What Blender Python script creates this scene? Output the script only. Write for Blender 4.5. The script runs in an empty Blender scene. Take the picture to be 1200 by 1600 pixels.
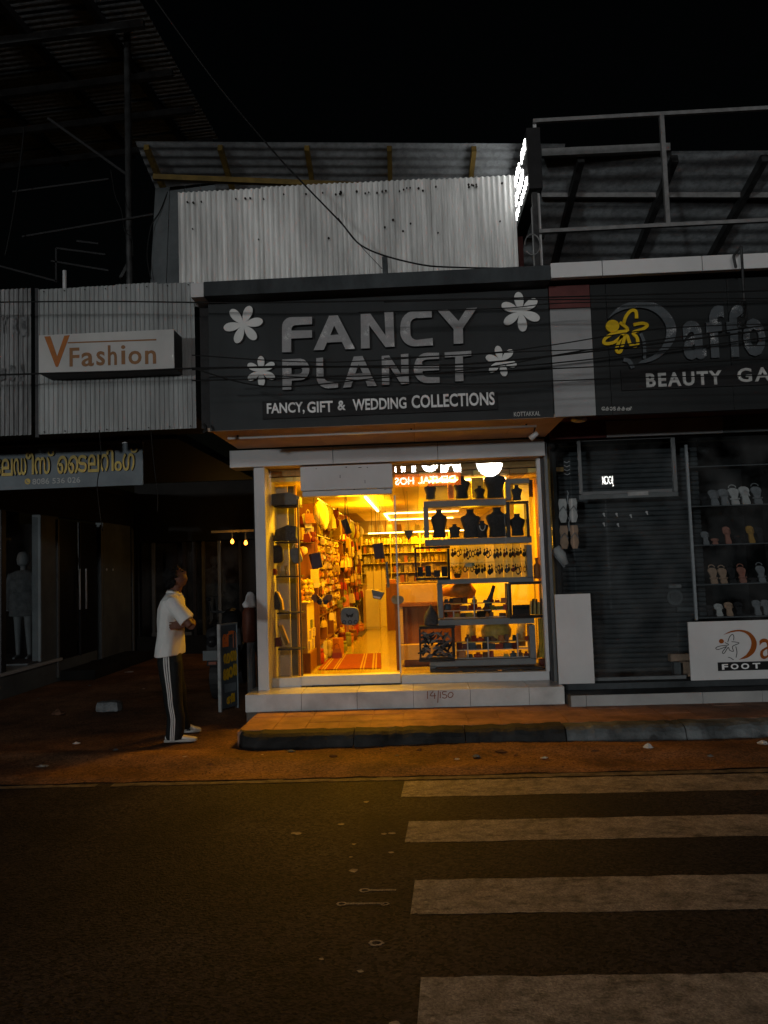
import bpy, bmesh, math, random
from mathutils import Vector, Matrix
random.seed(7)
scene = bpy.context.scene
COL = scene.collection
PI = math.pi
# ------------------------------------------------------------------ camera
F = 1200.0; EYE = 1.63
def _n(v):
    l = math.sqrt(sum(c*c for c in v)); return [c/l for c in v]
_v = _n([50, 80, 1200.0])
_u = [1, -.036, 0]; _u[2] = -(_u[0]*_v[0]+_u[1]*_v[1])/_v[2]; _u = _n(_u)
_w = [_v[1]*_u[2]-_v[2]*_u[1], _v[2]*_u[0]-_v[0]*_u[2], _v[0]*_u[1]-_v[1]*_u[0]]
if _w[1] > 0: _w = [-c for c in _w]
_M = [_u, _v, _w]
def P(px, py, Y=None, Z=None, X=None):
    """world point seen at photo pixel (px,py) on the plane Y=, Z= or X="""
    c = (px-600, py-800, F)
    d = [sum(_M[i][k]*c[k] for k in range(3)) for i in range(3)]
    t = Y/d[1] if Y is not None else ((Z-EYE)/d[2] if Z is not None else X/d[0])
    return Vector((d[0]*t, d[1]*t, d[2]*t+EYE))
cam_d = bpy.data.cameras.new('camera'); cam = bpy.data.objects.new('camera', cam_d); COL.objects.link(cam)
cam_d.sensor_width = 36; cam_d.lens = 27; cam_d.clip_end = 400; cam_d.clip_start = .05
mt = Matrix.Identity(4)
for i in range(3):
    mt[i][0] = _M[i][0]; mt[i][1] = -_M[i][1]; mt[i][2] = -_M[i][2]
mt[2][3] = EYE
cam.matrix_world = mt
scene.camera = cam
# ------------------------------------------------------------------ night sky
world = bpy.data.worlds.new('World'); scene.world = world; world.use_nodes = True
wn = world.node_tree.nodes; wl = world.node_tree.links
sky = wn.new('ShaderNodeTexSky'); sky.sky_type = 'NISHITA'; sky.sun_disc = False
sky.sun_elevation = math.radians(1.4); sky.sun_rotation = math.radians(204)
wn['Background'].inputs['Strength'].default_value = 0.0008
wl.new(sky.outputs[0], wn['Background'].inputs[0])
# added near-level light from across the street (stands for lit shopfronts there)
sd = bpy.data.lights.new('sun', 'SUN'); sd.energy = .50; sd.angle = math.radians(2.0); sd.color = (.95, 1, 1)
so = bpy.data.objects.new('sun', sd); COL.objects.link(so)
so.rotation_euler = (math.radians(88.6), 0, math.radians(-24))
scene.view_settings.view_transform = 'Standard'; scene.view_settings.look = 'None'
scene.view_settings.exposure = 0; scene.view_settings.gamma = 1
scene.cycles.use_denoising = True
scene.cycles.max_bounces = 6; scene.cycles.transparent_max_bounces = 12
scene.cycles.caustics_reflective = False; scene.cycles.caustics_refractive = False
SIGN_L = 46.0           # radiance of the lit letters across the street
LAMP = (1.0, .46, .006)
# ------------------------------------------------------------------ materials
def mat(name, col, rough=.6, var=.15, scale=6, metal=0, bump=0, bscale=60, spec=.16, stain=0, sc3=None, var2=0):
    m = bpy.data.materials.new(name); m.use_nodes = True
    nt = m.node_tree; b = nt.nodes['Principled BSDF']
    b.inputs['Roughness'].default_value = rough; b.inputs['Metallic'].default_value = metal
    b.inputs['Specular IOR Level'].default_value = spec
    tc = nt.nodes.new('ShaderNodeTexCoord'); mp = nt.nodes.new('ShaderNodeMapping')
    nt.links.new(tc.outputs['Object'], mp.inputs[0])
    if sc3: mp.inputs['Scale'].default_value = sc3
    nz = nt.nodes.new('ShaderNodeTexNoise'); nz.inputs['Scale'].default_value = scale
    nz.inputs['Detail'].default_value = 8; nz.inputs['Roughness'].default_value = .65
    nt.links.new(mp.outputs[0], nz.inputs['Vector'])
    rp = nt.nodes.new('ShaderNodeValToRGB')
    lo = [max(0, c*(1-var*1.6)) for c in col]; hi = [min(1, c*(1+var)) for c in col]
    rp.color_ramp.elements[0].position = .3; rp.color_ramp.elements[1].position = .7
    rp.color_ramp.elements[0].color = (*lo, 1); rp.color_ramp.elements[1].color = (*hi, 1)
    nt.links.new(nz.outputs['Fac'], rp.inputs[0])
    out = rp.outputs[0]
    if stain:
        n2 = nt.nodes.new('ShaderNodeTexNoise'); n2.inputs['Scale'].default_value = scale*.35
        n2.inputs['Detail'].default_value = 6; n2.inputs['Distortion'].default_value = .6
        nt.links.new(mp.outputs[0], n2.inputs['Vector'])
        r2 = nt.nodes.new('ShaderNodeValToRGB')
        r2.color_ramp.elements[0].position = .36; r2.color_ramp.elements[1].position = .56
        r2.color_ramp.elements[0].color = (1-stain, 1-stain, 1-stain, 1); r2.color_ramp.elements[1].color = (1, 1, 1, 1)
        nt.links.new(n2.outputs['Fac'], r2.inputs[0])
        mx = nt.nodes.new('ShaderNodeMix'); mx.data_type = 'RGBA'; mx.blend_type = 'MULTIPLY'; mx.inputs[0].default_value = 1
        nt.links.new(out, mx.inputs[6]); nt.links.new(r2.outputs[0], mx.inputs[7]); out = mx.outputs[2]
    nt.links.new(out, b.inputs['Base Color'])
    if bump:
        n3 = nt.nodes.new('ShaderNodeTexNoise'); n3.inputs['Scale'].default_value = bscale; n3.inputs['Detail'].default_value = 5
        nt.links.new(mp.outputs[0], n3.inputs['Vector'])
        bp = nt.nodes.new('ShaderNodeBump'); bp.inputs['Strength'].default_value = bump; bp.inputs['Distance'].default_value = .01
        nt.links.new(n3.outputs['Fac'], bp.inputs['Height']); nt.links.new(bp.outputs[0], b.inputs['Normal'])
    if var2:
        mr = nt.nodes.new('ShaderNodeMapRange'); mr.inputs['To Min'].default_value = max(.05, rough-var2); mr.inputs['To Max'].default_value = min(1, rough+var2)
        nt.links.new(nz.outputs['Fac'], mr.inputs[0]); nt.links.new(mr.outputs[0], b.inputs['Roughness'])
    return m
def emat(name, col, s):
    m = bpy.data.materials.new(name); m.use_nodes = True
    b = m.node_tree.nodes['Principled BSDF']
    b.inputs['Base Color'].default_value = (*[min(1, c) for c in col], 1)
    b.inputs['Emission Color'].default_value = (*col, 1); b.inputs['Emission Strength'].default_value = s
    return m
def glass_mat(name, tint=(1, 1, 1), dirt=.02, ior=1.5):
    m = bpy.data.materials.new(name); m.use_nodes = True; nt = m.node_tree
    for n in list(nt.nodes): nt.nodes.remove(n)
    o = nt.nodes.new('ShaderNodeOutputMaterial'); t = nt.nodes.new('ShaderNodeBsdfTransparent'); t.inputs[0].default_value = (*tint, 1)
    g = nt.nodes.new('ShaderNodeBsdfGlossy'); g.inputs['Roughness'].default_value = 0.0
    # Schlick reflectance from the facing ratio, the same on both faces of the pane
    lw = nt.nodes.new('ShaderNodeLayerWeight'); lw.inputs['Blend'].default_value = .5
    pw = nt.nodes.new('ShaderNodeMath'); pw.operation = 'POWER'; pw.inputs[1].default_value = 5; nt.links.new(lw.outputs['Facing'], pw.inputs[0])
    f = nt.nodes.new('ShaderNodeMath'); f.operation = 'MULTIPLY_ADD'; f.inputs[1].default_value = .95; f.inputs[2].default_value = .05; nt.links.new(pw.outputs[0], f.inputs[0])
    ad = nt.nodes.new('ShaderNodeMath'); ad.operation = 'MULTIPLY'; ad.inputs[1].default_value = 1.0
    mx = nt.nodes.new('ShaderNodeMixShader'); nt.links.new(f.outputs[0], ad.inputs[0]); nt.links.new(ad.outputs[0], mx.inputs[0])
    nt.links.new(t.outputs[0], mx.inputs[1]); nt.links.new(g.outputs[0], mx.inputs[2])
    d = nt.nodes.new('ShaderNodeBsdfDiffuse'); d.inputs[0].default_value = (.5, .5, .5, 1)
    nz = nt.nodes.new('ShaderNodeTexNoise'); nz.inputs['Scale'].default_value = 3; nz.inputs['Detail'].default_value = 6
    tc = nt.nodes.new('ShaderNodeTexCoord'); nt.links.new(tc.outputs['Object'], nz.inputs['Vector'])
    mr = nt.nodes.new('ShaderNodeMapRange'); mr.inputs[1].default_value = .4; mr.inputs[2].default_value = .8; mr.inputs[3].default_value = 0; mr.inputs[4].default_value = dirt*2
    nt.links.new(nz.outputs['Fac'], mr.inputs[0])
    m2 = nt.nodes.new('ShaderNodeMixShader'); nt.links.new(mr.outputs[0], m2.inputs[0]); nt.links.new(mx.outputs[0], m2.inputs[1]); nt.links.new(d.outputs[0], m2.inputs[2])
    nt.links.new(m2.outputs[0], o.inputs[0])
    return m
def streak_mat(name, col, rough, metal, dark=.45):
    """painted/galvanised sheet with vertical rain streaks and rust specks"""
    m = mat(name, col, rough, .12, 3, metal, .15, 90, stain=.25, sc3=(1, 1, .25))
    nt = m.node_tree; b = nt.nodes['Principled BSDF']
    src = b.inputs['Base Color'].links[0].from_socket
    tc = nt.nodes.new('ShaderNodeTexCoord'); mp = nt.nodes.new('ShaderNodeMapping'); mp.inputs['Scale'].default_value = (9, 9, .7)
    nt.links.new(tc.outputs['Object'], mp.inputs[0])
    nz = nt.nodes.new('ShaderNodeTexNoise'); nz.inputs['Scale'].default_value = 1.6; nz.inputs['Detail'].default_value = 9; nz.inputs['Roughness'].default_value = .7
    nt.links.new(mp.outputs[0], nz.inputs['Vector'])
    r = nt.nodes.new('ShaderNodeValToRGB'); r.color_ramp.elements[0].position = .38; r.color_ramp.elements[1].position = .58
    r.color_ramp.elements[0].color = (1-dark, 1-dark, 1-dark, 1)
    nt.links.new(nz.outputs['Fac'], r.inputs[0])
    mx = nt.nodes.new('ShaderNodeMix'); mx.data_type = 'RGBA'; mx.blend_type = 'MULTIPLY'; mx.inputs[0].default_value = 1
    nt.links.new(src, mx.inputs[6]); nt.links.new(r.outputs[0], mx.inputs[7]); nt.links.new(mx.outputs[2], b.inputs['Base Color'])
    return m
def glitter_mat(name, base, hi):  # sparkle glints painted as random pale specks in the base colour
    m = mat(name, base, .5, .1, 20)
    nt = m.node_tree; b = nt.nodes['Principled BSDF']; src = b.inputs['Base Color'].links[0].from_socket
    tc = nt.nodes.new('ShaderNodeTexCoord')
    n1 = nt.nodes.new('ShaderNodeTexNoise'); n1.inputs['Scale'].default_value = 240; n1.inputs['Detail'].default_value = 2
    n2 = nt.nodes.new('ShaderNodeTexNoise'); n2.inputs['Scale'].default_value = 9
    for n in (n1, n2): nt.links.new(tc.outputs['Object'], n.inputs['Vector'])
    ml = nt.nodes.new('ShaderNodeMath'); ml.operation = 'MULTIPLY'; nt.links.new(n1.outputs['Fac'], ml.inputs[0]); nt.links.new(n2.outputs['Fac'], ml.inputs[1])
    r = nt.nodes.new('ShaderNodeValToRGB'); r.color_ramp.elements[0].position = .365; r.color_ramp.elements[1].position = .41
    nt.links.new(ml.outputs[0], r.inputs[0])
    mx = nt.nodes.new('ShaderNodeMix'); mx.data_type = 'RGBA'; nt.links.new(r.outputs[0], mx.inputs[0])
    nt.links.new(src, mx.inputs[6]); mx.inputs[7].default_value = (*hi, 1); nt.links.new(mx.outputs[2], b.inputs['Base Color'])
    return m
M = {}
M['asphalt'] = mat('asphalt', (.022, .0172, .0160), .8, .4, 1.3, 0, 1.0, 70, spec=.2, stain=.55)
# speckled aggregate
def aggregate(m, lo, hi, scale=140):
    nt = m.node_tree; b = nt.nodes['Principled BSDF']; src = b.inputs['Base Color'].links[0].from_socket
    tc = nt.nodes.new('ShaderNodeTexCoord'); n1 = nt.nodes.new('ShaderNodeTexVoronoi'); n1.inputs['Scale'].default_value = scale
    nt.links.new(tc.outputs['Object'], n1.inputs['Vector'])
    r = nt.nodes.new('ShaderNodeValToRGB'); r.color_ramp.elements[0].color = (lo, lo, lo, 1); r.color_ramp.elements[1].color = (hi, hi, hi, 1)
    sp = nt.nodes.new('ShaderNodeSeparateColor'); nt.links.new(n1.outputs['Color'], sp.inputs[0]); nt.links.new(sp.outputs[0], r.inputs[0])
    mx = nt.nodes.new('ShaderNodeMix'); mx.data_type = 'RGBA'; mx.blend_type = 'MULTIPLY'; mx.inputs[0].default_value = 1
    nt.links.new(src, mx.inputs[6]); nt.links.new(r.outputs[0], mx.inputs[7]); nt.links.new(mx.outputs[2], b.inputs['Base Color'])
aggregate(M['asphalt'], .05, 2.4, 62)
M['paint'] = mat('road_paint', (.36, .31, .25), .7, .3, 14, 0, .8, 110, stain=.35, spec=.2)
aggregate(M['paint'], .6, 1.15, 120)
def worn(m, base, sc, lo, hi):
    nt = m.node_tree; b = nt.nodes['Principled BSDF']; src = b.inputs['Base Color'].links[0].from_socket
    tc = nt.nodes.new('ShaderNodeTexCoord'); mp = nt.nodes.new('ShaderNodeMapping'); mp.inputs['Scale'].default_value = (.45, 1, 1)
    nt.links.new(tc.outputs['Object'], mp.inputs[0]); n1 = nt.nodes.new('ShaderNodeTexNoise'); n1.inputs['Scale'].default_value = sc; n1.inputs['Detail'].default_value = 12; n1.inputs['Roughness'].default_value = .75
    n2 = nt.nodes.new('ShaderNodeTexNoise'); n2.inputs['Scale'].default_value = 2.2; n2.inputs['Detail'].default_value = 4
    nt.links.new(mp.outputs[0], n1.inputs['Vector']); nt.links.new(tc.outputs['Object'], n2.inputs['Vector'])
    ad = nt.nodes.new('ShaderNodeMath'); ad.operation = 'MULTIPLY_ADD'; ad.inputs[1].default_value = .55; nt.links.new(n2.outputs['Fac'], ad.inputs[0]); nt.links.new(n1.outputs['Fac'], ad.inputs[2])
    r = nt.nodes.new('ShaderNodeValToRGB'); r.color_ramp.elements[0].position = lo; r.color_ramp.elements[1].position = hi; nt.links.new(ad.outputs[0], r.inputs[0])
    mx = nt.nodes.new('ShaderNodeMix'); mx.data_type = 'RGBA'; nt.links.new(r.outputs[0], mx.inputs[0]); mx.inputs[6].default_value = (*base, 1); nt.links.new(src, mx.inputs[7]); nt.links.new(mx.outputs[2], b.inputs['Base Color'])
worn(M['paint'], (.06, .048, .036), 16, .60, .74)
M['edge_paint'] = mat('worn_edge_paint', (.19, .16, .12), .8, .4, 10, 0, .5, 110, stain=.35)
M['dirt'] = mat('red_dirt', (.21, .108, .055), .9, .4, 1.6, 0, 1, 45, stain=.45, spec=.2)
aggregate(M['dirt'], .6, 1.5, 70)
M['paver'] = mat('red_paving', (.30, .165, .11), .75, .25, 5, 0, .5, 60, stain=.4)
M['kerb'] = mat('kerb_concrete', (.030, .031, .031), .85, .4, 3.5, 0, .9, 35, stain=.6)
M['kerb_pale'] = mat('pale_kerb_concrete', (.13, .145, .15), .85, .35, 5, 0, 1, 30, stain=.55)
M['tile'] = mat('white_tile', (.50, .51, .50), .22, .10, 5, 0, 0, stain=.30, var2=.08, spec=.4)
M['grout'] = mat('grout', (.10, .09, .08), .9, .2, 20)
M['acp'] = mat('grey_composite_panel', (.48, .485, .49), .38, .06, 1.5, stain=.16)
M['acp_white'] = mat('white_panel', (.58, .58, .58), .4, .05, 2, stain=.12)
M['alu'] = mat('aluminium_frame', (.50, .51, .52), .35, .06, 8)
M['dark_panel'] = mat('dark_sign_panel', (.021, .025, .027), .5, .18, 2.2, stain=.35, sc3=(1, 1, .5))
M['dark_panel2'] = mat('charcoal_sign_panel', (.016, .0185, .0195), .5, .15, 2.2, stain=.3)
M['cornice'] = mat('cornice_cement', (.055, .063, .068), .8, .35, 2.5, 0, .4, 20, stain=.4, sc3=(1, 1, .5))
M['dark_metal'] = mat('dark_metal', (.03, .03, .032), .5, .2, 12)
M['black'] = mat('matt_black', (.015, .015, .016), .6, .2, 12)
M['black_gloss'] = mat('black_gloss', (.012, .012, .013), .25, .2, 12)
M['sheet'] = streak_mat('galvanised_sheet', (.74, .745, .73), .5, .0, .30)
M['sheet2'] = streak_mat('painted_sheet', (.31, .325, .325), .5, .1, .25)
M['sheet_old'] = streak_mat('weathered_sheet', (.26, .265, .27), .55, .1, .6)
M['roof'] = streak_mat('roof_sheet', (.34, .37, .39), .5, .2, .4)
M['roof_mid'] = streak_mat('mid_roof_sheet', (.22, .235, .245), .55, .1, .35)
M['roof_dark'] = streak_mat('old_roof_sheet', (.22, .24, .25), .55, .2, .5)
M['sidewall'] = mat('grey_side_sheet', (.085, .095, .10), .6, .2, 3, stain=.3)
M['yellow_wood'] = mat('yellow_beam', (.13, .085, .02), .6, .25, 6, stain=.4)
M['steel'] = mat('galvanised_pipe', (.22, .22, .22), .4, .2, 14, .3)
M['steel_dark'] = mat('old_steel', (.045, .046, .047), .5, .3, 14, .3, stain=.4)
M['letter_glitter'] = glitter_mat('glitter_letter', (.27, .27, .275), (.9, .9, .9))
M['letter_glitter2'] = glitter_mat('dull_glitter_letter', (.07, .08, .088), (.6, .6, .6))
M['letter_white'] = mat('white_letter', (.75, .75, .75), .4, .05, 8)
M['letter_dim'] = mat('dim_white_letter', (.42, .42, .40), .5, .12, 10)
M['flower'] = mat('white_acrylic', (.60, .61, .60), .4, .08, 5, stain=.1)
M['side_black'] = M['black']
M['orange_letter'] = mat('orange_brown_letter', (.30, .10, .018), .5, .12, 10)
M['tan_letter'] = mat('tan_letter', (.21, .10, .04), .5, .12, 10)
M['yellow_letter'] = mat('ochre_letter', (.46, .34, .09), .5, .15, 12)
M['yellow'] = mat('yellow_acrylic', (.62, .40, .008), .45, .08, 10)
M['brown_print'] = mat('brown_print', (.26, .065, .008), .5, .05, 10)
M['black_print'] = mat('black_print', (.012, .012, .012), .5, .05, 10)
M['signboard'] = mat('grey_blue_board', (.15, .18, .20), .5, .15, 3, stain=.3)
M['box_white'] = mat('white_box_sign', (.44, .44, .43), .5, .06, 2.5, stain=.15)
M['maroon'] = mat('maroon_panel', (.10, .03, .028), .5, .2, 4, stain=.3)
M['soffit'] = mat('soffit_board', (.42, .30, .22), .6, .12, 3, stain=.2)
M['wood'] = mat('brown_laminate', (.15, .058, .007), .4, .25, 3, sc3=(6, 6, .6))
M['wood_light'] = mat('beige_laminate', (.36, .235, .06), .4, .1, 3)
M['cream'] = mat('cream_laminate', (.50, .42, .13), .45, .08, 3)
M['floor_tile'] = mat('cream_floor_tile', (.31, .235, .035), .16, .07, 1.5, var2=.05, spec=.5)
M['ceil_a'] = mat('ceiling_board_pale', (.80, .64, .20), .5, .1, 3)
M['ceil_b'] = mat('ceiling_board_brown', (.36, .22, .07), .5, .15, 3)
M['wall_in'] = mat('cream_wall', (.36, .27, .11), .7, .1, 2)
M['frame_grey'] = mat('grey_display_frame', (.20, .215, .23), .5, .08, 6)
M['velvet'] = mat('black_velvet', (.026, .028, .032), .8, .25, 30, spec=.2)
M['fur'] = mat('grey_fabric', (.06, .063, .07), .9, .3, 40, 0, .6, 80)
M['bag_grey'] = mat('grey_bag', (.11, .12, .13), .6, .2, 10)
M['bag_plum'] = mat('plum_bag', (.05, .035, .045), .6, .2, 10)
M['rug_red'] = mat('red_rug', (.17, .030, .006), .9, .25, 40, 0, .5, 90)
M['rug_yellow'] = mat('yellow_rug_band', (.30, .20, .04), .9, .2, 40, 0, .5, 90)
M['teal'] = mat('teal_plastic', (.12, .42, .36), .4, .1, 10)
M['skin'] = mat('skin', (.11, .048, .03), .5, .12, 12, 0, .1, 200)
M['hair'] = mat('black_hair', (.005, .0045, .0045), .6, .3, 60, 0, 1, 180)
M['shirt'] = mat('white_shirt', (.56, .57, .56), .85, .06, 7, 0, 1.0, 8)
M['trouser'] = mat('black_track_fabric', (.009, .0105, .011), .7, .25, 10, 0, 1.0, 9)
M['stripe'] = mat('white_stripe', (.52, .52, .51), .7, .08, 14)
M['shoe'] = mat('white_canvas', (.55, .53, .49), .7, .12, 14, 0, .2, 120)
M['dark_wall'] = mat('dark_wall', (.025, .026, .026), .8, .25, 2, stain=.4)
M['black_wall'] = mat('near_black_wall', (.014, .0135, .013), .8, .25, 2, stain=.4)  # near-black wall colour with random blotches
M['column'] = mat('grey_column', (.12, .135, .14), .55, .15, 3, stain=.25)
M['mannequin'] = mat('mannequin', (.13, .14, .145), .5, .1, 8)
M['coat'] = mat('grey_coat', (.075, .082, .086), .85, .3, 12, 0, .5, 30)
M['shutter'] = mat('shutter_paint', (.085, .095, .10), .5, .25, 3, stain=.4)
M['paper'] = mat('white_paper', (.5, .5, .48), .8, .2, 30)
M['stone'] = mat('grey_stone', (.13, .14, .145), .9, .3, 12, 0, .8, 40)
M['clod'] = mat('brown_clod', (.10, .05, .03), .9, .3, 16, 0, .8, 40)
M['brown_leather'] = mat('brown_cover', (.07, .022, .012), .55, .2, 10)
M['tail_red'] = mat('red_reflector', (.14, .03, .01), .3, .1, 10)
M['board_blue'] = mat('slate_board', (.06, .075, .09), .5, .2, 6)
M['ink_red'] = mat('red_marker', (.20, .07, .04), .8, .3, 40)
M['orange_ink'] = mat('orange_letter', (.60, .15, .03), .5, .1, 12)
M['yel_ink'] = mat('yellow_print', (.55, .34, .01), .5, .1, 12)
M['screw'] = mat('rusty_bolt', (.02, .015, .012), .8, .2, 30)
M['cable'] = mat('cable_rubber', (.008, .008, .008), .6, .1, 20)
M['glass'] = glass_mat('clear_glass', (.96, .96, .95), .015)
M['glass_dark'] = glass_mat('shop_glass', (.85, .87, .88), .025)
M['tube_off'] = mat('white_tube', (.6, .6, .6), .3, .03, 10)
M['lit_white'] = emat('lit_letter', (1, .99, .97), SIGN_L)
M['lit_orange'] = emat('lit_orange_strip', (1, .16, .005), 6.0)
M['lit_small'] = emat('lit_small_letter', (1, .97, .92), 16.0)
M['led_tube'] = emat('led_tube', (1.0, .62, .20), 14.0)
M['side_led'] = emat('side_sign_letter', (1, 1, .98), 20.0)
M['bulb'] = emat('warm_bulb', (1, .36, .04), 5.0)
pal = {}
for k, c in dict(cream=(.75, .62, .38), gold=(.62, .45, .12), yellow=(.75, .55, .08), orange=(.62, .22, .05), red=(.45, .06, .03),
                 brown=(.20, .08, .03), white=(.75, .72, .66), olive=(.26, .28, .07), green=(.12, .26, .09), dark=(.035, .03, .028),
                 pink=(.62, .30, .25), teal=(.10, .28, .26), maroon=(.18, .03, .03), blue=(.08, .12, .22)).items():
    pal[k] = mat('goods_'+k, (c[0]*.62, c[1]*.60, c[2]*.40), .45, .25, 18)
# ------------------------------------------------------------------ mesh helpers
class MB:
    def __init__(s): s.v = []; s.f = []; s.m = []; s.cur = 0
    def add(s, vs, fs):
        n = len(s.v); s.v += [tuple(p) for p in vs]
        for f in fs: s.f.append([n+i for i in f]); s.m.append(s.cur)
        return s
    def box(s, x0, x1, y0, y1, z0, z1):
        if x0 > x1: x0, x1 = x1, x0
        if y0 > y1: y0, y1 = y1, y0
        if z0 > z1: z0, z1 = z1, z0
        return s.add([(x0,y0,z0),(x1,y0,z0),(x1,y1,z0),(x0,y1,z0),(x0,y0,z1),(x1,y0,z1),(x1,y1,z1),(x0,y1,z1)],
                     [(0,3,2,1),(4,5,6,7),(0,1,5,4),(1,2,6,5),(2,3,7,6),(3,0,4,7)])
    def obox(s, c, ax, ay, az):
        c, ax, ay, az = Vector(c), Vector(ax), Vector(ay), Vector(az)
        vs = [c+ax*a+ay*b+az*d for d in (-1, 1) for (a, b) in ((-1,-1),(1,-1),(1,1),(-1,1))]
        return s.add(vs, [(0,3,2,1),(4,5,6,7),(0,1,5,4),(1,2,6,5),(2,3,7,6),(3,0,4,7)])
    def bar(s, p, q, w, h):
        p, q = Vector(p), Vector(q); d = (q-p); L = d.length; d = d/L
        up = Vector((0,0,1)) if abs(d.z) < .9 else Vector((0,1,0))
        a = d.cross(up).normalized(); b = a.cross(d)
        return s.obox((p+q)/2, a*w/2, d*L/2, b*h/2)
    def loft(s, rings, cap=True, closed=True):
        n = len(rings[0]); vs = [p for r in rings for p in r]; fs = []
        for i in range(len(rings)-1):
            for j in range(n if closed else n-1):
                a = i*n+j; b = i*n+(j+1) % n; fs.append((a, b, b+n, a+n))
        if cap and closed:
            fs.append(tuple(reversed(range(n)))); fs.append(tuple((len(rings)-1)*n+i for i in range(n)))
        return s.add(vs, fs)
    def tube(s, pts, r, n=6, cap=True):
        pts = [Vector(p) for p in pts]; rs = r if isinstance(r, (list, tuple)) else [r]*len(pts)
        rings = []; pa = None
        for i, p in enumerate(pts):
            d = (pts[min(i+1, len(pts)-1)]-pts[max(i-1, 0)]).normalized()
            if pa is None:
                up = Vector((0,0,1)) if abs(d.z) < .9 else Vector((1,0,0)); a = d.cross(up).normalized()
            else: a = (pa-d*pa.dot(d)).normalized()
            pa = a; b = d.cross(a)
            rings.append([p+a*rs[i]*math.cos(t*2*PI/n)+b*rs[i]*math.sin(t*2*PI/n) for t in range(n)])
        return s.loft(rings, cap)
    def lathe(s, prof, c, n=12, sx=1, sy=1):
        c = Vector(c); rings = [[c+Vector((r*sx*math.cos(t*2*PI/n), r*sy*math.sin(t*2*PI/n), z)) for t in range(n)] for r, z in prof]
        return s.loft(rings)
    def prism(s, poly, y0, y1):
        n = len(poly); vs = [(x, y0, z) for x, z in poly]+[(x, y1, z) for x, z in poly]
        a = sum(poly[i][0]*poly[(i+1) % n][1]-poly[(i+1) % n][0]*poly[i][1] for i in range(n))
        fs = [tuple(range(n)), tuple(reversed(range(n, 2*n)))]+[(i, i+n, (i+1) % n+n, (i+1) % n) for i in range(n)]
        if a < 0: fs = [tuple(reversed(f)) for f in fs]
        return s.add(vs, fs)
    def quad(s, a, b, c, d): return s.add([a, b, c, d], [(0,1,2,3)])
    def mesh(s, name, mats, off=(0,0,0), smooth=False):
        me = bpy.data.meshes.new(name); o = Vector(off)
        me.from_pydata([tuple(Vector(p)-o) for p in s.v], [], s.f)
        for m_ in (mats if isinstance(mats, (list, tuple)) else [mats]): me.materials.append(m_)
        if len(me.polygons) == len(s.m): me.polygons.foreach_set('material_index', s.m)
        if smooth: me.polygons.foreach_set('use_smooth', [True]*len(me.polygons))
        me.update(); return me
def wloc(o):
    v = Vector((0,0,0))
    while o: v += o.location; o = o.parent
    return v
def tag(o, label=None, cat=None, group=None, kind=None):
    if label: o['label'] = label
    if cat: o['category'] = cat
    if group: o['group'] = group
    if kind: o['kind'] = kind
    return o
def build(mb, name, m, parent=None, bev=0, smooth=False, **kw):
    off = wloc(parent) if parent else Vector((0,0,0))
    if not parent:   # origin at the base of the thing
        xs = [p[0] for p in mb.v]; ys = [p[1] for p in mb.v]; zs = [p[2] for p in mb.v]
        off = Vector(((min(xs)+max(xs))/2, (min(ys)+max(ys))/2, min(zs)))
    me = mb.mesh(name, m, off, smooth)
    o = bpy.data.objects.new(name, me); COL.objects.link(o)
    if parent: o.parent = parent
    else: o.location = off
    if bev:
        b = o.modifiers.new('bevel', 'BEVEL'); b.width = bev; b.segments = 2; b.limit_method = 'ANGLE'
    return tag(o, **kw)
def thing(name, label, cat, loc=(0,0,0), group=None):
    o = bpy.data.objects.new(name, None); COL.objects.link(o); o.location = loc; o.empty_display_size = .2
    return tag(o, label, cat, group)
def box(name, m, parent, x0, x1, y0, y1, z0, z1, bev=0, **kw):
    return build(MB().box(x0, x1, y0, y1, z0, z1), name, m, parent, bev, **kw)
def pbox(name, m, parent, px0, py0, px1, py1, Y, t, bev=0, **kw):
    xm, ym = (px0+px1)/2, (py0+py1)/2
    return box(name, m, parent, P(px0, ym, Y=Y).x, P(px1, ym, Y=Y).x, Y, Y+t, P(xm, py0, Y=Y).z, P(xm, py1, Y=Y).z, bev, **kw)
def prect(px0, py0, px1, py1, Y):
    xm, ym = (px0+px1)/2, (py0+py1)/2
    return P(px0, ym, Y=Y).x, P(px1, ym, Y=Y).x, P(xm, py1, Y=Y).z, P(xm, py0, Y=Y).z
def copy_tree(o, parent=None, **kw):
    c = o.copy(); COL.objects.link(c)
    if parent: c.parent = parent
    for ch in list(o.children): copy_tree(ch, c)
    if kw: tag(c, **kw)
    return c
def reg(px, py, n=0): return (px, py)
# --- flat shapes with holes -> extruded meshes
def shape_mesh(loops, thick, bevel=0):
    cu = bpy.data.curves.new('shape', 'CURVE'); cu.dimensions = '2D'; cu.fill_mode = 'BOTH'; cu.extrude = thick/2; cu.bevel_depth = bevel
    for lp in loops:
        sp = cu.splines.new('POLY'); sp.points.add(len(lp)-1)
        for i, (x, z) in enumerate(lp): sp.points[i].co = (x, z, 0, 1)
        sp.use_cyclic_u = True
    ob = bpy.data.objects.new('shape', cu); COL.objects.link(ob)
    dg = bpy.context.evaluated_depsgraph_get(); me = bpy.data.meshes.new_from_object(ob.evaluated_get(dg))
    bpy.data.objects.remove(ob); bpy.data.curves.remove(cu)
    for v in me.vertices: v.co = (v.co.x, -v.co.z, v.co.y)     # front faces -Y
    return me
def add_mats(me, front, side=None):
    me.materials.clear(); me.materials.append(front)
    if side:
        me.materials.append(side)
        for p in me.polygons: p.material_index = 0 if p.normal.y < -.5 else 1
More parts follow.
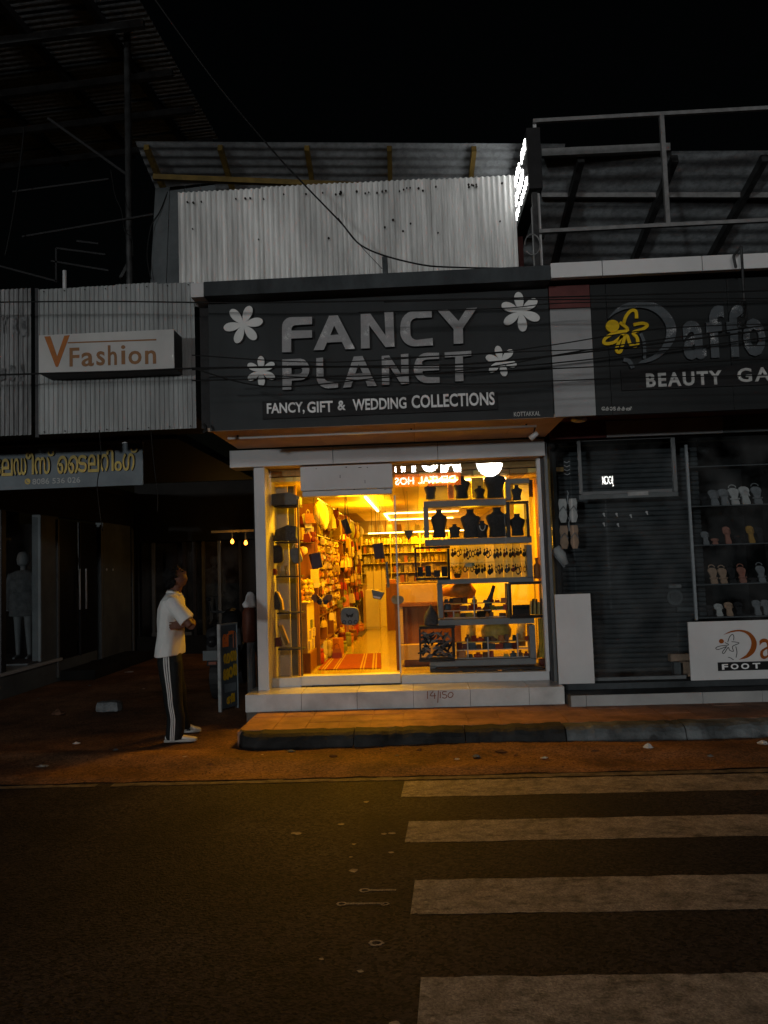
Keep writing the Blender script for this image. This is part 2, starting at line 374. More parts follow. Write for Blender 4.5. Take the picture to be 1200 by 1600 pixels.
def link_mesh(me, name, parent, loc, **kw):
    o = bpy.data.objects.new(name, me); COL.objects.link(o)
    if parent: o.parent = parent; o.location = Vector(loc)-wloc(parent)
    else: o.location = loc
    return tag(o, **kw)
def shape(name, loops, parent, Yf, thick, front, side=None, bevel=0, **kw):
    """loops in world x,z ; front face at Yf"""
    xs = [x for x, z in loops[0]]; zs = [z for x, z in loops[0]]; cx = (min(xs)+max(xs))/2; cz = min(zs)
    me = shape_mesh([[(x-cx, z-cz) for x, z in lp] for lp in loops], thick, bevel); me.name = name; add_mats(me, front, side)
    return link_mesh(me, name, parent, (cx, Yf+thick/2, cz), **kw)
def pxloop(pts, Y, ox=0, oy=0, k=1.0): return [(lambda p: (p.x, p.z))(P(ox+x/k, oy+y/k, Y=Y)) for x, y in pts]
def strokeloop(pts, w):
    """outline of a thick polyline in x,z"""
    L = []; R = []
    n = len(pts)
    for i in range(n):
        a = Vector(pts[max(i-1, 0)]); b = Vector(pts[min(i+1, n-1)]); d = (b-a); d = d/max(d.length, 1e-6)
        nn = Vector((-d.y, d.x)); p = Vector(pts[i]); L.append(tuple(p+nn*w/2)); R.append(tuple(p-nn*w/2))
    return L+R[::-1]
def smooth_pts(pts, k=4):
    out = []
    n = len(pts)
    for i in range(n-1):
        p0, p1, p2, p3 = (Vector(pts[max(0, i-1)]), Vector(pts[i]), Vector(pts[i+1]), Vector(pts[min(n-1, i+2)]))
        for t in range(k):
            t /= k; out.append(tuple(.5*((2*p1)+(p2-p0)*t+(2*p0-5*p1+4*p2-p3)*t*t+(3*p1-p0-3*p2+p3)*t**3)))
    out.append(tuple(pts[-1])); return out
# --- letters from the built-in font
_gc = {}
def glyph(ch, off=0.0, res=3):
    key = (ch, off, res)
    if key in _gc: return _gc[key]
    def ev(s):
        cu = bpy.data.curves.new('glyph', 'FONT'); cu.body = s; cu.extrude = .5; cu.offset = off; cu.resolution_u = res; cu.fill_mode = 'BOTH'
        ob = bpy.data.objects.new('glyph', cu); COL.objects.link(ob)
        dg = bpy.context.evaluated_depsgraph_get(); me = bpy.data.meshes.new_from_object(ob.evaluated_get(dg))
        bpy.data.objects.remove(ob); bpy.data.curves.remove(cu); return me
    me = ev(ch)
    i1 = ev('I'); i2 = ev(ch+'I') if ch != ' ' else ev('I I')
    mx = lambda m_: max((v.co.x for v in m_.vertices), default=0)
    adv = mx(i2)-mx(i1)
    if ch == ' ': i3 = ev('II'); adv = mx(i2)-mx(i3)
    vs = [(v.co.x, v.co.y, v.co.z) for v in me.vertices]; fs = [tuple(p.vertices) for p in me.polygons]
    _gc[key] = (vs, fs, adv); return _gc[key]
def text_line(parent, s, rect, Yf, thick, front, side=None, off=.01, name='letter', joined=False, track=0.0, flipx=False, shear=0.0, drop=None, **kw):
    """fit string into world rect (x0,x1,z0,z1), front at Yf facing -Y (or +Y when flipx)"""
    x = 0; items = []
    for ch in s:
        vs, fs, adv = glyph(ch, off)
        if vs: items.append((ch, x, vs, fs))
        x += adv+track
    x0 = min(px+v[0] for _, px, vs, _ in items for v in vs); x1 = max(px+v[0] for _, px, vs, _ in items for v in vs)
    y0 = min(v[1] for _, _, vs, _ in items for v in vs); y1 = max(v[1] for _, _, vs, _ in items for v in vs)
    X0, X1, Z0, Z1 = rect; sx = (X1-X0)/(x1-x0); sz = (Z1-Z0)/(y1-y0)
    out = []; allv = []; allf = []
    for ch, px, vs, fs in items:
        W = []
        for v in vs:
            wx = (px+v[0]-x0)*sx+(v[1]-y0)*sz*shear; wz = Z0+(v[1]-y0)*sz
            if flipx: W.append((X1-wx, Yf-(.5-v[2])*thick, wz))
            else: W.append((X0+wx, Yf+(.5-v[2])*thick, wz))
        if joined:
            n = len(allv); allv += W; allf += [tuple(n+i for i in f) for f in fs]; continue
        mb = MB(); mb.add(W, fs); off_ = wloc(parent) if parent else Vector((0,0,0))
        me = mb.mesh(name, [front, side or front], off_)
        for p in me.polygons: p.material_index = 0 if (p.normal.y > .5 if flipx else p.normal.y < -.5) else 1
        o = bpy.data.objects.new(name, me); COL.objects.link(o); o.parent = parent; out.append(o)
    if joined:
        mb = MB(); mb.add(allv, allf); off_ = wloc(parent) if parent else Vector((0,0,0))
        me = mb.mesh(name, [front, side or front], off_)
        for p in me.polygons: p.material_index = 0 if (p.normal.y > .5 if flipx else p.normal.y < -.5) else 1
        o = bpy.data.objects.new(name, me); COL.objects.link(o); o.parent = parent; tag(o, **kw); out.append(o)
    return out
def corr(mb, o, u, v, n, pitch, amp, nv=1, trap=False, t=0):
    """corrugated sheet: ridges run along v, waves step along u (unit), n waves"""
    o, u, v = Vector(o), Vector(u).normalized(), Vector(v); nn = u.cross(v).normalized()
    cols = []
    prof = [(0, 0), (.12, 0), (.25, 1), (.55, 1), (.68, 0)] if trap else [(k/6, .5-.5*math.cos(2*PI*k/6)) for k in range(6)]
    for i in range(n):
        for a, h in prof: cols.append(o+u*pitch*(i+a)+nn*amp*h)
    cols.append(o+u*pitch*n)
    vs = []; fs = []
    for j in range(nv+1): vs += [c+v*(j/nv) for c in cols]
    k = len(cols)
    for j in range(nv):
        for i in range(k-1): fs.append((j*k+i, j*k+i+1, (j+1)*k+i+1, (j+1)*k+i))
    mb.add(vs, fs); return mb
def wobble(mb, seed, amp):
    r = random.Random(seed); mb.v = [(x+r.uniform(-amp, amp), y+r.uniform(-amp, amp), z+r.uniform(-amp, amp)) for x, y, z in mb.v]; return mb

# ================================================================== GROUND
def sheet_obj(name, m, x0, x1, y0, y1, z, nx=1, ny=1, amp=0, seed=1, **kw):
    mb = MB(); r = random.Random(seed); vs = []; fs = []
    for j in range(ny+1):
        for i in range(nx+1): vs.append((x0+(x1-x0)*i/nx, y0+(y1-y0)*j/ny, z+r.uniform(-amp, amp)*(0 < i < nx and 0 < j < ny)))
    for j in range(ny):
        for i in range(nx): a = j*(nx+1)+i; fs.append((a, a+1, a+nx+2, a+nx+1))
    mb.add(vs, fs); return build(mb, name, m, **kw)
sheet_obj('ground', M['dirt'], -60, 60, -60, 90, -.012, kind='structure')
# shoulder between road and kerb: uneven dirt
mb = MB(); r = random.Random(4); nx, ny = 90, 16; vs = []; fs = []
for j in range(ny+1):
    for i in range(nx+1):
        x = -9+15*i/nx; y = 6.02+1.08*j/ny
        vs.append((x, y+r.uniform(-.02, .02), .0+.012*math.sin(x*1.7+j*.5)*(j > 1)+r.uniform(0, .010)*(0 < j < ny)+.006))
for j in range(ny):
    for i in range(nx): a = j*(nx+1)+i; fs.append((a, a+1, a+nx+2, a+nx+1))
mb.add(vs, fs); build(mb, 'shoulder', M['dirt'], smooth=True, kind='structure')
# asphalt spill over shoulder, ragged inner edge
mb = MB(); r = random.Random(9); top = [(-30+i*.25, 6.15+.09*math.sin(i*.37)+.05*math.sin(i*1.3)+r.uniform(-.025, .025)) for i in range(241)]
vs = [(x, -5.2, 0) for x, y in top]+[(x, y, 0.0) for x, y in top]; n = len(top)
mb.add(vs, [(i, i+1, n+i+1, n+i) for i in range(n-1)]); build(mb, 'road', M['asphalt'], kind='structure')
mb = MB(); mb2 = []
for i in range(n-1):
    pass
# worn white edge line
mb = MB(); r = random.Random(5)
xs = [-12+i*.12 for i in range(190)]
for i in range(len(xs)-1):
    if r.random() < .04: continue
    a = 5.915+r.uniform(-.006, .006); b = 5.99+r.uniform(-.01, .01)
    mb.quad((xs[i], a, .004), (xs[i+1], a, .004), (xs[i+1], b, .004), (xs[i], b, .004))
build(mb, 'edge_line', M['edge_paint'], kind='structure')
# zebra crossing
def stripe(x0, x1, y0, y1, seed):
    r = random.Random(seed); n = 240; mb = MB()
    top = [(x0+(x1-x0)*i/n, y1+r.uniform(-.003, .003)+.005*math.sin(i*.31+seed)*math.sin(i*.07)) for i in range(n+1)]; bot = [(x, y0+r.uniform(-.003, .003)+.005*math.sin(x*9+seed*2)*math.sin(x*2.3)) for x, y in top]; top[0] = (top[0][0]+.02, top[0][1]-.02); bot[1] = (bot[1][0]+.01, bot[1][1]+.012)
    mb.add([(x, y, .0022) for x, y in bot]+[(x, y, .0022) for x, y in top], [(i, i+1, n+2+i, n+1+i) for i in range(n)])
    build(mb, 'crosswalk_stripe', M['paint'], kind='structure')
for k, (x0, y0, y1) in enumerate(((-.165, 5.49, 5.885), (-.125, 4.615, 4.985), (-.085, 3.69, 4.08), (-.06, 2.72, 3.147))): stripe(x0, 4.6, y0, y1, k)
# chalk survey marks (rings and dashes) left of the crossing
def chalk(px, py, w, dash=False, ring=True, seed=0, label='', cat='paint mark'):
    p = P(px, py, Z=.005); mb = MB(); r = random.Random(seed); n = 22
    if ring:
        ro = [(p.x+w*math.cos(t*2*PI/n)*(1+r.uniform(-.15, .15)), p.y+w*.8*math.sin(t*2*PI/n)*(1+r.uniform(-.15, .15)), .0022) for t in range(n)]
        ri = [(p.x+(a-p.x)*.6, p.y+(b-p.y)*.6, .0022) for a, b, c in ro]
        mb.add(ro+ri, [(i, (i+1) % n, n+(i+1) % n, n+i) for i in range(n)])
    else:
        ro = [(p.x+w*math.cos(t*2*PI/9)*(1+r.uniform(-.3, .3)), p.y+w*.7*math.sin(t*2*PI/9)*(1+r.uniform(-.3, .3)), .0022) for t in range(9)]
        mb.add(ro, [tuple(range(9))])
    if dash:
        L = dash
        for i in range(14):
            x = p.x+w+L*i/14; mb.quad((x, p.y-.009+r.uniform(-.003, .003), .0022), (x+L/15, p.y-.009, .0022), (x+L/15, p.y+.009, .0022), (x, p.y+.009+r.uniform(-.003, .003), .0022))
    build(mb, 'paint_mark', M['edge_chalk'], label=label, cat=cat)
M['edge_chalk'] = mat('old_paint_mark', (.42, .35, .26), .8, .4, 30, stain=.3)
chalk(570, 1390, .028, .13, label='worn painted ring with a dash, upper of the two line marks on the asphalt')
chalk(534, 1411, .026, .18, label='worn painted ring at the left end of the long dashed mark on the road')
chalk(601, 1411, .022, 0, label='worn painted ring at the right end of the long dashed mark on the road')
chalk(588, 1472, .032, 0, ring=True, label='pale painted ring alone on the asphalt below the dashed marks')
for k, (x, y, w) in enumerate(((464, 1301, .03), (553, 1359, .028), (534, 1287, .022), (600, 1302, .018), (553, 1318, .014), (611, 1331, .016), (572, 1252, .02), (612, 1301, .022), (548, 1338, .011), (502, 1497, .012), (563, 1516, .014), (617, 1598, .02))):
    p = P(x, y, Z=.005); mb = MB(); r = random.Random(k+30)
    mb.add([(p.x+w*math.cos(t*2*PI/9)*(1+r.uniform(-.3, .3)), p.y+w*.8*math.sin(t*2*PI/9)*(1+r.uniform(-.3, .3)), .0022) for t in range(9)], [tuple(range(9))])
    build(mb, 'paint_splash', M['edge_chalk'], label='small dried paint splash on the dark asphalt left of the crossing', cat='paint mark', group='paint splashes on the road')
# ================================================================== KERB + PAVEMENT
pv = box('pavement', M['paver'], None, -1.72, 9, 7.22, 8.6, -.02, .118, kind='structure')
# paving slabs as pieces
r = random.Random(2)
slab_me = {}
for j in range(3):
    y = 7.225+j*.31; i = 0; x = -1.70
    while x < 4.3:
        w = .305; d = .305 if j < 2 else .29
        mb = MB().box(x+.004, x+w-.004, y+.004, y+d-.004, .119, .124+r.uniform(0, .003))
        build(mb, 'paving_slab', M['paver'], pv); x += w
def kerb_piece(x0, x1, m, seed, endcap=False, name='kerb_stone', parent=None):
    r = random.Random(seed); mb = MB(); n = max(2, int((x1-x0)/.06)); rings = []
    for i in range(n+1):
        x = x0+(x1-x0)*i/n; e = r.uniform(-.012, .012); q = 1
        if endcap and i < 5: q = math.sqrt(1-(1-i/5)**2)*.9+.1
        yb = 7.23; yf = 7.23-(.24+e)*q; h = .126+r.uniform(-.008, .006)
        rings.append([(x, yb, -.02), (x, yf-.02, -.02), (x, yf, .035), (x, yf+.012, h-.05+r.uniform(-.010, .004)), (x, yf+.04, h-.02+r.uniform(-.006, .004)), (x, yf+.09, h-.003), (x, yb, h+.002)])
    mb.loft(rings); return build(mb, name, m, parent, smooth=False)
kb = thing('kerb', 'broken concrete kerb in front of the lit gift shop', 'kerb', (-1.7, 7.1, 0)); kb['kind'] = 'structure'; del kb['category']
kerb_piece(-1.70, -.62, M['kerb'], 1, True, parent=kb); kerb_piece(-.612, .38, M['kerb'], 2, parent=kb); kerb_piece(.388, 1.27, M['kerb'], 3, parent=kb)
kerb_piece(1.285, 2.32, M['kerb_pale'], 4, parent=kb); kerb_piece(2.33, 3.4, M['kerb_pale'], 5, parent=kb); kerb_piece(3.41, 4.6, M['kerb_pale'], 6, parent=kb)
mb = MB(); rr = random.Random(77)
# gritty edge of the road surface patch: pebbles and leaf bits as ground litter
for i in range(320):
    x = rr.uniform(-5.5, 4.2); y = 6.1+abs(rr.gauss(0, .35)); 
    if y > 7.0 and x > -1.7: y = rr.uniform(6.2, 7.0)
    s = rr.uniform(.003, .010); z = .014
    mb.add([(x-s, y, z), (x+s*rr.uniform(.5, 1), y-s*.6, z), (x+s*.4, y+s, z), (x, y, z+s*.9)], [(0,1,3), (1,2,3), (2,0,3)])
build(mb, 'gravel', M['clod'], label='loose grit and crumbs along the edge of the road', cat='gravel', kind='stuff')
def litter(px, py, s, m, seed, label, flat=.35, name='paper_scrap', cat='litter', group=None):
    p = P(px, py, Z=.02); r = random.Random(seed); mb = MB(); n = 7
    rings = []
    for k in range(4):
        q = [1, .95, .6, .15][k]; z = [0, .35, .8, 1][k]*s*flat
        rings.append([(p.x+s*q*math.cos(t*2*PI/n)*(1+r.uniform(-.35, .35)), p.y+s*.7*q*math.sin(t*2*PI/n)*(1+r.uniform(-.35, .35)), .008+z*(1+r.uniform(-.3, .3))) for t in range(n)])
    mb.loft(rings); build(mb, name, m, label=label, cat=cat, group=group)
litter(67, 1195, .06, M['paper'], 1, 'flat white paper scrap on the dirt, nearest the left edge', .15)
litter(289, 1182, .035, M['paper'], 2, 'crumpled shiny wrapper just in front of the standing man')
litter(330, 1193, .04, M['clod'], 3, 'brown leaf scrap on the dirt right of the shiny wrapper', .3, 'leaf_scrap')
litter(714, 1184, .025, M['paper'], 4, 'tiny white paper scrap on the shoulder below the painted number')
litter(783, 1172, .05, M['clod'], 5, 'pile of torn paper bits against the dark kerb', .3)
litter(1013, 1168, .045, M['paper'], 6, 'crumpled white paper ball below the pale kerb', .9, 'paper_ball')
litter(1192, 1160, .05, M['paper'], 7, 'white plastic scrap against the pale kerb at the right edge', .5)
litter(1097, 1078, .03, M['paper'], 8, 'small white paper lump on the tiled step below the footwear board', .9, 'paper_ball')
litter(202, 1049, .07, M['paper'], 9, 'pale torn wrapper on the dark alley ground', .2)
litter(108, 1058, .06, M['paper'], 10, 'pale plastic scraps beside the shop plinth', .2)
litter(183, 1032, .06, M['stone'], 11, 'small upright carton scrap in the dark alley', .8)
p = P(172, 1110, Z=0); cbm = MB(); r = random.Random(12); rg_ = []
for z, s in ((0, 1), (.02, 1.04), (.08, 1.0), (.105, .9), (.112, .6)):
    rg_.append([(p.x+s*a+r.uniform(-.006, .006), p.y+s*b+r.uniform(-.006, .006), z+r.uniform(-.004, .004)) for a, b in ((-.13,-.08),(-.05,-.095),(.05,-.09),(.12,-.085),(.14,-.01),(.12,.08),(.03,.09),(-.07,.085),(-.13,.07),(-.145,0))])
build(cbm.loft(rg_), 'concrete_block', M['stone'], label='squared grey concrete lump on the dirt left of the man', cat='stone')
litter(90, 1115, .09, M['clod'], 13, 'brown earth clod on the ground left of the grey lump', .6, 'earth_clod', 'clod')
for k, (x, y) in enumerate(((410, 1178), (432, 1186), (455, 1172), (398, 1192), (470, 1190), (372, 1186), (620, 1178), (655, 1170), (745, 1180), (806, 1178), (850, 1182), (930, 1172), (968, 1176), (1050, 1172), (1110, 1180), (1150, 1168), (140, 1070), (225, 1075), (60, 1090), (250, 1062), (120, 1160), (30, 1150), (180, 1170), (520, 1180), (560, 1188))):
    litter(x, y, .018+.01*(k % 3), M['clod'] if k % 2 else M['paper'] if k % 5 == 0 else M['stone'], 40+k, 'crumb of litter scattered over the dirt shoulder', .4, 'litter_crumb', 'litter', 'crumbs of litter on the shoulder')

# ================================================================== MAIN SHOP BUILDING
ZF = .36; ZC = 2.62; YB = 17.5; XL = -1.80; XR = 1.50
shop = thing('gift_shop', 'gift shop with glowing orange interior, tiled step and grey lintel panels', 'shop building', (-.2, 8.14, 0))
# tiled step
px0, px1 = -1.85, 1.49
box('step_base', M['grout'], shop, px0+.01, px1-.01, 8.15, 8.70, .0, .292)
edges = [384, 471, 558, 646, 735, 827, 883]
def ex(p, Z=.21): return P(p, 1098-(p-384)*.02, Y=8.14).x
ee = [ex(e) for e in edges]; ee[0] = px0; ee[-1] = px1
for i in range(6):
    rr = random.Random(i); d = rr.uniform(-.0015, .0015)
    box('riser_tile', M['tile'], shop, ee[i]+.002, ee[i+1]-.002, 8.137+d, 8.15, .123, .303, .002)
    box('tread_tile', M['tile'], shop, ee[i]+.002, ee[i+1]-.002, 8.152, 8.66, .292, .3035+d*.5, .002)
# hand-written house number
num = MB()
def nx(u, v): p = P(664+u, 1078+v, Y=8.13); return (p.x, p.z)
strokes = [[(4,2),(4,14)], [(13,2),(8,9),(17,9)], [(15,5),(15,14)], [(21,1),(20,20)], [(24,3),(24,13)], [(34,3),(28,3),(28,7),(33,8),(34,11),(31,13),(27,12)], [(39,4),(36,8),(38,12),(42,11),(44,7),(42,4),(39,4)]]
nm = thing('painted_number', 'hand painted brown number 14/150 on the front tile of the shop step', 'number', (.35, 8.13, .2))
for s_ in strokes:
    lp = strokeloop([nx(*q) for q in smooth_pts(s_, 3)], .009)
    shape('digit_stroke', [lp], nm, 8.1325, .002, M['ink_red'])
# sill with track
box('sill', M['alu'], shop, -1.68, -1.32, 8.60, 8.72, .303, .405, .004)
box('sill', M['alu'], shop, -1.317, -.215, 8.58, 8.72, .315, .42, .006)
box('sill', M['alu'], shop, -.205, 1.42, 8.60, 8.72, .303, .40, .006)
box('door_track', M['dark_metal'], shop, -1.2, -.22, 8.565, 8.58, .304, .318)
# floor, walls, ceiling of interior
box('inner_floor', M['floor_tile'], shop, XL, XR, 8.72, YB, .30, ZF-.006)
ft = []
for i in range(6):
    for j in range(14):
        x0 = XL+.02+i*.595; y0 = 8.725+j*.6
        if x0 > XR: continue
        box('floor_tile', M['floor_tile'], shop, x0+.0015, min(x0+.595, XR)-.0015, y0+.0015, min(y0+.6, YB)-.0015, ZF-.005, ZF)
box('side_wall', M['wall_in'], shop, XL, XL+.03, 8.74, YB, 0, 3.0); box('outer_wall', M['dark_wall'], shop, XL-.04, XL-.002, 8.72, YB, 0, 3.0)
box('side_wall', M['wall_in'], shop, XR+.005, XR+.055, 8.72, YB, 0.2, 2.9)
box('rear_wall', M['wall_in'], shop, XL, XR, YB, YB+.1, 0, 3.0)
box('ceiling_slab', M['ceil_b'], shop, XL, XR, 8.75, YB, ZC+.06, ZC+.16)
for i in range(17):
    x0 = XL+.01+i*.207
    box('ceiling_board', M['ceil_a'] if (i < 7 or i % 3 == 0) else M['ceil_b'], shop, x0, x0+.200, 8.80, 14.6, ZC, ZC+.05+.001*(i % 3))
box('ceiling_recess', M['ceil_a'], shop, -1.1, XR-.02, 14.62, 17.3, ZC-.005, ZC+.05)
box('ceiling_recess', M['ceil_b'], shop, XL+.02, -1.11, 14.62, 17.3, ZC-.005, ZC+.05)
# pillars and lintel panels
lx0, lx1 = -2.03, 1.455
box('pillar', M['acp'], shop, -1.765, -1.645, 8.42, 8.66, .29, 2.748, .004)
box('pillar_back', M['dark_wall'], shop, -1.80, -1.66, 8.665, 8.715, 0, 2.75)
box('lintel_core', M['dark_wall'], shop, lx0+.02, lx1-.02, 8.44, 8.66, 2.77, 2.93)
le = [P(p, 706, Y=8.4).x for p in (357, 520, 684, 852)]; le[0] = lx0; le[-1] = lx1
for i in range(3): box('lintel_panel', M['acp'], shop, le[i]+.0025, le[i+1]-.0025, 8.40, 8.438, 2.756, 2.945, .003)
box('lintel_soffit', M['soffit'], shop, lx0, lx1, 8.439, 8.72, 2.758, 2.768)
# right aluminium upright and head rail
ra = P(851, 850, Y=8.56).x
box('window_frame', M['alu'], shop, 1.385, 1.425, 8.58, 8.65, .40, 2.757, .003)
box('window_frame', M['alu'], shop, -.204, 1.384, 8.61, 8.65, 2.75, 2.757)
box('window_frame', M['dark_metal'], shop, 1.427, 1.455, 8.50, 8.66, .30, 2.74)
box('window_frame', M['yellow_wood'], shop, -1.325, -1.305, 8.62, 8.66, .42, 2.40)
box('window_frame', M['alu'], shop, -.222, -.205, 8.62, 8.65, .42, 2.40)
# shutter casing
x0, x1, z0, z1 = prect(468, 724, 616, 770, 8.42)
box('shutter_casing', M['acp'], shop, -1.245, -.225, 8.42, 8.60, 2.47, 2.738, .004)
box('shutter_lip', M['acp'], shop, -1.235, -.235, 8.45, 8.62, 2.405, 2.467, .012)
for k, (px, py, a, b) in enumerate(((540, 731, .018, .018), (560, 731, .05, .01), (573, 731, .018, .012), (531, 747, .009, .05), (570, 755, .008, .05), (552, 765, .03, .008), (493, 733, .02, .01), (600, 765, .04, .006))):
    p = P(px, py, Y=8.418); box('scuff', M['screw'], shop, p.x, p.x+a*.7, 8.4185, 8.421, p.z, p.z+b*.7)
# glazing
pane = MB().box(-1.635, -1.325, 8.628, 8.634, .405, 2.757); build(pane, 'glass_pane', M['glass'], shop)
pane = MB().box(-.204, 1.384, 8.628, 8.634, .405, 2.749); build(pane, 'glass_pane', M['glass'], shop)
# canopy: underside boards, rod, end plates
cb = thing('canopy_soffit', 'brown boarded canopy underside with a thin conduit, lit from the shop below', 'canopy', (-.2, 7.8, 2.96))
ce = [-1.93, -.95, 0.03, 1.0, 1.46]
for i in range(4): box('soffit_board', M['soffit'], cb, ce[i]+.002, ce[i+1]-.002, 7.24, 8.39, 2.962, 2.975)
box('edge_trim', M['soffit'], cb, -1.945, 1.36, 7.205, 7.232, 2.952, 2.985)
tb = thing('canopy_tube', 'long unlit white tube lamp slung under the shop canopy', 'tube lamp', (-.2, 7.5, 2.93))
a = P(356, 685, Y=7.55); b = P(838, 660, Y=7.55)
build(MB().tube([(a.x, 7.55, a.z), (b.x, 7.55, a.z+.0)], .013, 8), 'tube', M['tube_off'], tb, smooth=True)
for x in (a.x+.1, 0, b.x-.1): box('bracket', M['dark_metal'], tb, x-.008, x+.008, 7.54, 7.56, a.z+.01, 2.962)
sp = thing('spot_lamp', 'small tilted floodlight hanging at the right end of the canopy', 'lamp', tuple(P(834, 684, Y=7.7)))
p = P(834, 680, Y=7.7)
build(MB().tube([p+Vector((.03, 0, .12)), p+Vector((0, 0, .02))], .008, 6), 'arm', M['steel_dark'], sp)
build(MB().tube([p+Vector((.035, -.02, .02)), p+Vector((-.03, .02, -.03))], [.022, .032], 10), 'head', M['acp'], sp, smooth=True)
# ------------------------------------------------------------------ FANCY PLANET sign
sg = thing('shop_sign', 'dark sign panel with glitter FANCY PLANET letters and four white flowers', 'shop sign', (-.28, 7.2, 2.95))
box('panel', M['dark_panel'], sg, -1.92, 1.345, 7.2, 7.26, 2.955, 4.25, .003)
box('core', M['black_wall'], sg, -1.92, 1.345, 7.262, 7.5, 2.985, 4.2)
box('side_strip', M['black'], sg, -2.03, -1.925, 7.3, 7.36, 3.0, 4.2)
k4 = 4.0
def fl(pts): return pxloop(pts, 7.165, 300, 400, 4.0)
def fr(pts): return pxloop(pts, 7.165, 580, 400, 4.0)
def arc(cx, cy, rx, ry, a0, a1, n=6): return [(cx+rx*math.cos(math.radians(a0+(a1-a0)*i/n)), cy+ry*math.sin(math.radians(a0+(a1-a0)*i/n))) for i in range(n+1)]
# pixel coordinates: y down, angles clockwise on screen
LET = [
 ('F', [fl([(565,605)]+arc(625,446,60,60,180,270)+[(752,384),(752,430)]+[(650,436)]+arc(650,462,26,26,270,180,4)+[(624,470),(752,467),(752,514),(622,520),(622,604)])]),
 ('A', [fl([(762,592),(858,378),(912,374),(1020,584),(960,586),(938,540),(845,545),(825,590)]), fl([(866,498),(918,494),(890,440)])]),
 ('N', [fl([(1057,582),(1055,368),(1115,364),(1210,500),(1203,356),(1258,352),(1266,570),(1210,573),(1108,436),(1112,580)])]),
 ('C', [fr([(378,388),(290,392)]+arc(290,430,46,40,270,180,4)+[(245,480)]+arc(285,488,40,40,180,90,4)+[(384,516),(385,562),(270,568)]+arc(270,480,88,88,90,180,6)+[(182,440)]+arc(275,440,92,94,180,270,6)+[(378,343)])]),
 ('Y', [fr([(412,342),(478,337),(545,410),(596,331),(660,327),(572,458),(574,550),(515,553),(514,460)])]),
 ('P', [fl([(568,840),(566,650),(680,645)]+arc(680,712,56,67,270,450,8)+[(626,782),(622,838)]), fl([(624,700),(672,697)]+arc(672,718,20,22,270,450,5)+[(624,742)])]),
 ('L', [fl([(778,642),(820,638),(824,750)]+arc(862,752,38,36,180,90,4)+[(914,794),(914,826),(850,830)]+arc(850,760,70,70,90,180,5))]),
 ('A', [fl([(945,826),(1012,632),(1066,628),(1154,814),(1098,816),(1082,775),(1010,778),(994,822)]), fl([(1022,738),(1068,735),(1042,680)])]),
 ('N', [fr([(68,810),(66,628),(112,624),(188,742),(186,618),(232,614),(236,800),(188,804),(112,690),(114,808)])]),
 ('E', [fr([(424,646),(350,650)]+arc(350,672,34,22,270,180,3)+[(322,682),(424,678),(424,716),(322,722)]+arc(356,728,36,32,180,90,4)+[(426,760),(428,794),(350,798)]+arc(350,710,84,88,90,180,6)+[(268,690)]+arc(352,692,82,84,180,270,6)+[(424,608)])]),
 ('T', [fr([(458,606),(624,596),(626,626),(572,632),(576,784),(524,786),(524,634),(460,638)])]),
]
M['letter_side'] = mat('letter_edge', (.03, .032, .034), .5, .1, 20)
for ch, lps in LET:
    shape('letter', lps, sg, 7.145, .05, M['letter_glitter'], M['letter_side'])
def flower(px, py, rad, rot, Y=7.165):
    c = P(px, py, Y=Y); s = P(px+10, py, Y=Y).x-P(px, py, Y=Y).x; R = rad*s/10; lp = []
    N = 150
    for i in range(N):
        t = 2*PI*i/N; q = abs(math.cos(3*(t-math.radians(rot)))); r_ = R*(.13+.87*q**.72); lp.append((c.x+r_*math.cos(t), c.z+r_*math.sin(t)))
    return shape('flower', [lp], sg, Y, .02, M['flower'], M['acp'])
flower(380, 507, 31, 8); flower(408, 580, 24, 30); flower(813.5, 487, 32, 35); flower(783, 564, 25, 42)
x0, x1, z0, z1 = prect(410, 617, 778, 655, 7.18)
box('caption_strip', M['black'], sg, x0, x1, 7.178, 7.197, P(410, 655, Y=7.18).z+.0, P(778, 612, Y=7.18).z-.0, .002)
def rect_mid(px0, py0, px1, py1, Y):
    return prect(px0, py0, px1, py1, Y)
text_line(sg, 'FANCY,', rect_mid(417, 629, 476, 648, 7.17), 7.166, .011, M['letter_white'], off=.022)
text_line(sg, 'GIFT', rect_mid(480, 627, 520, 644.5, 7.17), 7.166, .011, M['letter_white'], off=.022)
text_line(sg, '&', rect_mid(527.5, 626, 540, 641, 7.17), 7.166, .011, M['letter_white'], off=.022)
text_line(sg, 'WEDDING', rect_mid(551, 622, 635, 640, 7.17), 7.166, .011, M['letter_white'], off=.022)
text_line(sg, 'COLLECTIONS', rect_mid(643, 615, 773, 635.5, 7.17), 7.166, .011, M['letter_white'], off=.022)
text_line(sg, 'KOTTAKKAL', rect_mid(803, 643, 844, 650, 7.196), 7.196, .003, M['letter_dim'], off=.005, joined=True, name='lettering')
# cornice
cz0, cz1 = 4.185, 4.335
pr = thing('parapet_ledge', 'dark stained cement ledge running along the top of the gift shop sign', 'ledge', (-.28, 7.3, 4.18))
box('ledge', M['cornice'], pr, -1.90, 1.335, 6.98, 7.60, cz0+.01, cz1, .006)
box('end_block', M['acp'], pr, -2.03, -1.905, 7.0, 7.6, cz0+.012, cz1+.0, .004)
sh = thing('sheet_stub', 'short pipe stub standing on the ledge in front of the corrugated wall', 'pipe', tuple(P(602, 426, Y=7.2)))
p = P(602, 426, Y=7.2); build(MB().tube([(p.x, 7.2, cz1-.01), (p.x, 7.2, P(602, 402, Y=7.2).z)], .028, 10), 'pipe', M['sidewall'], sh, smooth=True)
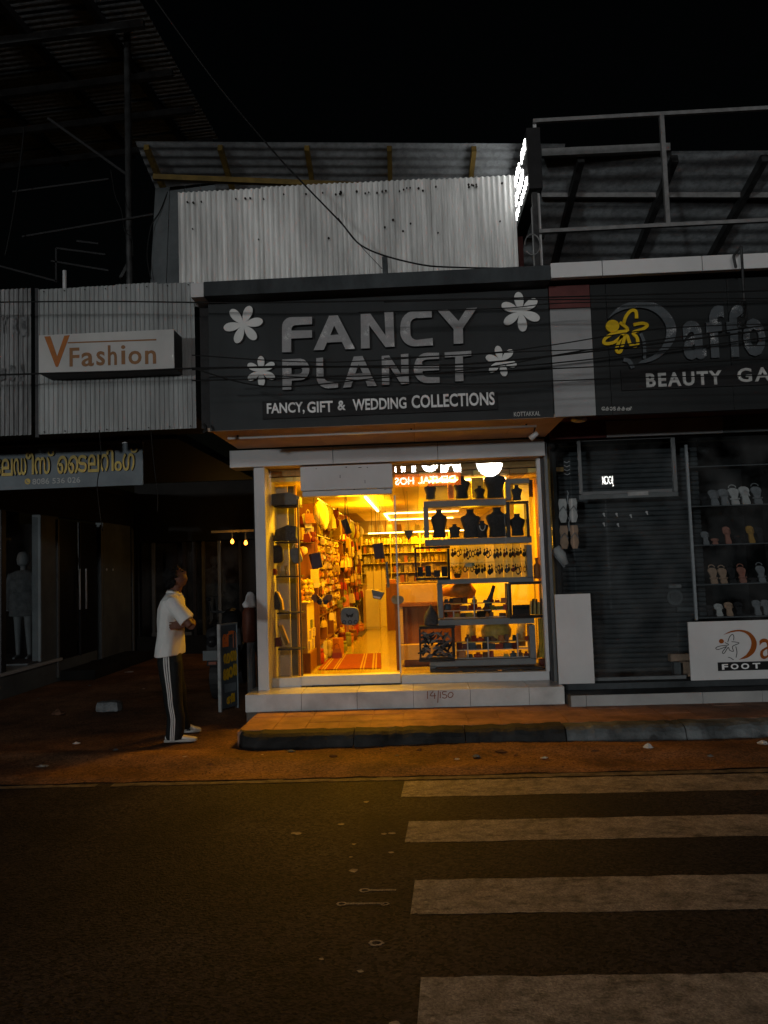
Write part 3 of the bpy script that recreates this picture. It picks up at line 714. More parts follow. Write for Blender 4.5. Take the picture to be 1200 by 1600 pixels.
# ------------------------------------------------------------------ corrugated wall over shop
cw = thing('corrugated_wall', 'pale corrugated metal wall standing above the gift shop sign', 'metal wall', (-.6, 7.6, cz1))
xa = P(279, 370, Y=7.6).x; xb = P(802, 350, Y=7.6).x; pitch = .0545; n = int((xb-xa)/pitch)
tops = [.0, .03, .015, .0, .02]; nb = 4; per = n//nb+1; x = xa
for k in range(nb):
    mb = MB(); corr(mb, (x, 7.60+.006*(k % 2), cz1-.02), (1,0,0), (0,0,5.555+tops[k]*.5-cz1), per, pitch, -.026, 6)
    build(mb, 'corrugated_panel', M['sheet'], cw, smooth=True); x += per*pitch-.01
xe = x
rr = random.Random(11)
for zz, cnt, j in ((4.385, 46, .012), (5.42, 34, .02), (5.05, 9, .10)):
    for i in range(cnt):
        x = rr.uniform(xa+.05, xe-.1); z = zz+rr.uniform(-j, j)
        build(MB().tube([(x, 7.585, z), (x, 7.57, z)], .008+rr.uniform(0, .005), 6), 'bolt', M['screw'], cw)
# grey side return left of it
sw = MB(); a = P(240, 275, Y=8.0); b = P(228, 436, Y=8.0)
sw.quad((b.x, 8.2, 4.3), (xa, 7.7, 4.3), (xa+.3, 7.7, 5.95), (a.x, 8.2, 5.95))
sideo = thing('side_screen', 'dull grey sheet screen behind the left end of the corrugated wall', 'metal screen', (b.x, 8.0, 4.3))
mb = MB()
for i in range(4):
    u0, u1 = i/4, (i+1)/4-.01
    L = lambda u, t: Vector((b.x+(xa+.35-b.x)*u+(a.x-b.x)*t*(1-u), 8.05-.25*u, 4.3+(1.52-.10*u)*t))
    mb = MB().add([L(u0,0), L(u1,0), L(u1,1), L(u0,1)], [(0,1,2,3)]); q = [Vector(v)+Vector((0,.012,0)) for v in mb.v]
    mb.loft([[tuple(v) for v in mb.v], [tuple(v) for v in q]]); build(mb, 'sheet_panel', M['sidewall'], sideo)
# lean-to roof above
rf = thing('lean_to_roof', 'grey metal lean-to roof with yellow rafters above the corrugated wall', 'roof', (-.7, 8.2, 6.0))
A = Vector((-2.75, 7.58, 6.09)); B = Vector((1.75, 7.98, 6.035)); 
u = (B-A).normalized(); back = Vector((-.05, 2.4, -.62))
mb = MB(); corr(mb, A, back, (B-A), 20, back.length/20, .009, 1); build(mb, 'roof_sheet', M['roof_mid'], rf, smooth=False)
def onroof(px, t):   # point under roof sheet: px at front edge
    s = (P(px, 225, Y=7.8).x-A.x)/(B.x-A.x); return A+(B-A)*s+back*t+Vector((0,0,-.05))
for px in (238, 348, 480, 608, 742): build(MB().bar(onroof(px, .0)+Vector((0,.02,0)), onroof(px, .9), .05, .07), 'rafter', M['yellow_wood'], rf)
mb = MB().bar(P(240, 277, Y=7.75), P(560, 290, Y=7.75), .05, .055); build(mb, 'beam', M['yellow_wood'], rf)
mb = MB().bar(A+back*.55+Vector((0,0,-.1)), B+back*.55+Vector((0,0,-.1)), .05, .05); build(mb, 'beam', M['steel_dark'], rf)
# ------------------------------------------------------------------ cables
M['cable']
def cable(pts, r=.008, label='', Yn=None, name='cable', k=8):
    W = [P(x, y, Y=Y) for x, y, Y in pts]; W = [Vector(p) for p in smooth_pts([tuple(w) for w in W], k)] if True else W
    build(MB().tube(W, r, 5), name, M['cable'], label=label, cat='cable', smooth=True)


def smooth_pts(pts, k=4):
    out = []; n = len(pts)
    for i in range(n-1):
        p0, p1, p2, p3 = (Vector(pts[max(0, i-1)]), Vector(pts[i]), Vector(pts[i+1]), Vector(pts[min(n-1, i+2)]))
        for t in range(k):
            t /= k; out.append(tuple(.5*((2*p1)+(p2-p0)*t+(2*p0-5*p1+4*p2-p3)*t*t+(3*p1-p0-3*p2+p3)*t**3)))
    out.append(tuple(pts[-1])); return out
CW = [
 ([(-60, 473, 6.88), (150, 471, 6.88), (400, 473, 6.88), (700, 468, 6.88), (950, 462, 6.88), (1260, 452, 6.88)], .007, 'topmost black cable crossing the upper edge of the signs'),
 ([(-60, 588, 6.88), (60, 584, 6.88), (200, 580, 6.88), (330, 575, 6.88), (600, 572, 6.88), (800, 563, 6.88), (1260, 508, 6.88)], .009, 'thick black cable passing below the V Fashion box and over the PLANET letters'),
 ([(300, 578, 6.5), (450, 572, 6.5), (650, 575, 6.5), (860, 568, 6.5), (1260, 520, 6.5)], .006, 'thin cable over the middle of the PLANET letters'),
 ([(300, 595, 6.6), (480, 590, 6.6), (700, 583, 6.6), (1000, 570, 6.6), (1260, 558, 6.6)], .006, 'thin cable crossing the lower half of the PLANET letters'),
 ([(300, 575, 6.3), (420, 604, 6.3), (600, 590, 6.3), (760, 574, 6.3), (930, 545, 6.3), (1260, 500, 6.3)], .006, 'slanting slack cable dipping below the lower left flower'),
 ([(600, 472, 6.5), (750, 468, 6.5), (900, 468, 6.5), (1260, 466, 6.5)], .006, 'thin cable across the upper right flower'),
 ([(560, 488, 6.7), (780, 482, 6.7), (900, 473, 6.7), (1260, 470, 6.7)], .005, 'lower thin cable across the upper right flower'),
 ([(600, 560, 6.2), (760, 552, 6.2), (870, 538, 6.2), (1040, 513, 6.2), (1260, 505, 6.2)], .005, 'pale thin cable rising over the yellow figure'),
 ([(300, 555, 6.4), (500, 566, 6.4), (700, 556, 6.4), (860, 548, 6.4), (1260, 538, 6.4)], .005, 'thin cable between the two rows of big letters'),
 ([(430, 587, 6.5), (700, 600, 6.5), (870, 595, 6.5), (1000, 590, 6.5), (1260, 585, 6.5)], .005, 'lowest thin cable over the caption strip'),
]
for pts, r_, lb in CW: cable(pts, r_, lb)
cable([(200, -60, 6.0), (330, 120, 6.3), (430, 240, 6.6), (470, 283, 6.7), (530, 345, 6.8), (570, 387, 6.9), (650, 412, 6.9), (720, 418, 7.0), (862, 420, 7.0)], .008, 'black cable sagging down from the sky across the corrugated wall')
cable([(528, 340, 6.8), (560, 380, 6.9), (597, 420, 7.1)], .003, 'hair-thin wire dropping to the pipe stub')
cable([(155, 672, 7.1), (158, 720, 7.1), (152, 760, 7.1), (160, 830, 7.1)], .005, 'dead twig-like wire hanging before the tailoring sign')
cable([(236, 672, 7.3), (240, 720, 7.3), (246, 770, 7.3), (246, 800, 7.3)], .005, 'dead wire hanging in the dark gap right of the tailoring sign')
cable([(318, 662, 7.1), (322, 668, 7.1), (318, 676, 7.1), (324, 672, 7.1)], .012, 'short knotted rag of wire at the lower left corner of the big sign')
# ================================================================== LEFT FRONTAGE (upper)
YS = 7.25
lw = thing('sheet_cladding', 'pale ribbed sheet cladding behind the V Fashion box sign', 'metal cladding', (-2.84, YS, 3.0))
xa, xb = -3.615, -2.068; zb, zt = 3.0, 4.442; n = 34; pt = (xb-xa)/n
for k, (i0, i1) in enumerate(((0, 9), (9, 17), (17, 26), (26, 34))):
    mb = MB(); corr(mb, (xa+i0*pt, YS+.004*(k % 2), zb), (1,0,0), (0,0,zt-zb+.006*(k % 3)), i1-i0, pt, -.008, 4, True)
    build(mb, 'cladding_sheet', M['sheet2'], lw)
box('backing', M['dark_metal'], lw, xa+.03, xb-.03, YS+.03, YS+.07, zb+.04, zt-.05)
for i in range(8):
    for z in (zb+.02, zt-.03): p = xa+.06+i*.205; build(MB().tube([(p, YS-.005, z), (p, YS-.016, z)], .006, 6), 'bolt', M['screw'], lw)
lw2 = thing('old_sheet_cladding', 'weathered grey ribbed sheet cladding with faded lettering at the left edge', 'metal cladding', (-4.2, YS, 3.0))
x0, x1 = -5.2, -3.69; n = 33; pt = (x1-x0)/n
for i0, i1 in ((0, 17), (17, 33)):
    mb = MB(); corr(mb, (x0+i0*pt, YS, 3.0), (1,0,0), (0,0,1.46), i1-i0, pt, -.012, 4, True); build(mb, 'cladding_sheet', M['sheet_old'], lw2)
M['faded'] = mat('faded_print', (.15, .155, .16), .8, .4, 20, stain=.5)
for k, (px, w, py, h) in enumerate(((6, 10, 495, 26), (24, 8, 495, 26), (38, 9, 495, 30), (2, 12, 575, 20), (18, 10, 570, 26), (33, 9, 568, 28))):
    x0_, x1_, z0_, z1_ = prect(px-w/2, py, px+w/2, py+h, YS-.016)
    ch = 'YRIJOA'[k]
    text_line(lw2, ch, (x0_, x1_, z0_, z1_), YS-.0165, .002, M['faded'], off=.03, name='faded_letter')
pst = thing('gap_post', 'dark narrow post in the gap between the two sheet claddings', 'post', (-3.65, YS+.05, 3.0))
box('post', M['dark_metal'], pst, -3.67, -3.635, YS+.04, YS+.08, 2.98, 4.47)
# V Fashion box
vf = thing('fashion_sign', 'white box sign with orange-brown V Fashion lettering on the ribbed cladding', 'sign', (-2.9, 6.9, 3.5))
yf = 6.98; x0, x1, z0, z1 = prect(61, 519, 272, 580, yf)
box('sign_face', M['box_white'], vf, x0, x1, yf, yf+.012, z0, z1, .002)
box('sign_body', M['dark_metal'], vf, x0+.003, x1-.003, yf+.0125, YS-.01, z0+.003, z1-.003)
o3 = lambda pts: pxloop(pts, yf, 0, 380, 3.0)
shape('letter', [o3([(208,438),(236,436),(268,530),(302,434),(327,431),(272,580),(262,580)])], vf, yf-.003, .003, M['orange_letter'])
shape('rule_line', [o3([(318,464),(733,449),(733,456),(318,470)])], vf, yf-.003, .003, M['tan_letter'])
def fit3(parent, ch, a, b, c, d, Y, ox, oy, k, th, m, side=None, off=.012, **kw):
    return text_line(parent, ch, prect(ox+a/k, oy+b/k, ox+c/k, oy+d/k, Y), Y-th, th, m, side, off=off, **kw)
for ch, a, b, c, d in (('F', 326, 490, 372, 578), ('a', 382, 512, 440, 578), ('s', 452, 506, 492, 574), ('h', 506, 478, 548, 572), ('i', 568, 478, 588, 568), ('o', 602, 504, 664, 568), ('n', 680, 502, 732, 566)):
    fit3(vf, ch, a, b, c, d, yf, 0, 380, 3.0, .003, M['tan_letter'], off=.016)
# slim box on far side of box for conduit
st = thing('roof_stub', 'short pale stub pipe rising behind the V Fashion cladding', 'pipe', tuple(P(101, 445, Y=7.6)))
p = P(101, 446, Y=7.6); build(MB().tube([(p.x, 7.6, p.z-.1), (p.x, 7.6, P(101, 423, Y=7.6).z)], .02, 8), 'pipe', M['acp'], st)
# tailoring signboard
YT = 8.3
tl = thing('tailoring_sign', 'blue-grey signboard with raised ochre Malayalam letters and a phone number', 'sign', (-4, YT, 2.59))
box('board', M['signboard'], tl, -5.6, -2.97, YT, YT+.03, 2.59, 3.058, .003)
box('edge', M['steel'], tl, -5.6, -2.965, YT-.006, YT+.04, 3.06, 3.072)
box('hanger', M['steel_dark'], tl, -2.995, -2.98, YT+.01, YT+.02, 3.06, 3.3)
M['yl_side'] = M['black']
k46 = 1200/260.0
# glyphs in visual order; boxes measured from the photograph (zoom 4.615x of 0,660)
glyphs = [('ല', 18, 262, 98, 388), ('ഡ', 104, 258, 196, 384), ('ീ', 190, 212, 250, 378), ('സ', 256, 250, 366, 376), ('്', 350, 208, 396, 246),
          ('ൈ', 418, 240, 570, 372), ('ട', 566, 236, 632, 362), ('ല', 640, 232, 720, 360), ('റ', 728, 228, 786, 356), ('ി', 772, 188, 824, 352), ('ം', 830, 280, 884, 352), ('ഗ', 888, 222, 974, 350), ('്', 946, 184, 996, 222), ('േ', -50, 262, 12, 390)]
for ch, a, b, c, d in glyphs:
    fit3(tl, ch, a, b, c, d, YT, 0, 660, k46, .02, M['yellow_letter'], M['yl_side'], off=.016)
for s_, a, b, c, d in (('8086', 234, 404, 356, 446), ('536', 378, 400, 468, 440), ('026', 488, 394, 580, 436)):
    fit3(tl, s_, a, b, c, d, YT, 0, 660, k46, .004, M['letter_dim2'] if 'letter_dim2' in M else M.setdefault('letter_dim2', mat('dim_number', (.34, .35, .34), .5, .1, 10)), off=.012)
c = P(200/k46, 660+426/k46, Y=YT)
ring = [(c.x+.033*math.cos(t*PI/10), c.z+.033*math.sin(t*PI/10)) for t in range(20)]
shape('phone_emblem', [ring], tl, YT-.004, .004, M['yellow_letter'])
shape('handset', [strokeloop(smooth_pts([(c.x-.013, c.z+.014), (c.x-.009, c.z-.005), (c.x+.013, c.z-.014)], 4), .009)], tl, YT-.0055, .0015, M['signboard'])
# dark soffit over alley side shops
ds = thing('alley_canopy', 'black canopy slab over the dark shops left of the alley', 'canopy', (-4.2, 8.4, 3.08))
box('slab', M['black_wall'], ds, -9, -2.1, 7.34, 8.29, 3.13, 3.2); box('slab_back', M['black_wall'], ds, -9, -5.5, 8.4, 17, 3.08, 3.2); box('slab_mid', M['black_wall'], ds, -5.5, -2.6, 8.36, 12.5, 3.10, 3.2)
# ================================================================== LEFT SHOP FACING THE ALLEY
ls = thing('clothes_shop', 'dark closed clothes shop with glass front and grey columns along the left of the alley', 'shop building', (-5.9, 12, 0))
XW = -5.62
box('plinth', M['column'], ls, -7.5, XW+.02, 9.0, 13.3, -.01, .30); box('ledge', M['acp'], ls, -7.5, XW+.06, 8.9, 11.9, .302, .345, .006)
box('rear_wall', M['black_wall'], ls, -9.3, -9.2, 8.8, 17.5, 0, 3.2); box('front_wall', M['black_wall'], ls, -9.5, -8.3, 8.6, 8.7, 0, 3.08)
box('header', M['black_wall'], ls, XW-.1, XW, 9, 17.5, 2.55, 3.08)
def yat(px, X=XW): 
    p = P(px, 900, X=X); return p.y
for a, b, m in ((62, 90, 'column'), (160, 203, 'column'), (0, 8, 'dark_metal'), (216, 222, 'dark_metal')):
    box('column', M[m], ls, XW-.12, XW+.02, yat(a), yat(b), .346 if b < 100 else 0, 2.55, .01)
def up(px, w=.03, m='alu', z0=.3, z1=2.5): 
    y = yat(px); box('frame_upright', M[m], ls, XW+.022, XW+.05, y, y+w, z0, z1)
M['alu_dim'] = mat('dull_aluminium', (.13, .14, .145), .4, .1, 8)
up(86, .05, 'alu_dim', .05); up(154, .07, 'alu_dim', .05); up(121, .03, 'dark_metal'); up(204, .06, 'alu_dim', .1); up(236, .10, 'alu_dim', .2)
for i, (a, b) in enumerate(((10, 60), (94, 120), (123, 152), (206, 234))):
    mb = MB().box(XW-.01, XW-.004, yat(a), yat(b), .35 if i == 0 else .1, 2.5); build(mb, 'glass_pane' if i == 0 else 'opaque_pane', M['glass_dark'] if i == 0 else M['dark_pane'] if 'dark_pane' in M else M.setdefault('dark_pane', mat('dark_pane', (.012, .012, .013), .35, .2, 8)), ls)  # door panes made opaque and dark so no lit sign mirrors in them
for px in (119, 129):
    y = yat(px); build(MB().tube([(XW+.06, y, 1.05), (XW+.06, y, 1.72)], .016, 8), 'door_handle', M['alu'], ls, smooth=True)
for px in (166, 176):
    p = P(px, 890, X=XW+.03); build(MB().tube([p, p+Vector((.015, 0, 0))], .022, 8), 'stud', M['alu'], ls)
box('inner_panel', M['black_wall'], ls, -9.0, -5.76, 12.6, 12.65, .35, 2.5); box('window_floor', M['column'], ls, -7.5, -5.66, 11.0, 12.5, .347, .37)
# steps & junk box
sb = thing('door_step', 'low dark step in front of the clothes shop door', 'step', (-5.4, 12.8, 0)); box('step', M['dark_wall'], sb, XW+.02, -5.05, 11.9, 14.6, -.01, .14, .01)
jb = thing('wire_crate', 'small dark open crate lying on the ground before the clothes shop door', 'crate', (-4.9, 11.5, 0))
p = P(141, 1047, Z=0)
for dx in (-.13, .13): box('crate_side', M['black'], jb, p.x+dx-.008, p.x+dx+.008, p.y, p.y+.2, 0, .13)
box('crate_top', M['black'], jb, p.x-.14, p.x+.14, p.y, p.y+.2, .131, .15); box('crate_back', M['stone'], jb, p.x-.12, p.x+.12, p.y+.18, p.y+.2, 0, .13)
# ================================================================== ALLEY END
ae = thing('alley_end_shop', 'dim glazed shopfront closing the end of the alley under two warm bulbs', 'shop building', (-4, 15.5, 0))
YE = 15.2
box('back_wall', M['black_wall'], ae, -6, -2.1, YE+1.2, YE+1.3, 0, 3.4); box('fascia', M['black_wall'], ae, -5.6, -2.1, YE-.05, YE+.1, 2.22, 3.4)
box('base', M['dark_wall'], ae, -5.6, -2.1, YE, YE+.2, -.01, .35)
for px, m in ((240, 'alu_dim'), (288, 'dark_metal'), (304, 'dark_metal'), (318, 'yellow_dim'), (343, 'alu_dim'), (376, 'dark_metal')):
    if m not in M: M[m] = mat('tan_frame', (.08, .065, .03), .6, .2, 8)
    x = P(px, 900, Y=YE).x; box('frame_upright', M[m], ae, x-.03, x+.03, YE-.02, YE+.05, .35, 2.21)
box('frame_sill', M['alu_dim'], ae, P(238, 990, Y=YE).x, P(300, 990, Y=YE).x, YE-.04, YE+.05, .36, .42)
mb = MB().box(-5.5, -3.5, YE+.02, YE+.026, .4, 2.2); build(mb, 'glass_pane', M['glass_dark'], ae); box('back_board', M['black_wall'], ae, -3.5, -2.15, YE+.02, YE+.05, .36, 2.2)  # dark board replaces glass here to keep the sign's reflection out
aw = thing('awning_light_bar', 'thin horizontal rail carrying the two warm bulbs at the alley end', 'rail', (-3.4, 14, 2.3))
a = P(330, 829, Y=14); b = P(398, 833, Y=14); build(MB().bar((a.x, 14, 2.33), (b.x+.1, 14, 2.33), .03, .04), 'rail', M['yellow_wood'], aw)
for px, py in ((363, 846), (384, 848)):
    p = P(px, py, Y=14); bb = thing('bulb', 'bare warm bulb at the alley end, %s one' % ('left' if px < 370 else 'right'), 'bulb', tuple(p), 'bare bulbs at the alley end')
    build(MB().lathe([(.004, -.045), (.028, -.03), (.034, -.005), (.022, .025), (.012, .045)], p, 10), 'glass_bulb', M['bulb'], bb, smooth=True)
    build(MB().tube([p+Vector((0, 0, .046)), (p.x, p.y, 2.31)], .012, 6), 'socket', M['black'], bb)
    ld = bpy.data.lights.new('bulb_light', 'POINT'); ld.energy = 5.0; ld.color = (1, .5, .1); ld.shadow_soft_size = .04
    lo = bpy.data.objects.new('bulb_light', ld); COL.objects.link(lo); lo.parent = bb; lo.location = (0, -.12, -.02)
p = P(3, 861, Y=11.5); bb = thing('window_bulb', 'tiny warm bulb inside the clothes shop window at the left edge', 'bulb', tuple(p))
build(MB().lathe([(.004, -.03), (.024, -.015), (.026, 0), (.012, .03)], p, 8), 'glass_bulb', M['bulb'], bb); build(MB().tube([p+Vector((0,0,.03)), p+Vector((0,0,.5))], .006, 5), 'wire', M['black'], bb)
# alley ground kerb strip on right
ak = thing('alley_kerb', 'low grey edging strip running back along the alley floor', 'kerb', (-3.7, 14, 0)); ak['kind'] = 'structure'; del ak['category']
a = P(305, 985, Z=.03); b = P(352, 964, Z=.03)
build(MB().bar(a, a+(b-a).normalized()*2.9, .08, .06), 'edging', M['kerb'], ak)
# ------------------------------------------------------------------ upper left dark roof structure
ur = thing('high_canopy_roof', 'huge dark corrugated canopy roof seen from below at the upper left', 'roof', (-6, 10, 8))
E0 = P(215, -5, X=-3.2); E1 = P(341, 217, X=-3.2)
d = (E1-E0); E0 = E0-d*.35
L_ = (E1-E0); wv = Vector((-9, 0, -.6))
for k in range(5):
    mb = MB(); o = E0+wv*(k/5); corr(mb, o, L_, wv/5*1.0, 46, L_.length/46, .018, 1); build(mb, 'roof_sheet', M['roof_dark'], ur)
for t in (.06, .17, .30, .44, .62, .80): build(MB().bar(E0+wv*t+Vector((0,0,-.12)), E1+wv*t+Vector((0,0,-.12)), .09, .1), 'rafter', M['dark_metal'], ur)
for t in (.30, .52, .72, .93): build(MB().bar(E0+L_*t+Vector((0,0,-.22)), E0+L_*t+wv+Vector((0,0,-.22)), .07, .1), 'purlin', M['steel_dark'], ur)
pp = thing('roof_pole', 'tall thin dark pole holding up the high canopy roof', 'pole', tuple(P(203, 440, Y=9.5)))
a = P(203, 470, Y=9.5); b = P(197, 60, Y=9.5); build(MB().tube([(a.x, 9.5, 3.2), (a.x, 9.5, b.z+.3)], .045, 8), 'pole', M['steel_dark'], pp, smooth=True)
build(MB().bar((a.x, 9.5, P(200, 275, Y=9.5).z), P(75, 185, Y=9.5), .03, .03), 'brace', M['black'], pp)
build(MB().bar(P(203, 408, Y=9.5), P(188, 436, Y=9.5), .04, .04), 'brace', M['steel_dark'], pp)
gz = thing('loose_frame', 'dark broken frame of rails behind the V Fashion cladding', 'frame', tuple(P(120, 440, Y=9)))
for (a, b) in (((88, 440), (88, 388)), ((88, 388), (165, 398)), ((80, 408), (170, 423)), ((120, 377), (154, 381)), ((0, 416), (90, 440)), ((20, 300), (170, 280)), ((35, 370), (240, 335))):
    build(MB().bar(P(*a, Y=9.2), P(*b, Y=9.2), .022, .022), 'rail', M['black'], gz)
cable([(38, 200, 9), (30, 270, 9), (20, 340, 9), (8, 400, 9)], .01, 'dark cable hanging down at the far upper left')
cable([(173, 265, 9.3), (180, 305, 9.3), (190, 330, 9.3), (195, 360, 9.3), (206, 372, 9.3), (208, 400, 9.3)], .008, 'dark loose cable beside the tall pole')
cable([(262, 300, 8.0), (250, 330, 8.0), (236, 355, 8.0), (230, 400, 8.0), (236, 436, 8.0)], .007, 'loose cable over the grey side screen')

# ================================================================== RIGHT SHOP
YR = 7.2
rs = thing('shoe_shop', 'closed dark shoe shop with glass front, roller shutter and pale parapet at the right', 'shop building', (2.9, 8.1, 0))
xs_ = [1.505, 1.65, 1.93, 2.26, 2.62, 3.0, 3.4, 3.8, 4.2]
xs_ = [1.52]+[P(p, 1090, Y=7.97).x for p in (916, 1007, 1099, 1192)]+[3.85, 4.25]
xs_ = [1.52, P(916, 1090, Y=7.97).x, P(1098, 1085, Y=7.97).x, P(1191, 1083, Y=7.97).x, 4.2]
box('step_base', M['grout'], rs, 1.51, 4.25, 7.985, 8.6, 0, .226)
for i in range(4):
    box('riser_tile', M['tile_dim'] if 'tile_dim' in M else M.setdefault('tile_dim', mat('grey_step_tile', (.36, .365, .36), .35, .08, 3, stain=.2)), rs, xs_[i]+.002, xs_[i+1]-.002, 7.97, 7.984, .123, .236, .002)
    box('tread_tile', M['cornice'], rs, xs_[i]+.002, xs_[i+1]-.002, 7.987, 8.45, .227, .2365, .002)
box('second_step', M['cornice'], rs, 1.53, 4.2, 8.30, 8.7, .237, .30, .004)
# parapet coping
cp = [P(p, 410, Y=7.0).x for p in (860, 940, 1096)]; cp[0] = 1.337
for i, (a, b) in enumerate(((cp[0], cp[1]), (cp[1], cp[2]), (cp[2], 4.3))): box('coping_panel', M['acp_white'], rs, a+.003, b-.003, 6.98, 7.05, 4.212, 4.352, .004)
box('coping_back', M['dark_wall'], rs, 1.345, 4.3, 7.052, 7.6, 4.22, 4.34)
# pillar strip
M['strip_grey'] = mat('grey_white_strip', (.27, .275, .28), .45, .1, 2.5, stain=.3)
xq0, xq1 = 1.352, P(926, 550, Y=YR).x
box('pillar_panel', M['strip_grey'], rs, xq0, xq1, YR-.01, YR+.04, 2.955, 3.985, .003)
box('pillar_panel', M['maroon'], rs, xq0, xq1, YR-.01, YR+.04, 3.99, 4.21, .003)
# sign
ss = thing('beauty_sign', 'dark sign with grey glitter Daffo letters, a yellow figure and BEAUTY GAL caption', 'shop sign', (3, YR, 2.95))
xj = [xq1+.004, P(950, 520, Y=YR).x, P(1140, 520, Y=YR).x, 4.3]
for i in range(3): box('panel', M['dark_panel2'], ss, xj[i]+.002, xj[i+1]-.002, YR, YR+.05, 2.955, 4.21, .002)
g = lambda pts, Y=YR-.03: pxloop(pts, Y, 840, 400, 1200/360)
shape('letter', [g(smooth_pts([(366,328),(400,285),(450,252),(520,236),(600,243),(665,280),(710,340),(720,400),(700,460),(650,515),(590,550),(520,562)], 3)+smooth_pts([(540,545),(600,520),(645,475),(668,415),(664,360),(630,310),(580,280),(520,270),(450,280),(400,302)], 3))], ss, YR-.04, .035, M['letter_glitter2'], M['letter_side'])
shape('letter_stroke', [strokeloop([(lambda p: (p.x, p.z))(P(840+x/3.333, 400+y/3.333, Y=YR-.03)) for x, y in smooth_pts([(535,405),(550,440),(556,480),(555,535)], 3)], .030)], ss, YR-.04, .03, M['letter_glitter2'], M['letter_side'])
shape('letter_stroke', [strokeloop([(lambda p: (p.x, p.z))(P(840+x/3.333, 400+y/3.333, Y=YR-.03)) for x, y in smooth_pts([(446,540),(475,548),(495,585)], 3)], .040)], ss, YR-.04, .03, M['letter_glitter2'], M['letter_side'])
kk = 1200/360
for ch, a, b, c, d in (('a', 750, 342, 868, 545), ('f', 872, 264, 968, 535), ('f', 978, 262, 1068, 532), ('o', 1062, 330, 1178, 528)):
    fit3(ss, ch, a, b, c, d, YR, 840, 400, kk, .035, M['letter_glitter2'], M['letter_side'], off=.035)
def fig(parent, Y, ox, oy, k, w, m, scale=1, c0=None, th=.02):
    S = lambda pts: [(lambda p: (p.x, p.z))(P(ox+x/k, oy+y/k, Y=Y)) for x, y in smooth_pts(pts, 4)]
    for pts in ([(448,352),(462,312),(488,284),(512,288),(516,325)], [(428,345),(470,385),(400,400),(352,430),(350,455),(400,448),(455,402)], [(440,412),(412,480),(420,500),(436,490),(452,430),(466,415),(486,462),(520,464),(518,425),(498,398),(548,380),(572,360),(545,350),(500,358)]):
        if c0: pts = [(c0[0]+(x-460)*scale, c0[1]+(y-390)*scale) for x, y in pts]
        shape('figure_stroke', [strokeloop(S(pts), w)], parent, Y, th, m)
fig(ss, YR-.03, 840, 400, kk, .030, M['yellow'], th=.014)
c = P(840+390/kk, 400+365/kk, Y=YR-.04); shape('figure_head', [[(c.x+.063*math.cos(t*PI/12), c.z+.059*math.sin(t*PI/12)) for t in range(24)]], ss, YR-.045, .02, M['yellow'])
x0, x1, z0, z1 = prect(970, 577, 1300, 611, YR); box('caption_strip', M['black'], ss, x0, x1, YR-.022, YR-.002, P(970, 611, Y=YR).z, P(970, 579, Y=YR).z)
text_line(ss, 'BEAUTY', prect(1009.5, 581, 1128, 603, YR-.03), YR-.033, .011, M['letter_white2'] if 'letter_white2' in M else M.setdefault('letter_white2', mat('grey_white_letter', (.45, .45, .44), .5, .08, 8)), off=.03, track=.12)
text_line(ss, 'GAL', prect(1152, 574, 1224, 596, YR-.03), YR-.033, .011, M['letter_white2'], off=.02, track=.12)
for s_, a, b in (('േ', 940, 945), ('ക', 946, 952), ('ാ', 953, 957), ('ട', 958, 962), ('ക', 964, 970), ('ക', 971, 977), ('ൽ', 978, 988)):
    text_line(ss, s_, prect(a, 635.5, b, 641.5, YR-.002), YR-.004, .003, M['letter_dim'], off=.02, name='small_letter')
# hanging rod with frame at right
hr = thing('rod_bracket', 'thin steel rod bracket standing over the Daffo sign and reaching above the parapet', 'bracket', tuple(P(1160, 500, Y=6.9)))
for a, b in (((1158, 385), (1163, 470)), ((1146, 400), (1150, 418)), ((1146, 400), (1158, 385))): build(MB().tube([P(*a, Y=6.9), P(*b, Y=6.9)], .012, 6), 'rod', M['steel_dark'], hr)
# rusty rag of tangled wire
for k in range(3): cable([(1150+8*k, 470, 6.9), (1164, 485+4*k, 6.88), (1152, 500+5*k, 6.9), (1170, 512, 6.88)], .005, 'tangled rusty wire hooked over the Daffo letters, strand %s' % ('nearest the first f', 'in the middle', 'nearest the o')[k])
# canopy underside + lintel
box('canopy_board', M['maroon'], rs, 1.48, 4.3, 7.26, 8.28, 3.10, 3.112)
cf = [P(p, 665, Y=8.3).x for p in (947, 1130)]
box('lintel_panel', M['maroon'], rs, P(859, 675, Y=8.3).x, cf[0]-.003, 8.30, 8.34, 2.915, 3.09, .003)
box('lintel_panel', M['alu_dim2'] if 'alu_dim2' in M else M.setdefault('alu_dim2', mat('grey_lintel', (.30, .305, .31), .4, .08, 4, stain=.2)), rs, cf[0]+.003, cf[1]-.003, 8.30, 8.34, 2.915, 3.09, .003)
box('lintel_panel', M['column'], rs, cf[1]+.003, 4.3, 8.30, 8.34, 2.915, 3.09, .003)
dl = thing('ceiling_light', 'small round ceiling light under the canopy beside the pillar strip', 'ceiling light', tuple(P(905, 657, Y=7.6)))
p = P(905, 657, Y=7.6); build(MB().lathe([(.05, 0), (.075, .012), (.08, .03), (.06, .05)], (p.x, 7.6, p.z-.015), 16), 'lamp_cover', M['acp'], dl, smooth=True)
build(MB().tube([(p.x, 7.6, p.z+.036), (p.x, 7.6, 3.1)], .02, 8), 'stem', M['black'], dl)
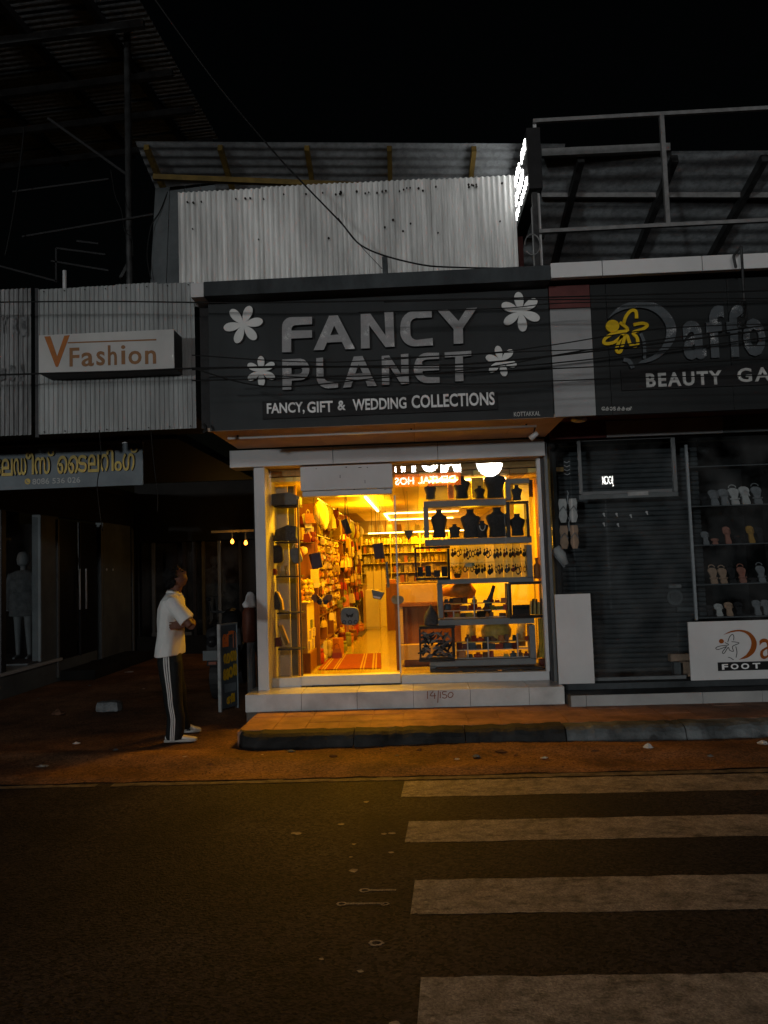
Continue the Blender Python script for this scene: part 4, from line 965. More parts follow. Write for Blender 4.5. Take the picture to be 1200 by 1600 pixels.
# glass front framing
YG = 8.46
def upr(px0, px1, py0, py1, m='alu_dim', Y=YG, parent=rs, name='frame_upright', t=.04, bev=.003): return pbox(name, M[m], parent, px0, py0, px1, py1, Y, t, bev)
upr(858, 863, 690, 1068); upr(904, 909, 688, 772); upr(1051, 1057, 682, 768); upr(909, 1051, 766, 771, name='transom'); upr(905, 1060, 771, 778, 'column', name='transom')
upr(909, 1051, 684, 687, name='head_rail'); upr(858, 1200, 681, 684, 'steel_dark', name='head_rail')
box('sill_rail', M['alu_dim'], rs, 1.85, 2.85, YG, YG+.04, .30, .335)
mb = MB().box(1.50, 1.72, YG+.015, YG+.021, .33, 2.9); build(mb, 'glass_pane', M['glass_dark'], rs)
mb = MB().box(1.74, 4.2, YG+.015, YG+.021, .33, 2.9); build(mb, 'glass_pane', M['glass_dark'], rs)
text_line(rs, '9621 210 218', prect(985, 768.5, 1008, 773, YG), YG-.004, .002, M['black_print'], off=.0, joined=True, name='small_number') if False else None
pbox('name_plate', M['column2'] if 'column2' in M else M.setdefault('column2', mat('pale_plate', (.30, .31, .31), .5, .1, 20, stain=.3)), rs, 981, 768, 1013, 774, YG-.006, .004)
box('inner_wall', M['dark_wall'], rs, 1.6, 4.3, 10.2, 10.3, 0, 3.1); box('inner_wall', M['dark_wall'], rs, 1.56, 1.60, 8.6, 10.2, .3, 3.1); box('inner_wall', M['dark_wall'], rs, 4.3, 4.4, 7.3, 10.3, 0, 4.2)
box('roof_deck', M['dark_wall'], rs, 1.4, 4.4, 7.6, 10.3, 3.13, 4.2)
# roller shutter slats behind the glass
YSH = 8.95; z = .31; x0 = 1.68; x1 = P(1083, 850, Y=YSH).x+.1
sht = thing('roller_shutter', 'dark closed roller shutter behind the shoe shop glass', 'shutter', (2.2, YSH, .3))
while z < 2.85:
    mb = MB(); pr_ = [(0, 0), (-.012, .008), (-.018, .026), (-.012, .044), (0, .052)]
    mb.loft([[(xx, YSH+a, z+b) for a, b in pr_]+[(xx, YSH+.01, z+.052), (xx, YSH+.01, z)] for xx in (x0, x1)]); build(mb, 'slat', M['shutter'], sht); z += .0555
# white foot panels
fp = thing('white_foot_panel', 'tall blank white panel leaning against the shoe shop glass beside the lit window', 'panel', (1.65, 8.3, .28))
x0, x1, z0, z1 = prect(870, 928, 926, 1068, 8.30); box('panel', M['acp_white'], fp, x0, x1, 8.30, 8.32, .302, z1, .003)
fb = thing('footwear_board', 'white board with brown crescent logo and black FOOT strip below the shoes', 'sign', (3.3, 8.3, .3))
x0, x1, z0, z1 = prect(1077.5, 971, 1330, 1065, 8.30); z1 = P(1077, 972, Y=8.3).z; box('board', M['acp_white'], fb, x0, x1, 8.30, 8.325, .302, z1, .003)
h = lambda pts: pxloop(pts, 8.3, 840, 860, kk)
shape('crescent', [h(smooth_pts([(968,440),(1005,420),(1060,413),(1110,430),(1140,475),(1132,525),(1095,558),(1048,569)], 3)+smooth_pts([(1085,545),(1108,510),(1112,470),(1090,436),(1050,422),(1005,428)], 3))], fb, 8.297, .003, M['brown_print'])
c = P(840+957/kk, 860+473/kk, Y=8.3); shape('dot', [[(c.x+.026*math.cos(t*PI/10), c.z+.024*math.sin(t*PI/10)) for t in range(20)]], fb, 8.297, .003, M['brown_print'])
S_ = lambda pts: [(lambda p: (p.x, p.z))(P(840+x/kk, 860+y/kk, Y=8.3)) for x, y in smooth_pts(pts, 4)]
for pts in ([(990,478),(1000,450),(1015,437),(1022,450),(1020,468)], [(975,480),(995,492),(950,498),(928,508),(940,516),(985,500)], [(985,500),(962,530),(972,535),(992,505),(1000,520),(1020,525),(1015,500),(1050,482),(1010,475)], [(1032,500),(1038,530),(1033,558)], [(992,556),(1005,560),(1020,570)]):
    shape('figure_stroke', [strokeloop(S_(pts), .007)], fb, 8.297, .003, M['black_print'])
fit3(fb, 'a', 1156, 458, 1222, 566, 8.3, 840, 860, kk, .003, M['brown_print'], off=.0)
x0, x1, z0, z1 = prect(1121.5, 1034, 1330, 1048, 8.3); box('black_strip', M['black_print'], fb, x0, x1-.02, 8.297, 8.2995, P(1122, 1048.5, Y=8.3).z, P(1122, 1035, Y=8.3).z)
for ch, a, b, c_, d in (('F', 960, 592, 992, 621), ('O', 1006, 590, 1046, 619), ('O', 1060, 588, 1102, 618), ('T', 1120, 586, 1160, 615)):
    fit3(fb, ch, a, b, c_, d, 8.297, 840, 860, kk, .002, M['letter_white'], off=.03)
# shoe shelves
sv = thing('shoe_rack', 'steel rack with thin glass shelves behind the shoe shop window', 'rack', (3.3, 8.7, .9))
YV = 8.72
a = P(1071, 692, Y=YV-.06); x = a.x; box('post', M['alu'], sv, x-.014, x+.014, YV-.08, YV-.05, .9, 2.85)
rows = [(729, 'none'), (791, 0), (852, 1), (914, 2), (971, 3)]
shelf_z = []
for py, k in rows:
    z = P(1130, py-2, Y=YV-.04).z; shelf_z.append(z)
    if k == 3: continue
    box('shelf', M['alu_dim'], sv, x+.02, 4.1, YV-.04, YV+.24, z-.012, z, .002)
shelf_z[-1] = .93
box('shelf', M['alu_dim'], sv, x+.02, 4.1, YV-.04, YV+.24, .915, .93, .002)
M['sole_grey'] = mat('grey_sandal', (.26, .27, .28), .7, .2, 12); M['sole_pale'] = mat('pale_sandal', (.60, .59, .57), .7, .15, 12); M['sole_tan'] = mat('tan_sandal', (.48, .32, .22), .7, .15, 12)
M['sole_rose'] = mat('rose_sandal', (.42, .19, .14), .6, .15, 12); M['sole_must'] = mat('mustard_sandal', (.5, .27, .05), .6, .15, 12); M['sole_black'] = mat('black_sandal', (.035, .035, .037), .5, .15, 12)
def shoe(cx, cy, z, h, m, label, strap='band', flip=1, w=.05, lean=.35, name='sandal', cat='sandal', group=None, ms=None):
    """sandal standing on its heel end, sole towards the back, leaning"""
    t = thing(name, label, cat, (cx, cy, z), group); ms = ms or m
    prof = [(-.62, 0), (-.75, .1), (-.60, .3), (-.52, .45), (-.72, .62), (-.95, .8), (-.8, .93), (-.3, 1.0), (.35, .99), (.85, .9), (.95, .76), (.72, .58), (.52, .42), (.62, .28), (.72, .1), (.6, 0)]
    rings = []
    for th in (0, .022):
        rings.append([(cx+a*w*flip, cy+b*h*lean+th, z+b*h*math.sqrt(1-lean*lean)) for a, b in prof])
    mb = MB().loft(rings) if flip > 0 else MB().loft([r[::-1] for r in rings]); build(mb, 'sole', m, t)
    S = lambda a, b, o: Vector((cx+a*w*flip, cy+b*h*lean-o, z+b*h*math.sqrt(1-lean*lean)))
    if strap == 'band':
        for b0, b1 in ((.58, .82),):
            mb = MB(); r0 = [S(-1.0+2*i/6, b0, .045*math.sin(PI*i/6)) for i in range(7)]; r1 = [S(-1.0+2*i/6, b1, .045*math.sin(PI*i/6)) for i in range(7)]
            mb.loft([r0, r1], False, False); build(mb, 'strap', ms, t)
    elif strap == 'thong':
        for s_ in (-1, 1): build(MB().tube([S(s_*.8, .45, 0), S(s_*.45, .66, .03), S(0, .8, .02)], .006, 5), 'strap', ms, t)
    elif strap == 'ankle':
        build(MB().tube([S(-.7, .08, .0), S(-.85, .05, .05), S(-.2, .12, .085), (S(.5, .1, .08)), S(.7, .08, 0)], .007, 5), 'ankle_strap', ms, t)
        build(MB().tube([S(-.9, .72, 0), S(0, .7, .035), S(.9, .72, 0)], .008, 5), 'strap', ms, t)
    elif strap == 'loop':
        pts = [S(.7*math.cos(q)*.95, 1.02+.16*math.sin(q), -.01) for q in [PI*i/6 for i in range(7)]]; build(MB().tube(pts, .006, 5), 'ankle_strap', ms, t)
        build(MB().tube([S(-.9, .35, 0), S(0, .33, .03), S(.8, .35, 0)], .009, 5), 'strap', ms, t)
    elif strap == 'closed':
        rr_ = []
        for b, hh in ((.45, .03), (.6, .05), (.8, .05), (.97, .02)):
            wd = .75 if b < .5 else .95 if b < .9 else .5
            rr_.append([S(-wd+2*wd*i/6, b, hh*math.sin(PI*i/6)) for i in range(7)])
        build(MB().loft(rr_, False, False), 'upper', ms, t, smooth=True)
    return t
def shoe_px(px, row, hpx, m, label, strap, w=.05, **kw):
    z = shelf_z[row]; p = P(px, 850, Y=YV+.03); h = hpx*8.75/1200
    return shoe(p.x, YV+.02, z, h, M[m], label, strap, w=w*1.3, **kw)
D_ = 'on the top shoe shelf'
for px, m, st_, hp, ds_ in ((1107, 'sole_black', 'closed', 22, 'black sneaker half in shadow at the left end of the upper shoe shelf'), (1122, 'sole_grey', 'closed', 27, 'dark grey slip-on second on the upper shoe shelf'), (1138, 'sole_grey', 'band', 28, 'grey slide third on the upper shoe shelf'),
        (1154, 'sole_pale', 'loop', 29, 'pale strappy sandal brightest on the upper shoe shelf'), (1171, 'sole_pale', 'thong', 31, 'pale thong sandal near the right of the upper shoe shelf'), (1190, 'sole_grey', 'loop', 30, 'grey sandal with an upright loop at the right end of the upper shoe shelf')):
    shoe_px(px, 1, hp, m, ds_, st_, w=.048)
for px, m, st_, hp, ds_ in ((1104, 'sole_grey', 'band', 22, 'small pale-topped dark shoe on the second shoe shelf'), (1118, 'sole_rose', 'band', 10, 'low shoe with a red glint on the second shoe shelf'), (1139, 'sole_rose', 'band', 29, 'rose coloured sandal leaning on the second shoe shelf'), (1155, 'sole_black', 'band', 14, 'black low shoe on the second shoe shelf'), (1176, 'sole_must', 'band', 29, 'mustard yellow sandal on the second shoe shelf'), (1190, 'sole_black', 'thong', 26, 'black sandal right of the mustard one')):
    shoe_px(px, 2, hp, m, ds_, st_, w=.034)
for px, m, st_, hp, ds_ in ((1113, 'sole_tan', 'loop', 26, 'tan strappy sandal first on the third shoe shelf'), (1128, 'sole_tan', 'loop', 25, 'tan strappy sandal second on the third shoe shelf'), (1142, 'sole_black', 'loop', 26, 'black strappy sandal on the third shoe shelf'), (1158, 'sole_rose', 'loop', 26, 'rose strappy sandal on the third shoe shelf'), (1174, 'sole_black', 'band', 8, 'small flat black shoe on the third shoe shelf'), (1188, 'sole_grey', 'loop', 27, 'grey strappy sandal at the right of the third shoe shelf')):
    shoe_px(px, 3, hp, m, ds_, st_, w=.04)
for px, m, st_, hp, ds_ in ((1104, 'sole_black', 'ankle', 18, 'black heeled shoe at the left of the lowest shoe shelf'), (1118, 'sole_pale', 'band', 20, 'white banded slide on the lowest shoe shelf'), (1134, 'sole_tan', 'band', 22, 'pale and tan sandal on the lowest shoe shelf'), (1149, 'sole_black', 'ankle', 22, 'black sandal in the middle of the lowest shoe shelf'), (1178, 'sole_grey', 'band', 24, 'grey slide near the right of the lowest shoe shelf'), (1192, 'sole_grey', 'band', 24, 'grey slide at the right end of the lowest shoe shelf')):
    shoe_px(px, 4, hp, m, ds_, st_, w=.038)
# hanging slippers at the narrow left pane
def hanging(px, py0, hpx, m, label, wpx=29):
    p = P(px, py0, Y=8.55); t = thing('slipper_pair', label, 'slippers', tuple(p)); h = hpx*8.55/1200; w = wpx*.5*8.55/1200/2
    for s_ in (-1, 1):
        cx = p.x+s_*w*1.1
        prof = [(-.7, 0), (-.9, .2), (-.7, .5), (-.9, .75), (-.5, 1), (.5, 1), (.9, .75), (.7, .5), (.9, .2), (.7, 0)]
        rings = [[(cx+a*w, 8.56+th, p.z-b*h) for a, b in prof] for th in (0, .02)]; build(MB().loft([r[::-1] for r in rings]), 'sole', M[m], t)
        build(MB().tube([(cx-w*.85, 8.558, p.z-.55*h), (cx, 8.53, p.z-.32*h), (cx+w*.85, 8.558, p.z-.55*h)], .007, 5), 'strap', M['sole_grey'], t)
    build(MB().tube([(p.x, 8.56, p.z+.09), (p.x+.012, 8.56, p.z+.06), (p.x, 8.55, p.z+.03), (p.x, 8.55, p.z-.06)], .006, 6), 'hook', M['alu'], t)
hanging(887, 779, 37, 'sole_pale', 'pale grey slipper pair hanging on a hook behind the narrow pane, upper one'); hanging(889, 821, 36, 'sole_tan', 'tan slipper pair hanging on a hook behind the narrow pane, lower one')
p = P(886, 735, Y=8.55); t = thing('hook_chain', 'empty white hook chain above the hanging slippers', 'hook', tuple(p))
for i in range(4): build(MB().tube([p+Vector((-.03, 0, .1-i*.045)), p+Vector((0, 0, .085-i*.045)), p+Vector((.03, 0, .1-i*.045))], .005, 5), 'hook', M['alu'], t)
p = P(877, 868, Y=8.6); t = thing('white_sneaker', 'white patterned shoe tip low in the narrow pane', 'shoe', tuple(p))
build(MB().tube([p+Vector((-.06, 0, .09)), p+Vector((0, 0, 0)), p+Vector((.05, 0, -.10))], [.05, .06, .03], 8), 'upper', M['sole_pale'], t, smooth=True)
build(MB().tube([p+Vector((-.10, 0, .05)), p+Vector((-.03, 0, -.04)), p+Vector((.03, 0, -.13))], [.02, .02, .015], 6), 'sole', M['sole_grey'], t)
# small studs on the glass (suction hooks)
for k, (px, py) in enumerate(((943, 803), (963, 803), (985, 805), (1010, 800), (943, 818), (965, 819))):
    p = P(px, py, Y=YG+.03); t = thing('wall_hook', 'small chrome hook behind the shoe shop glass', 'hook', tuple(p), 'chrome hooks behind the shoe shop glass')
    build(MB().tube([p, p+Vector((0, -.012, 0))], .012, 8), 'disc', M['alu'], t); build(MB().tube([p+Vector((0, -.012, -.012)), p+Vector((.004, -.03, -.03)), p+Vector((0, -.035, -.015))], .005, 5), 'hook', M['alu'], t)
# shutter lock + round emblem + handle
lk = thing('shutter_lock', 'round lock with side handle on the shutter beside the shoe rack', 'lock', tuple(P(1054, 933, Y=8.9)))
p = P(1054, 933, Y=8.88); build(MB().lathe([(.085, 0), (.085, .02), (.05, .03)], (0,0,0), 18) if False else MB().tube([p, p+Vector((0, -.02, 0))], .09, 18), 'disc', M['column'], lk); build(MB().tube([p+Vector((0, -.021, 0)), p+Vector((0, -.03, 0))], .06, 18), 'disc', M['shutter'], lk)
q = P(1070, 952, Y=8.88); build(MB().tube([q+Vector((-.09, 0, 0)), q+Vector((.09, 0, 0))], .03, 8), 'handle', M['column'], lk); q = P(1054, 916, Y=8.88); build(MB().tube([q+Vector((-.07, 0, 0)), q+Vector((.07, 0, 0))], .024, 8), 'bar', M['column2'], lk)
# cartons low behind glass near board
for k, (a, b, c_, d, m) in enumerate(((1048, 1022, 1078, 1034, 'sole_tan'), (1054, 1035, 1068, 1060, 'column'), (1064, 1034, 1079, 1062, 'sole_tan'))):
    pbox('carton', M[m], None, a, b, c_, d, 8.62+.12*(k == 0), .1, .003, label=('brown carton lying on top of the small carton pile', 'grey carton at the left of the small pile behind the glass', 'brown upright carton touching the footwear board')[k], cat='carton')
# spotlights in the dark interior
for px, py, lb in ((989, 712, 'dark spotlight hanging behind the transom glass'), (1098, 704, 'dark spotlight above the shoe shelves')):
    p = P(px, py, Y=9.2); t = thing('spotlight', lb, 'spotlight', tuple(p)); build(MB().tube([p+Vector((-.05, 0, .02)), p+Vector((.05, -.03, -.03))], [.035, .055], 10), 'head', M['steel_dark'], t, smooth=True)
    build(MB().tube([p+Vector((-.04, 0, .02)), p+Vector((-.06, 0, .25))], .012, 6), 'arm', M['steel_dark'], t)
# ------------------------------------------------------------------ right roof, rails, side sign
rr_ = thing('right_roof', 'dark corrugated lean-to roof on rafters above the shoe shop', 'roof', (3, 8.5, 5.8))
A = Vector((P(846, 238, Y=8).x, 8, 5.99)); B = Vector((5.4, 8, 5.84)); back = Vector((0, 3.6, -1.0))
A = P(846, 237, Y=8.0); B = P(1420, 234, Y=8.0)
mb = MB(); corr(mb, A, back, (B-A), 17, back.length/17, .012, 1); build(mb, 'roof_sheet', M['roof'], rr_)
for px in (908, 1055, 1196, 1330):
    s = (P(px, 238, Y=8).x-A.x)/(B.x-A.x); o = A+(B-A)*s+Vector((0, .02, -.07)); build(MB().bar(o, o+back, .07, .09), 'rafter', M['steel_dark'], rr_)
build(MB().bar(P(846, 240, Y=7.95), P(1046, 231, Y=7.95), .06, .08), 'front_rail', M['steel'], rr_)
build(MB().bar(P(846, 305, Y=8.6), P(1260, 306, Y=8.6), .05, .06), 'purlin', M['steel'], rr_)
rg = thing('rooftop_rail', 'thin square-tube steel frame standing above the shoe shop parapet', 'railing', (2.4, 7.2, 4.35))
z1, z2 = 5.845, 4.75
for z in (z1, z2): build(MB().bar((1.28, 7.2, z), (4.4, 7.2, z), .035, .035), 'rail', M['steel'], rg)
x = P(1038, 260, Y=7.2).x; build(MB().bar((x, 7.2, z2), (x, 7.2, z1-.02), .04, .04), 'post', M['steel'], rg)
x = 1.30; build(MB().bar((x, 7.24, 4.35), (x, 7.24, z1), .03, .03), 'post', M['acp'], rg); build(MB().bar((3.9, 7.24, 4.35), (3.9, 7.24, z1), .03, .03), 'post', M['steel'], rg)
# projecting lit sign
ps = thing('projecting_sign', 'narrow black projecting sign with glowing white letters on its left face', 'lit sign', (1.2, 7.5, 4.8))
XS = 1.2
zc = [(7.0, 5.86), (8.3, 5.86), (8.3, 4.95), (7.0, 4.95)]
q = [P(824, 206, X=XS), P(799, 300, X=XS), P(801, 398, X=XS), P(838, 372, X=XS)]
y0, y1 = 7.12, 8.46; z0, z1 = 5.14, 5.74
box('sign_case', M['black'], ps, XS, XS+.13, y0, y1, z0, z1, .004)
build(MB().bar((XS+.06, 7.2, 4.34), (XS+.06, 7.2, z0-.01), .05, .05), 'support', M['steel_dark'], ps); build(MB().bar((XS+.06, 8.2, 4.34), (XS+.06, 8.2, z0-.01), .05, .05), 'support', M['maroon'], ps)
build(MB().bar((XS+.10, 7.5, 4.34), (XS+.10, 7.5, z0-.01), .05, .04), 'support', M['acp_white'], ps)
rr2 = random.Random(3)
for row in range(3):
    zt_ = z1-.06-row*.19
    y = y1-.10
    while y > y0+.16:
        w = rr2.uniform(.06, .11); h = .11 if row != 2 else .08
        # blocky strokes: unreadable at this angle in the photograph
        mb = MB(); mb.box(XS-.007, XS-.001, y-.012, y, zt_-h, zt_)
        if rr2.random() < .7: mb.box(XS-.007, XS-.001, y-w, y-.0125, zt_-.012, zt_)
        if rr2.random() < .6: mb.box(XS-.007, XS-.001, y-w, y-.0125, zt_-h, zt_-h+.012)
        if rr2.random() < .6: mb.box(XS-.007, XS-.001, y-w-.012, y-w-.0005, zt_-h, zt_)
        build(mb, 'letter', M['side_led'], ps); y -= w+.09
tw = thing('wire_loop', 'pale looped wire hanging under the projecting sign', 'wire', tuple(P(835, 380, Y=7.1)))
c = P(832, 382, Y=7.1); build(MB().tube([c+Vector((.09*math.cos(t*PI/10)*.8, 0, .1*math.sin(t*PI/10))) for t in range(-8, 11)], .006, 6), 'wire', M['steel'], tw)
# ================================================================== LIT SIGN ACROSS THE STREET (seen mirrored in the window)
YD = -6.9; YM = 2*8.631-YD
dn = thing('dental_sign', 'lit white MOTH letters, oval emblem and orange DENTAL HOS strip, mirrored in the shop window', 'lit sign', (1.0, YD, 0))
def mrect(a, b, c, d): x0, x1, z0, z1 = prect(a, b, c, d, YM); return (x0, x1, z0, z1)
x0, x1, z0, z1 = mrect(600, 704, 800, 764)
box('board', M['black_wall'], dn, x0, x1, YD-.25, YD-.06, z0-.05, z1+.1)
for x in (x0+.2, x1-.2): box('post', M['steel_dark'], dn, x-.05, x+.05, YD-.5, YD-.26, -.02, z1)
for ch, a, b in (('M', 688, 720), ('O', 657.5, 685.5), ('T', 636, 656), ('H', 612, 633)):
    text_line(dn, ch, mrect(a, 706, b, 738), YD, .05, M['lit_white'], M['black'], off=.07, flipx=True)
def mirror_x(r): return r
x0, x1, z0, z1 = mrect(606, 740, 720, 759.5); box('strip', M['lit_orange'], dn, x0, x1, YD-.058, YD-.02, z0, z1)
text_line(dn, 'DENTAL', mrect(653, 743.5, 712, 755), YD+.012, .02, M['lit_small'], off=.03, flipx=True)
text_line(dn, 'HOS', mrect(617, 746, 647, 757.5), YD+.012, .02, M['lit_small'], off=.03, flipx=True)
c = P(765, 722, Y=YM); s_ = YM/1200
lp = [(c.x+20.5*s_*math.cos(t*PI/14)*(1 if math.sin(t*PI/14) > 0 else 1), c.z+23*s_*math.sin(t*PI/14)) for t in range(28)]
me = shape_mesh([[(x-c.x, z-c.z) for x, z in lp]], .05); add_mats(me, M['lit_white']); link_mesh(me, 'emblem', dn, (c.x, YD-.025, c.z))
p = P(950, 752, Y=2*8.48-YD)
d2 = thing('far_sign', 'small lit white sign across the street, mirrored in the shoe shop glass', 'lit sign', (p.x, YD, 0))
box('post', M['steel_dark'], d2, p.x-.05, p.x+.05, YD-.3, YD-.2, -.02, p.z+.2)
box('board', M['black_wall'], d2, p.x-.3, p.x+.3, YD-.19, YD-.1, p.z-.3, p.z+.3)
text_line(d2, 'JOCM', (p.x-.17, p.x+.17, p.z-.17, p.z+.17), YD, .03, M['lit_small'], off=.02, flipx=True)

# ================================================================== INTERIOR
def lamp_tube(name, label, a, b, energy, w=.03, area=True):
    t = thing(name, label, 'lamp', tuple((Vector(a)+Vector(b))/2), 'light strips in the shop ceiling')
    build(MB().bar(a, b, w, .02), 'tube', M['led_tube'], t)
    if area:
        ld = bpy.data.lights.new('strip_light', 'AREA'); ld.shape = 'RECTANGLE'; L = (Vector(b)-Vector(a)).length
        ld.size = L; ld.size_y = .12; ld.energy = energy; ld.color = LAMP
        lo = bpy.data.objects.new('strip_light', ld); COL.objects.link(lo); lo.parent = t; lo.location = (0, 0, -.035)
        d = Vector(b)-Vector(a); lo.rotation_euler = (0, 0, math.atan2(d.y, d.x))
        l2 = bpy.data.lights.new('strip_fill', 'POINT'); l2.energy = energy*(.22 if min(a[1], b[1]) < 10.5 else 2.0 if a[1] < 11 else .5); l2.color = LAMP; l2.shadow_soft_size = .15  # unseen point lamp added below each strip to lift ceiling and street spill
        o2 = bpy.data.objects.new('strip_fill', l2); COL.objects.link(o2); o2.parent = t; o2.location = (0, 0, -.32)
ZL = ZC-.02
lamp_tube('light_strip', 'glowing strip along the left ceiling boards nearest the doorway', (-.69, 10.9, ZL), (-.66, 14.0, ZL), 50)
lamp_tube('light_strip', 'glowing front strip across the recessed ceiling', (-.55, 14.75, ZL), (.85, 14.75, ZL), 26)
lamp_tube('light_strip', 'glowing rear strip across the recessed ceiling', (-.53, 16.9, ZL), (.85, 16.9, ZL), 40)
lamp_tube('light_strip', 'short glowing strip joining the front and rear ceiling strips', (-.57, 14.8, ZL), (-.55, 16.85, ZL), 14)
lamp_tube('light_strip', 'added ceiling strip over the window display, close behind the glass', (.2, 9.12, ZL), (1.1, 9.12, ZL), 55)  # added lamp to brighten the earring boards and display
lamp_tube('light_strip', 'added ceiling strip over the counter behind the window display boards', (.2, 9.6, ZL), (1.2, 9.6, ZL), 30)  # added lamp to light the backdrop behind the display compartments
lamp_tube('light_strip', 'added ceiling strip hidden behind the shutter casing over the doorway', (-1.15, 9.25, ZL), (-.4, 9.25, ZL), 105)  # added lamp to throw warm spill through the doorway onto the pavement
lamp_tube('light_strip', 'thin glowing line over the rear shelves', (-1.03, 16.95, 2.32), (1.2, 16.95, 2.32), 26, .02)
# goods prototypes
_pm = {}
def proto(kind, m, v=0):
    key = (kind, m, v)
    if key in _pm: return _pm[key]
    mb = MB(); r = random.Random(hash((kind, v)) % 1000 if False else sum(map(ord, kind))+v)
    if kind == 'box':
        mb.box(-.5, .5, -.5, .5, 0, 1)
        if v == 1: mb.box(-.52, .52, -.52, .52, .3, .55)
        if v == 2: mb.box(-.3, .3, -.53, -.50, .2, .8)
    elif kind == 'bottle':
        q = r.uniform(.55, .75); mb.lathe([(.5, 0), (.5, q), (.22, q+.12), (.2, .9), (.26, .9), (.26, 1)], (0,0,0), 9)
    elif kind == 'jar': mb.lathe([(.42, 0), (.5, .1), (.5, .75), (.4, .8), (.46, .8), (.46, 1)], (0,0,0), 10)
    elif kind == 'ball': mb.lathe([(.05, 0), (.3, .08), (.47, .3), (.5, .5), (.45, .72), (.28, .92), (.05, 1)], (0,0,0), 10)
    elif kind == 'bag':
        mb.loft([[(-.5,-.25,0),(.5,-.25,0),(.5,.25,0),(-.5,.25,0)], [(-.46,-.2,.4),(.46,-.2,.4),(.46,.2,.4),(-.46,.2,.4)], [(-.36,-.06,.66),(.36,-.06,.66),(.36,.06,.66),(-.36,.06,.66)]])
        mb.tube([(-.25,0,.65),(-.22,0,.9),(0,0,1.0),(.22,0,.9),(.25,0,.65)], .03, 4)
    elif kind == 'card':
        mb.box(-.5, .5, -.03, .03, 0, 1)
        for q in range(3):
            a, b = r.uniform(-.3, .3), r.uniform(.15, .7); w_, h_ = r.uniform(.08, .3), r.uniform(.06, .2); mb.obox((a, -.12, b), (w_, 0, r.uniform(-.1, .1)), (0, .1, 0), (r.uniform(-.05, .05), 0, h_))
    elif kind == 'plush':
        mb.lathe([(.1, 0), (.42, .15), (.45, .4), (.25, .55), (.4, .65), (.42, .85), (.2, 1)], (0,0,0), 9); mb.lathe([(.03, .85), (.12, .93), (.05, 1.1)], (-.3,0,0), 6); mb.lathe([(.03, .85), (.12, .93), (.05, 1.1)], (.3,0,0), 6)
    elif kind == 'drop': mb.lathe([(.05, 0), (.4, .15), (.5, .35), (.3, .55), (.1, .6), (.08, .7), (.3, .8), (.08, .95), (.05, 1)], (0,0,0), 6)
    elif kind == 'ring':
        mb.tube([(.42*math.cos(t*PI/5), 0, .35+.35*math.sin(t*PI/5)) for t in range(11)], .09, 4); mb.tube([(0,0,.7),(0,0,1)], .06, 4)
    me = mb.mesh(kind, pal[m] if m in pal else M[m], smooth=kind in ('bottle', 'jar', 'ball', 'plush')); _pm[key] = me; return me
def item(name, kind, m, loc, sc, label, cat, group=None, rz=0, v=0, rx=0):
    o = bpy.data.objects.new(name, proto(kind, m, v)); COL.objects.link(o); o.location = loc; o.scale = sc; o.rotation_euler = (rx, 0, rz)
    return tag(o, label, cat, group)
# ---- left wall shelving
XF = -1.27
lsv = thing('left_shelving', 'long brown wooden shelving filled with goods along the left wall of the gift shop', 'shelving', (-1.6, 13, ZF))
bays = [9.95, 10.75, 11.6, 12.5, 13.4, 14.3, 15.2, 16.1, 16.9]
for y in bays: box('upright', M['wood'], lsv, -1.76, XF, y-.02, y+.02, ZF, 2.45, .003)
levels = [.62, .98, 1.34, 1.70, 2.05]
for i in range(len(bays)-1):
    for z in levels: box('shelf', M['wood'], lsv, -1.755, XF-.01, bays[i]+.021, bays[i+1]-.021, z-.02, z, .002)
    box('back_panel', M['wood'], lsv, -1.768, -1.758, bays[i]+.021, bays[i+1]-.021, ZF, 2.45)
rr = random.Random(21)
kinds = ['box', 'bottle', 'jar', 'ball', 'bag', 'plush', 'box', 'bag']; cols = ['cream', 'gold', 'yellow', 'orange', 'red', 'brown', 'white', 'olive', 'cream', 'cream', 'gold', 'yellow', 'pink', 'maroon']
nmk = {'box': ('gift_box', 'box'), 'bottle': ('bottle', 'bottle'), 'jar': ('jar', 'jar'), 'ball': ('ball', 'ball'), 'bag': ('gift_bag', 'bag'), 'plush': ('soft_toy', 'soft toy')}
cnt = 0
ORD = ['first', 'second', 'third', 'fourth', 'fifth', 'sixth', 'seventh', 'eighth', 'ninth']
for i in range(len(bays)-1):
    y0, y1 = bays[i]+.06, bays[i+1]-.06
    for li, z in enumerate([ZF]+levels):
        if i in (0, 1, 2) and li in (3, 4): continue
        y = y0
        while y < y1-.08:
            k = rr.choice(kinds); w = rr.uniform(.09, .18); h = min(rr.uniform(.12, .30), .31); c_ = rr.choice(cols)
            xx = XF-rr.uniform(.0, .14)-w/2+(.10 if li in (0, 5) else .0)
            item(nmk[k][0], k, c_, (xx, y+w/2, z+.002), (w*rr.uniform(.9, 1.3), w, h), '%s %s on the left wall shelves, %s' % (c_ if c_ not in ('gold',) else 'golden', nmk[k][1], ('on the floor', 'on the lowest shelf', 'on the second shelf', 'on the third shelf', 'on the fourth shelf', 'on the top shelf')[li]), nmk[k][1], 'goods on the left wall shelves', rr.uniform(-.4, .4), rr.randrange(3))
            y += w+rr.uniform(.02, .06); cnt += 1
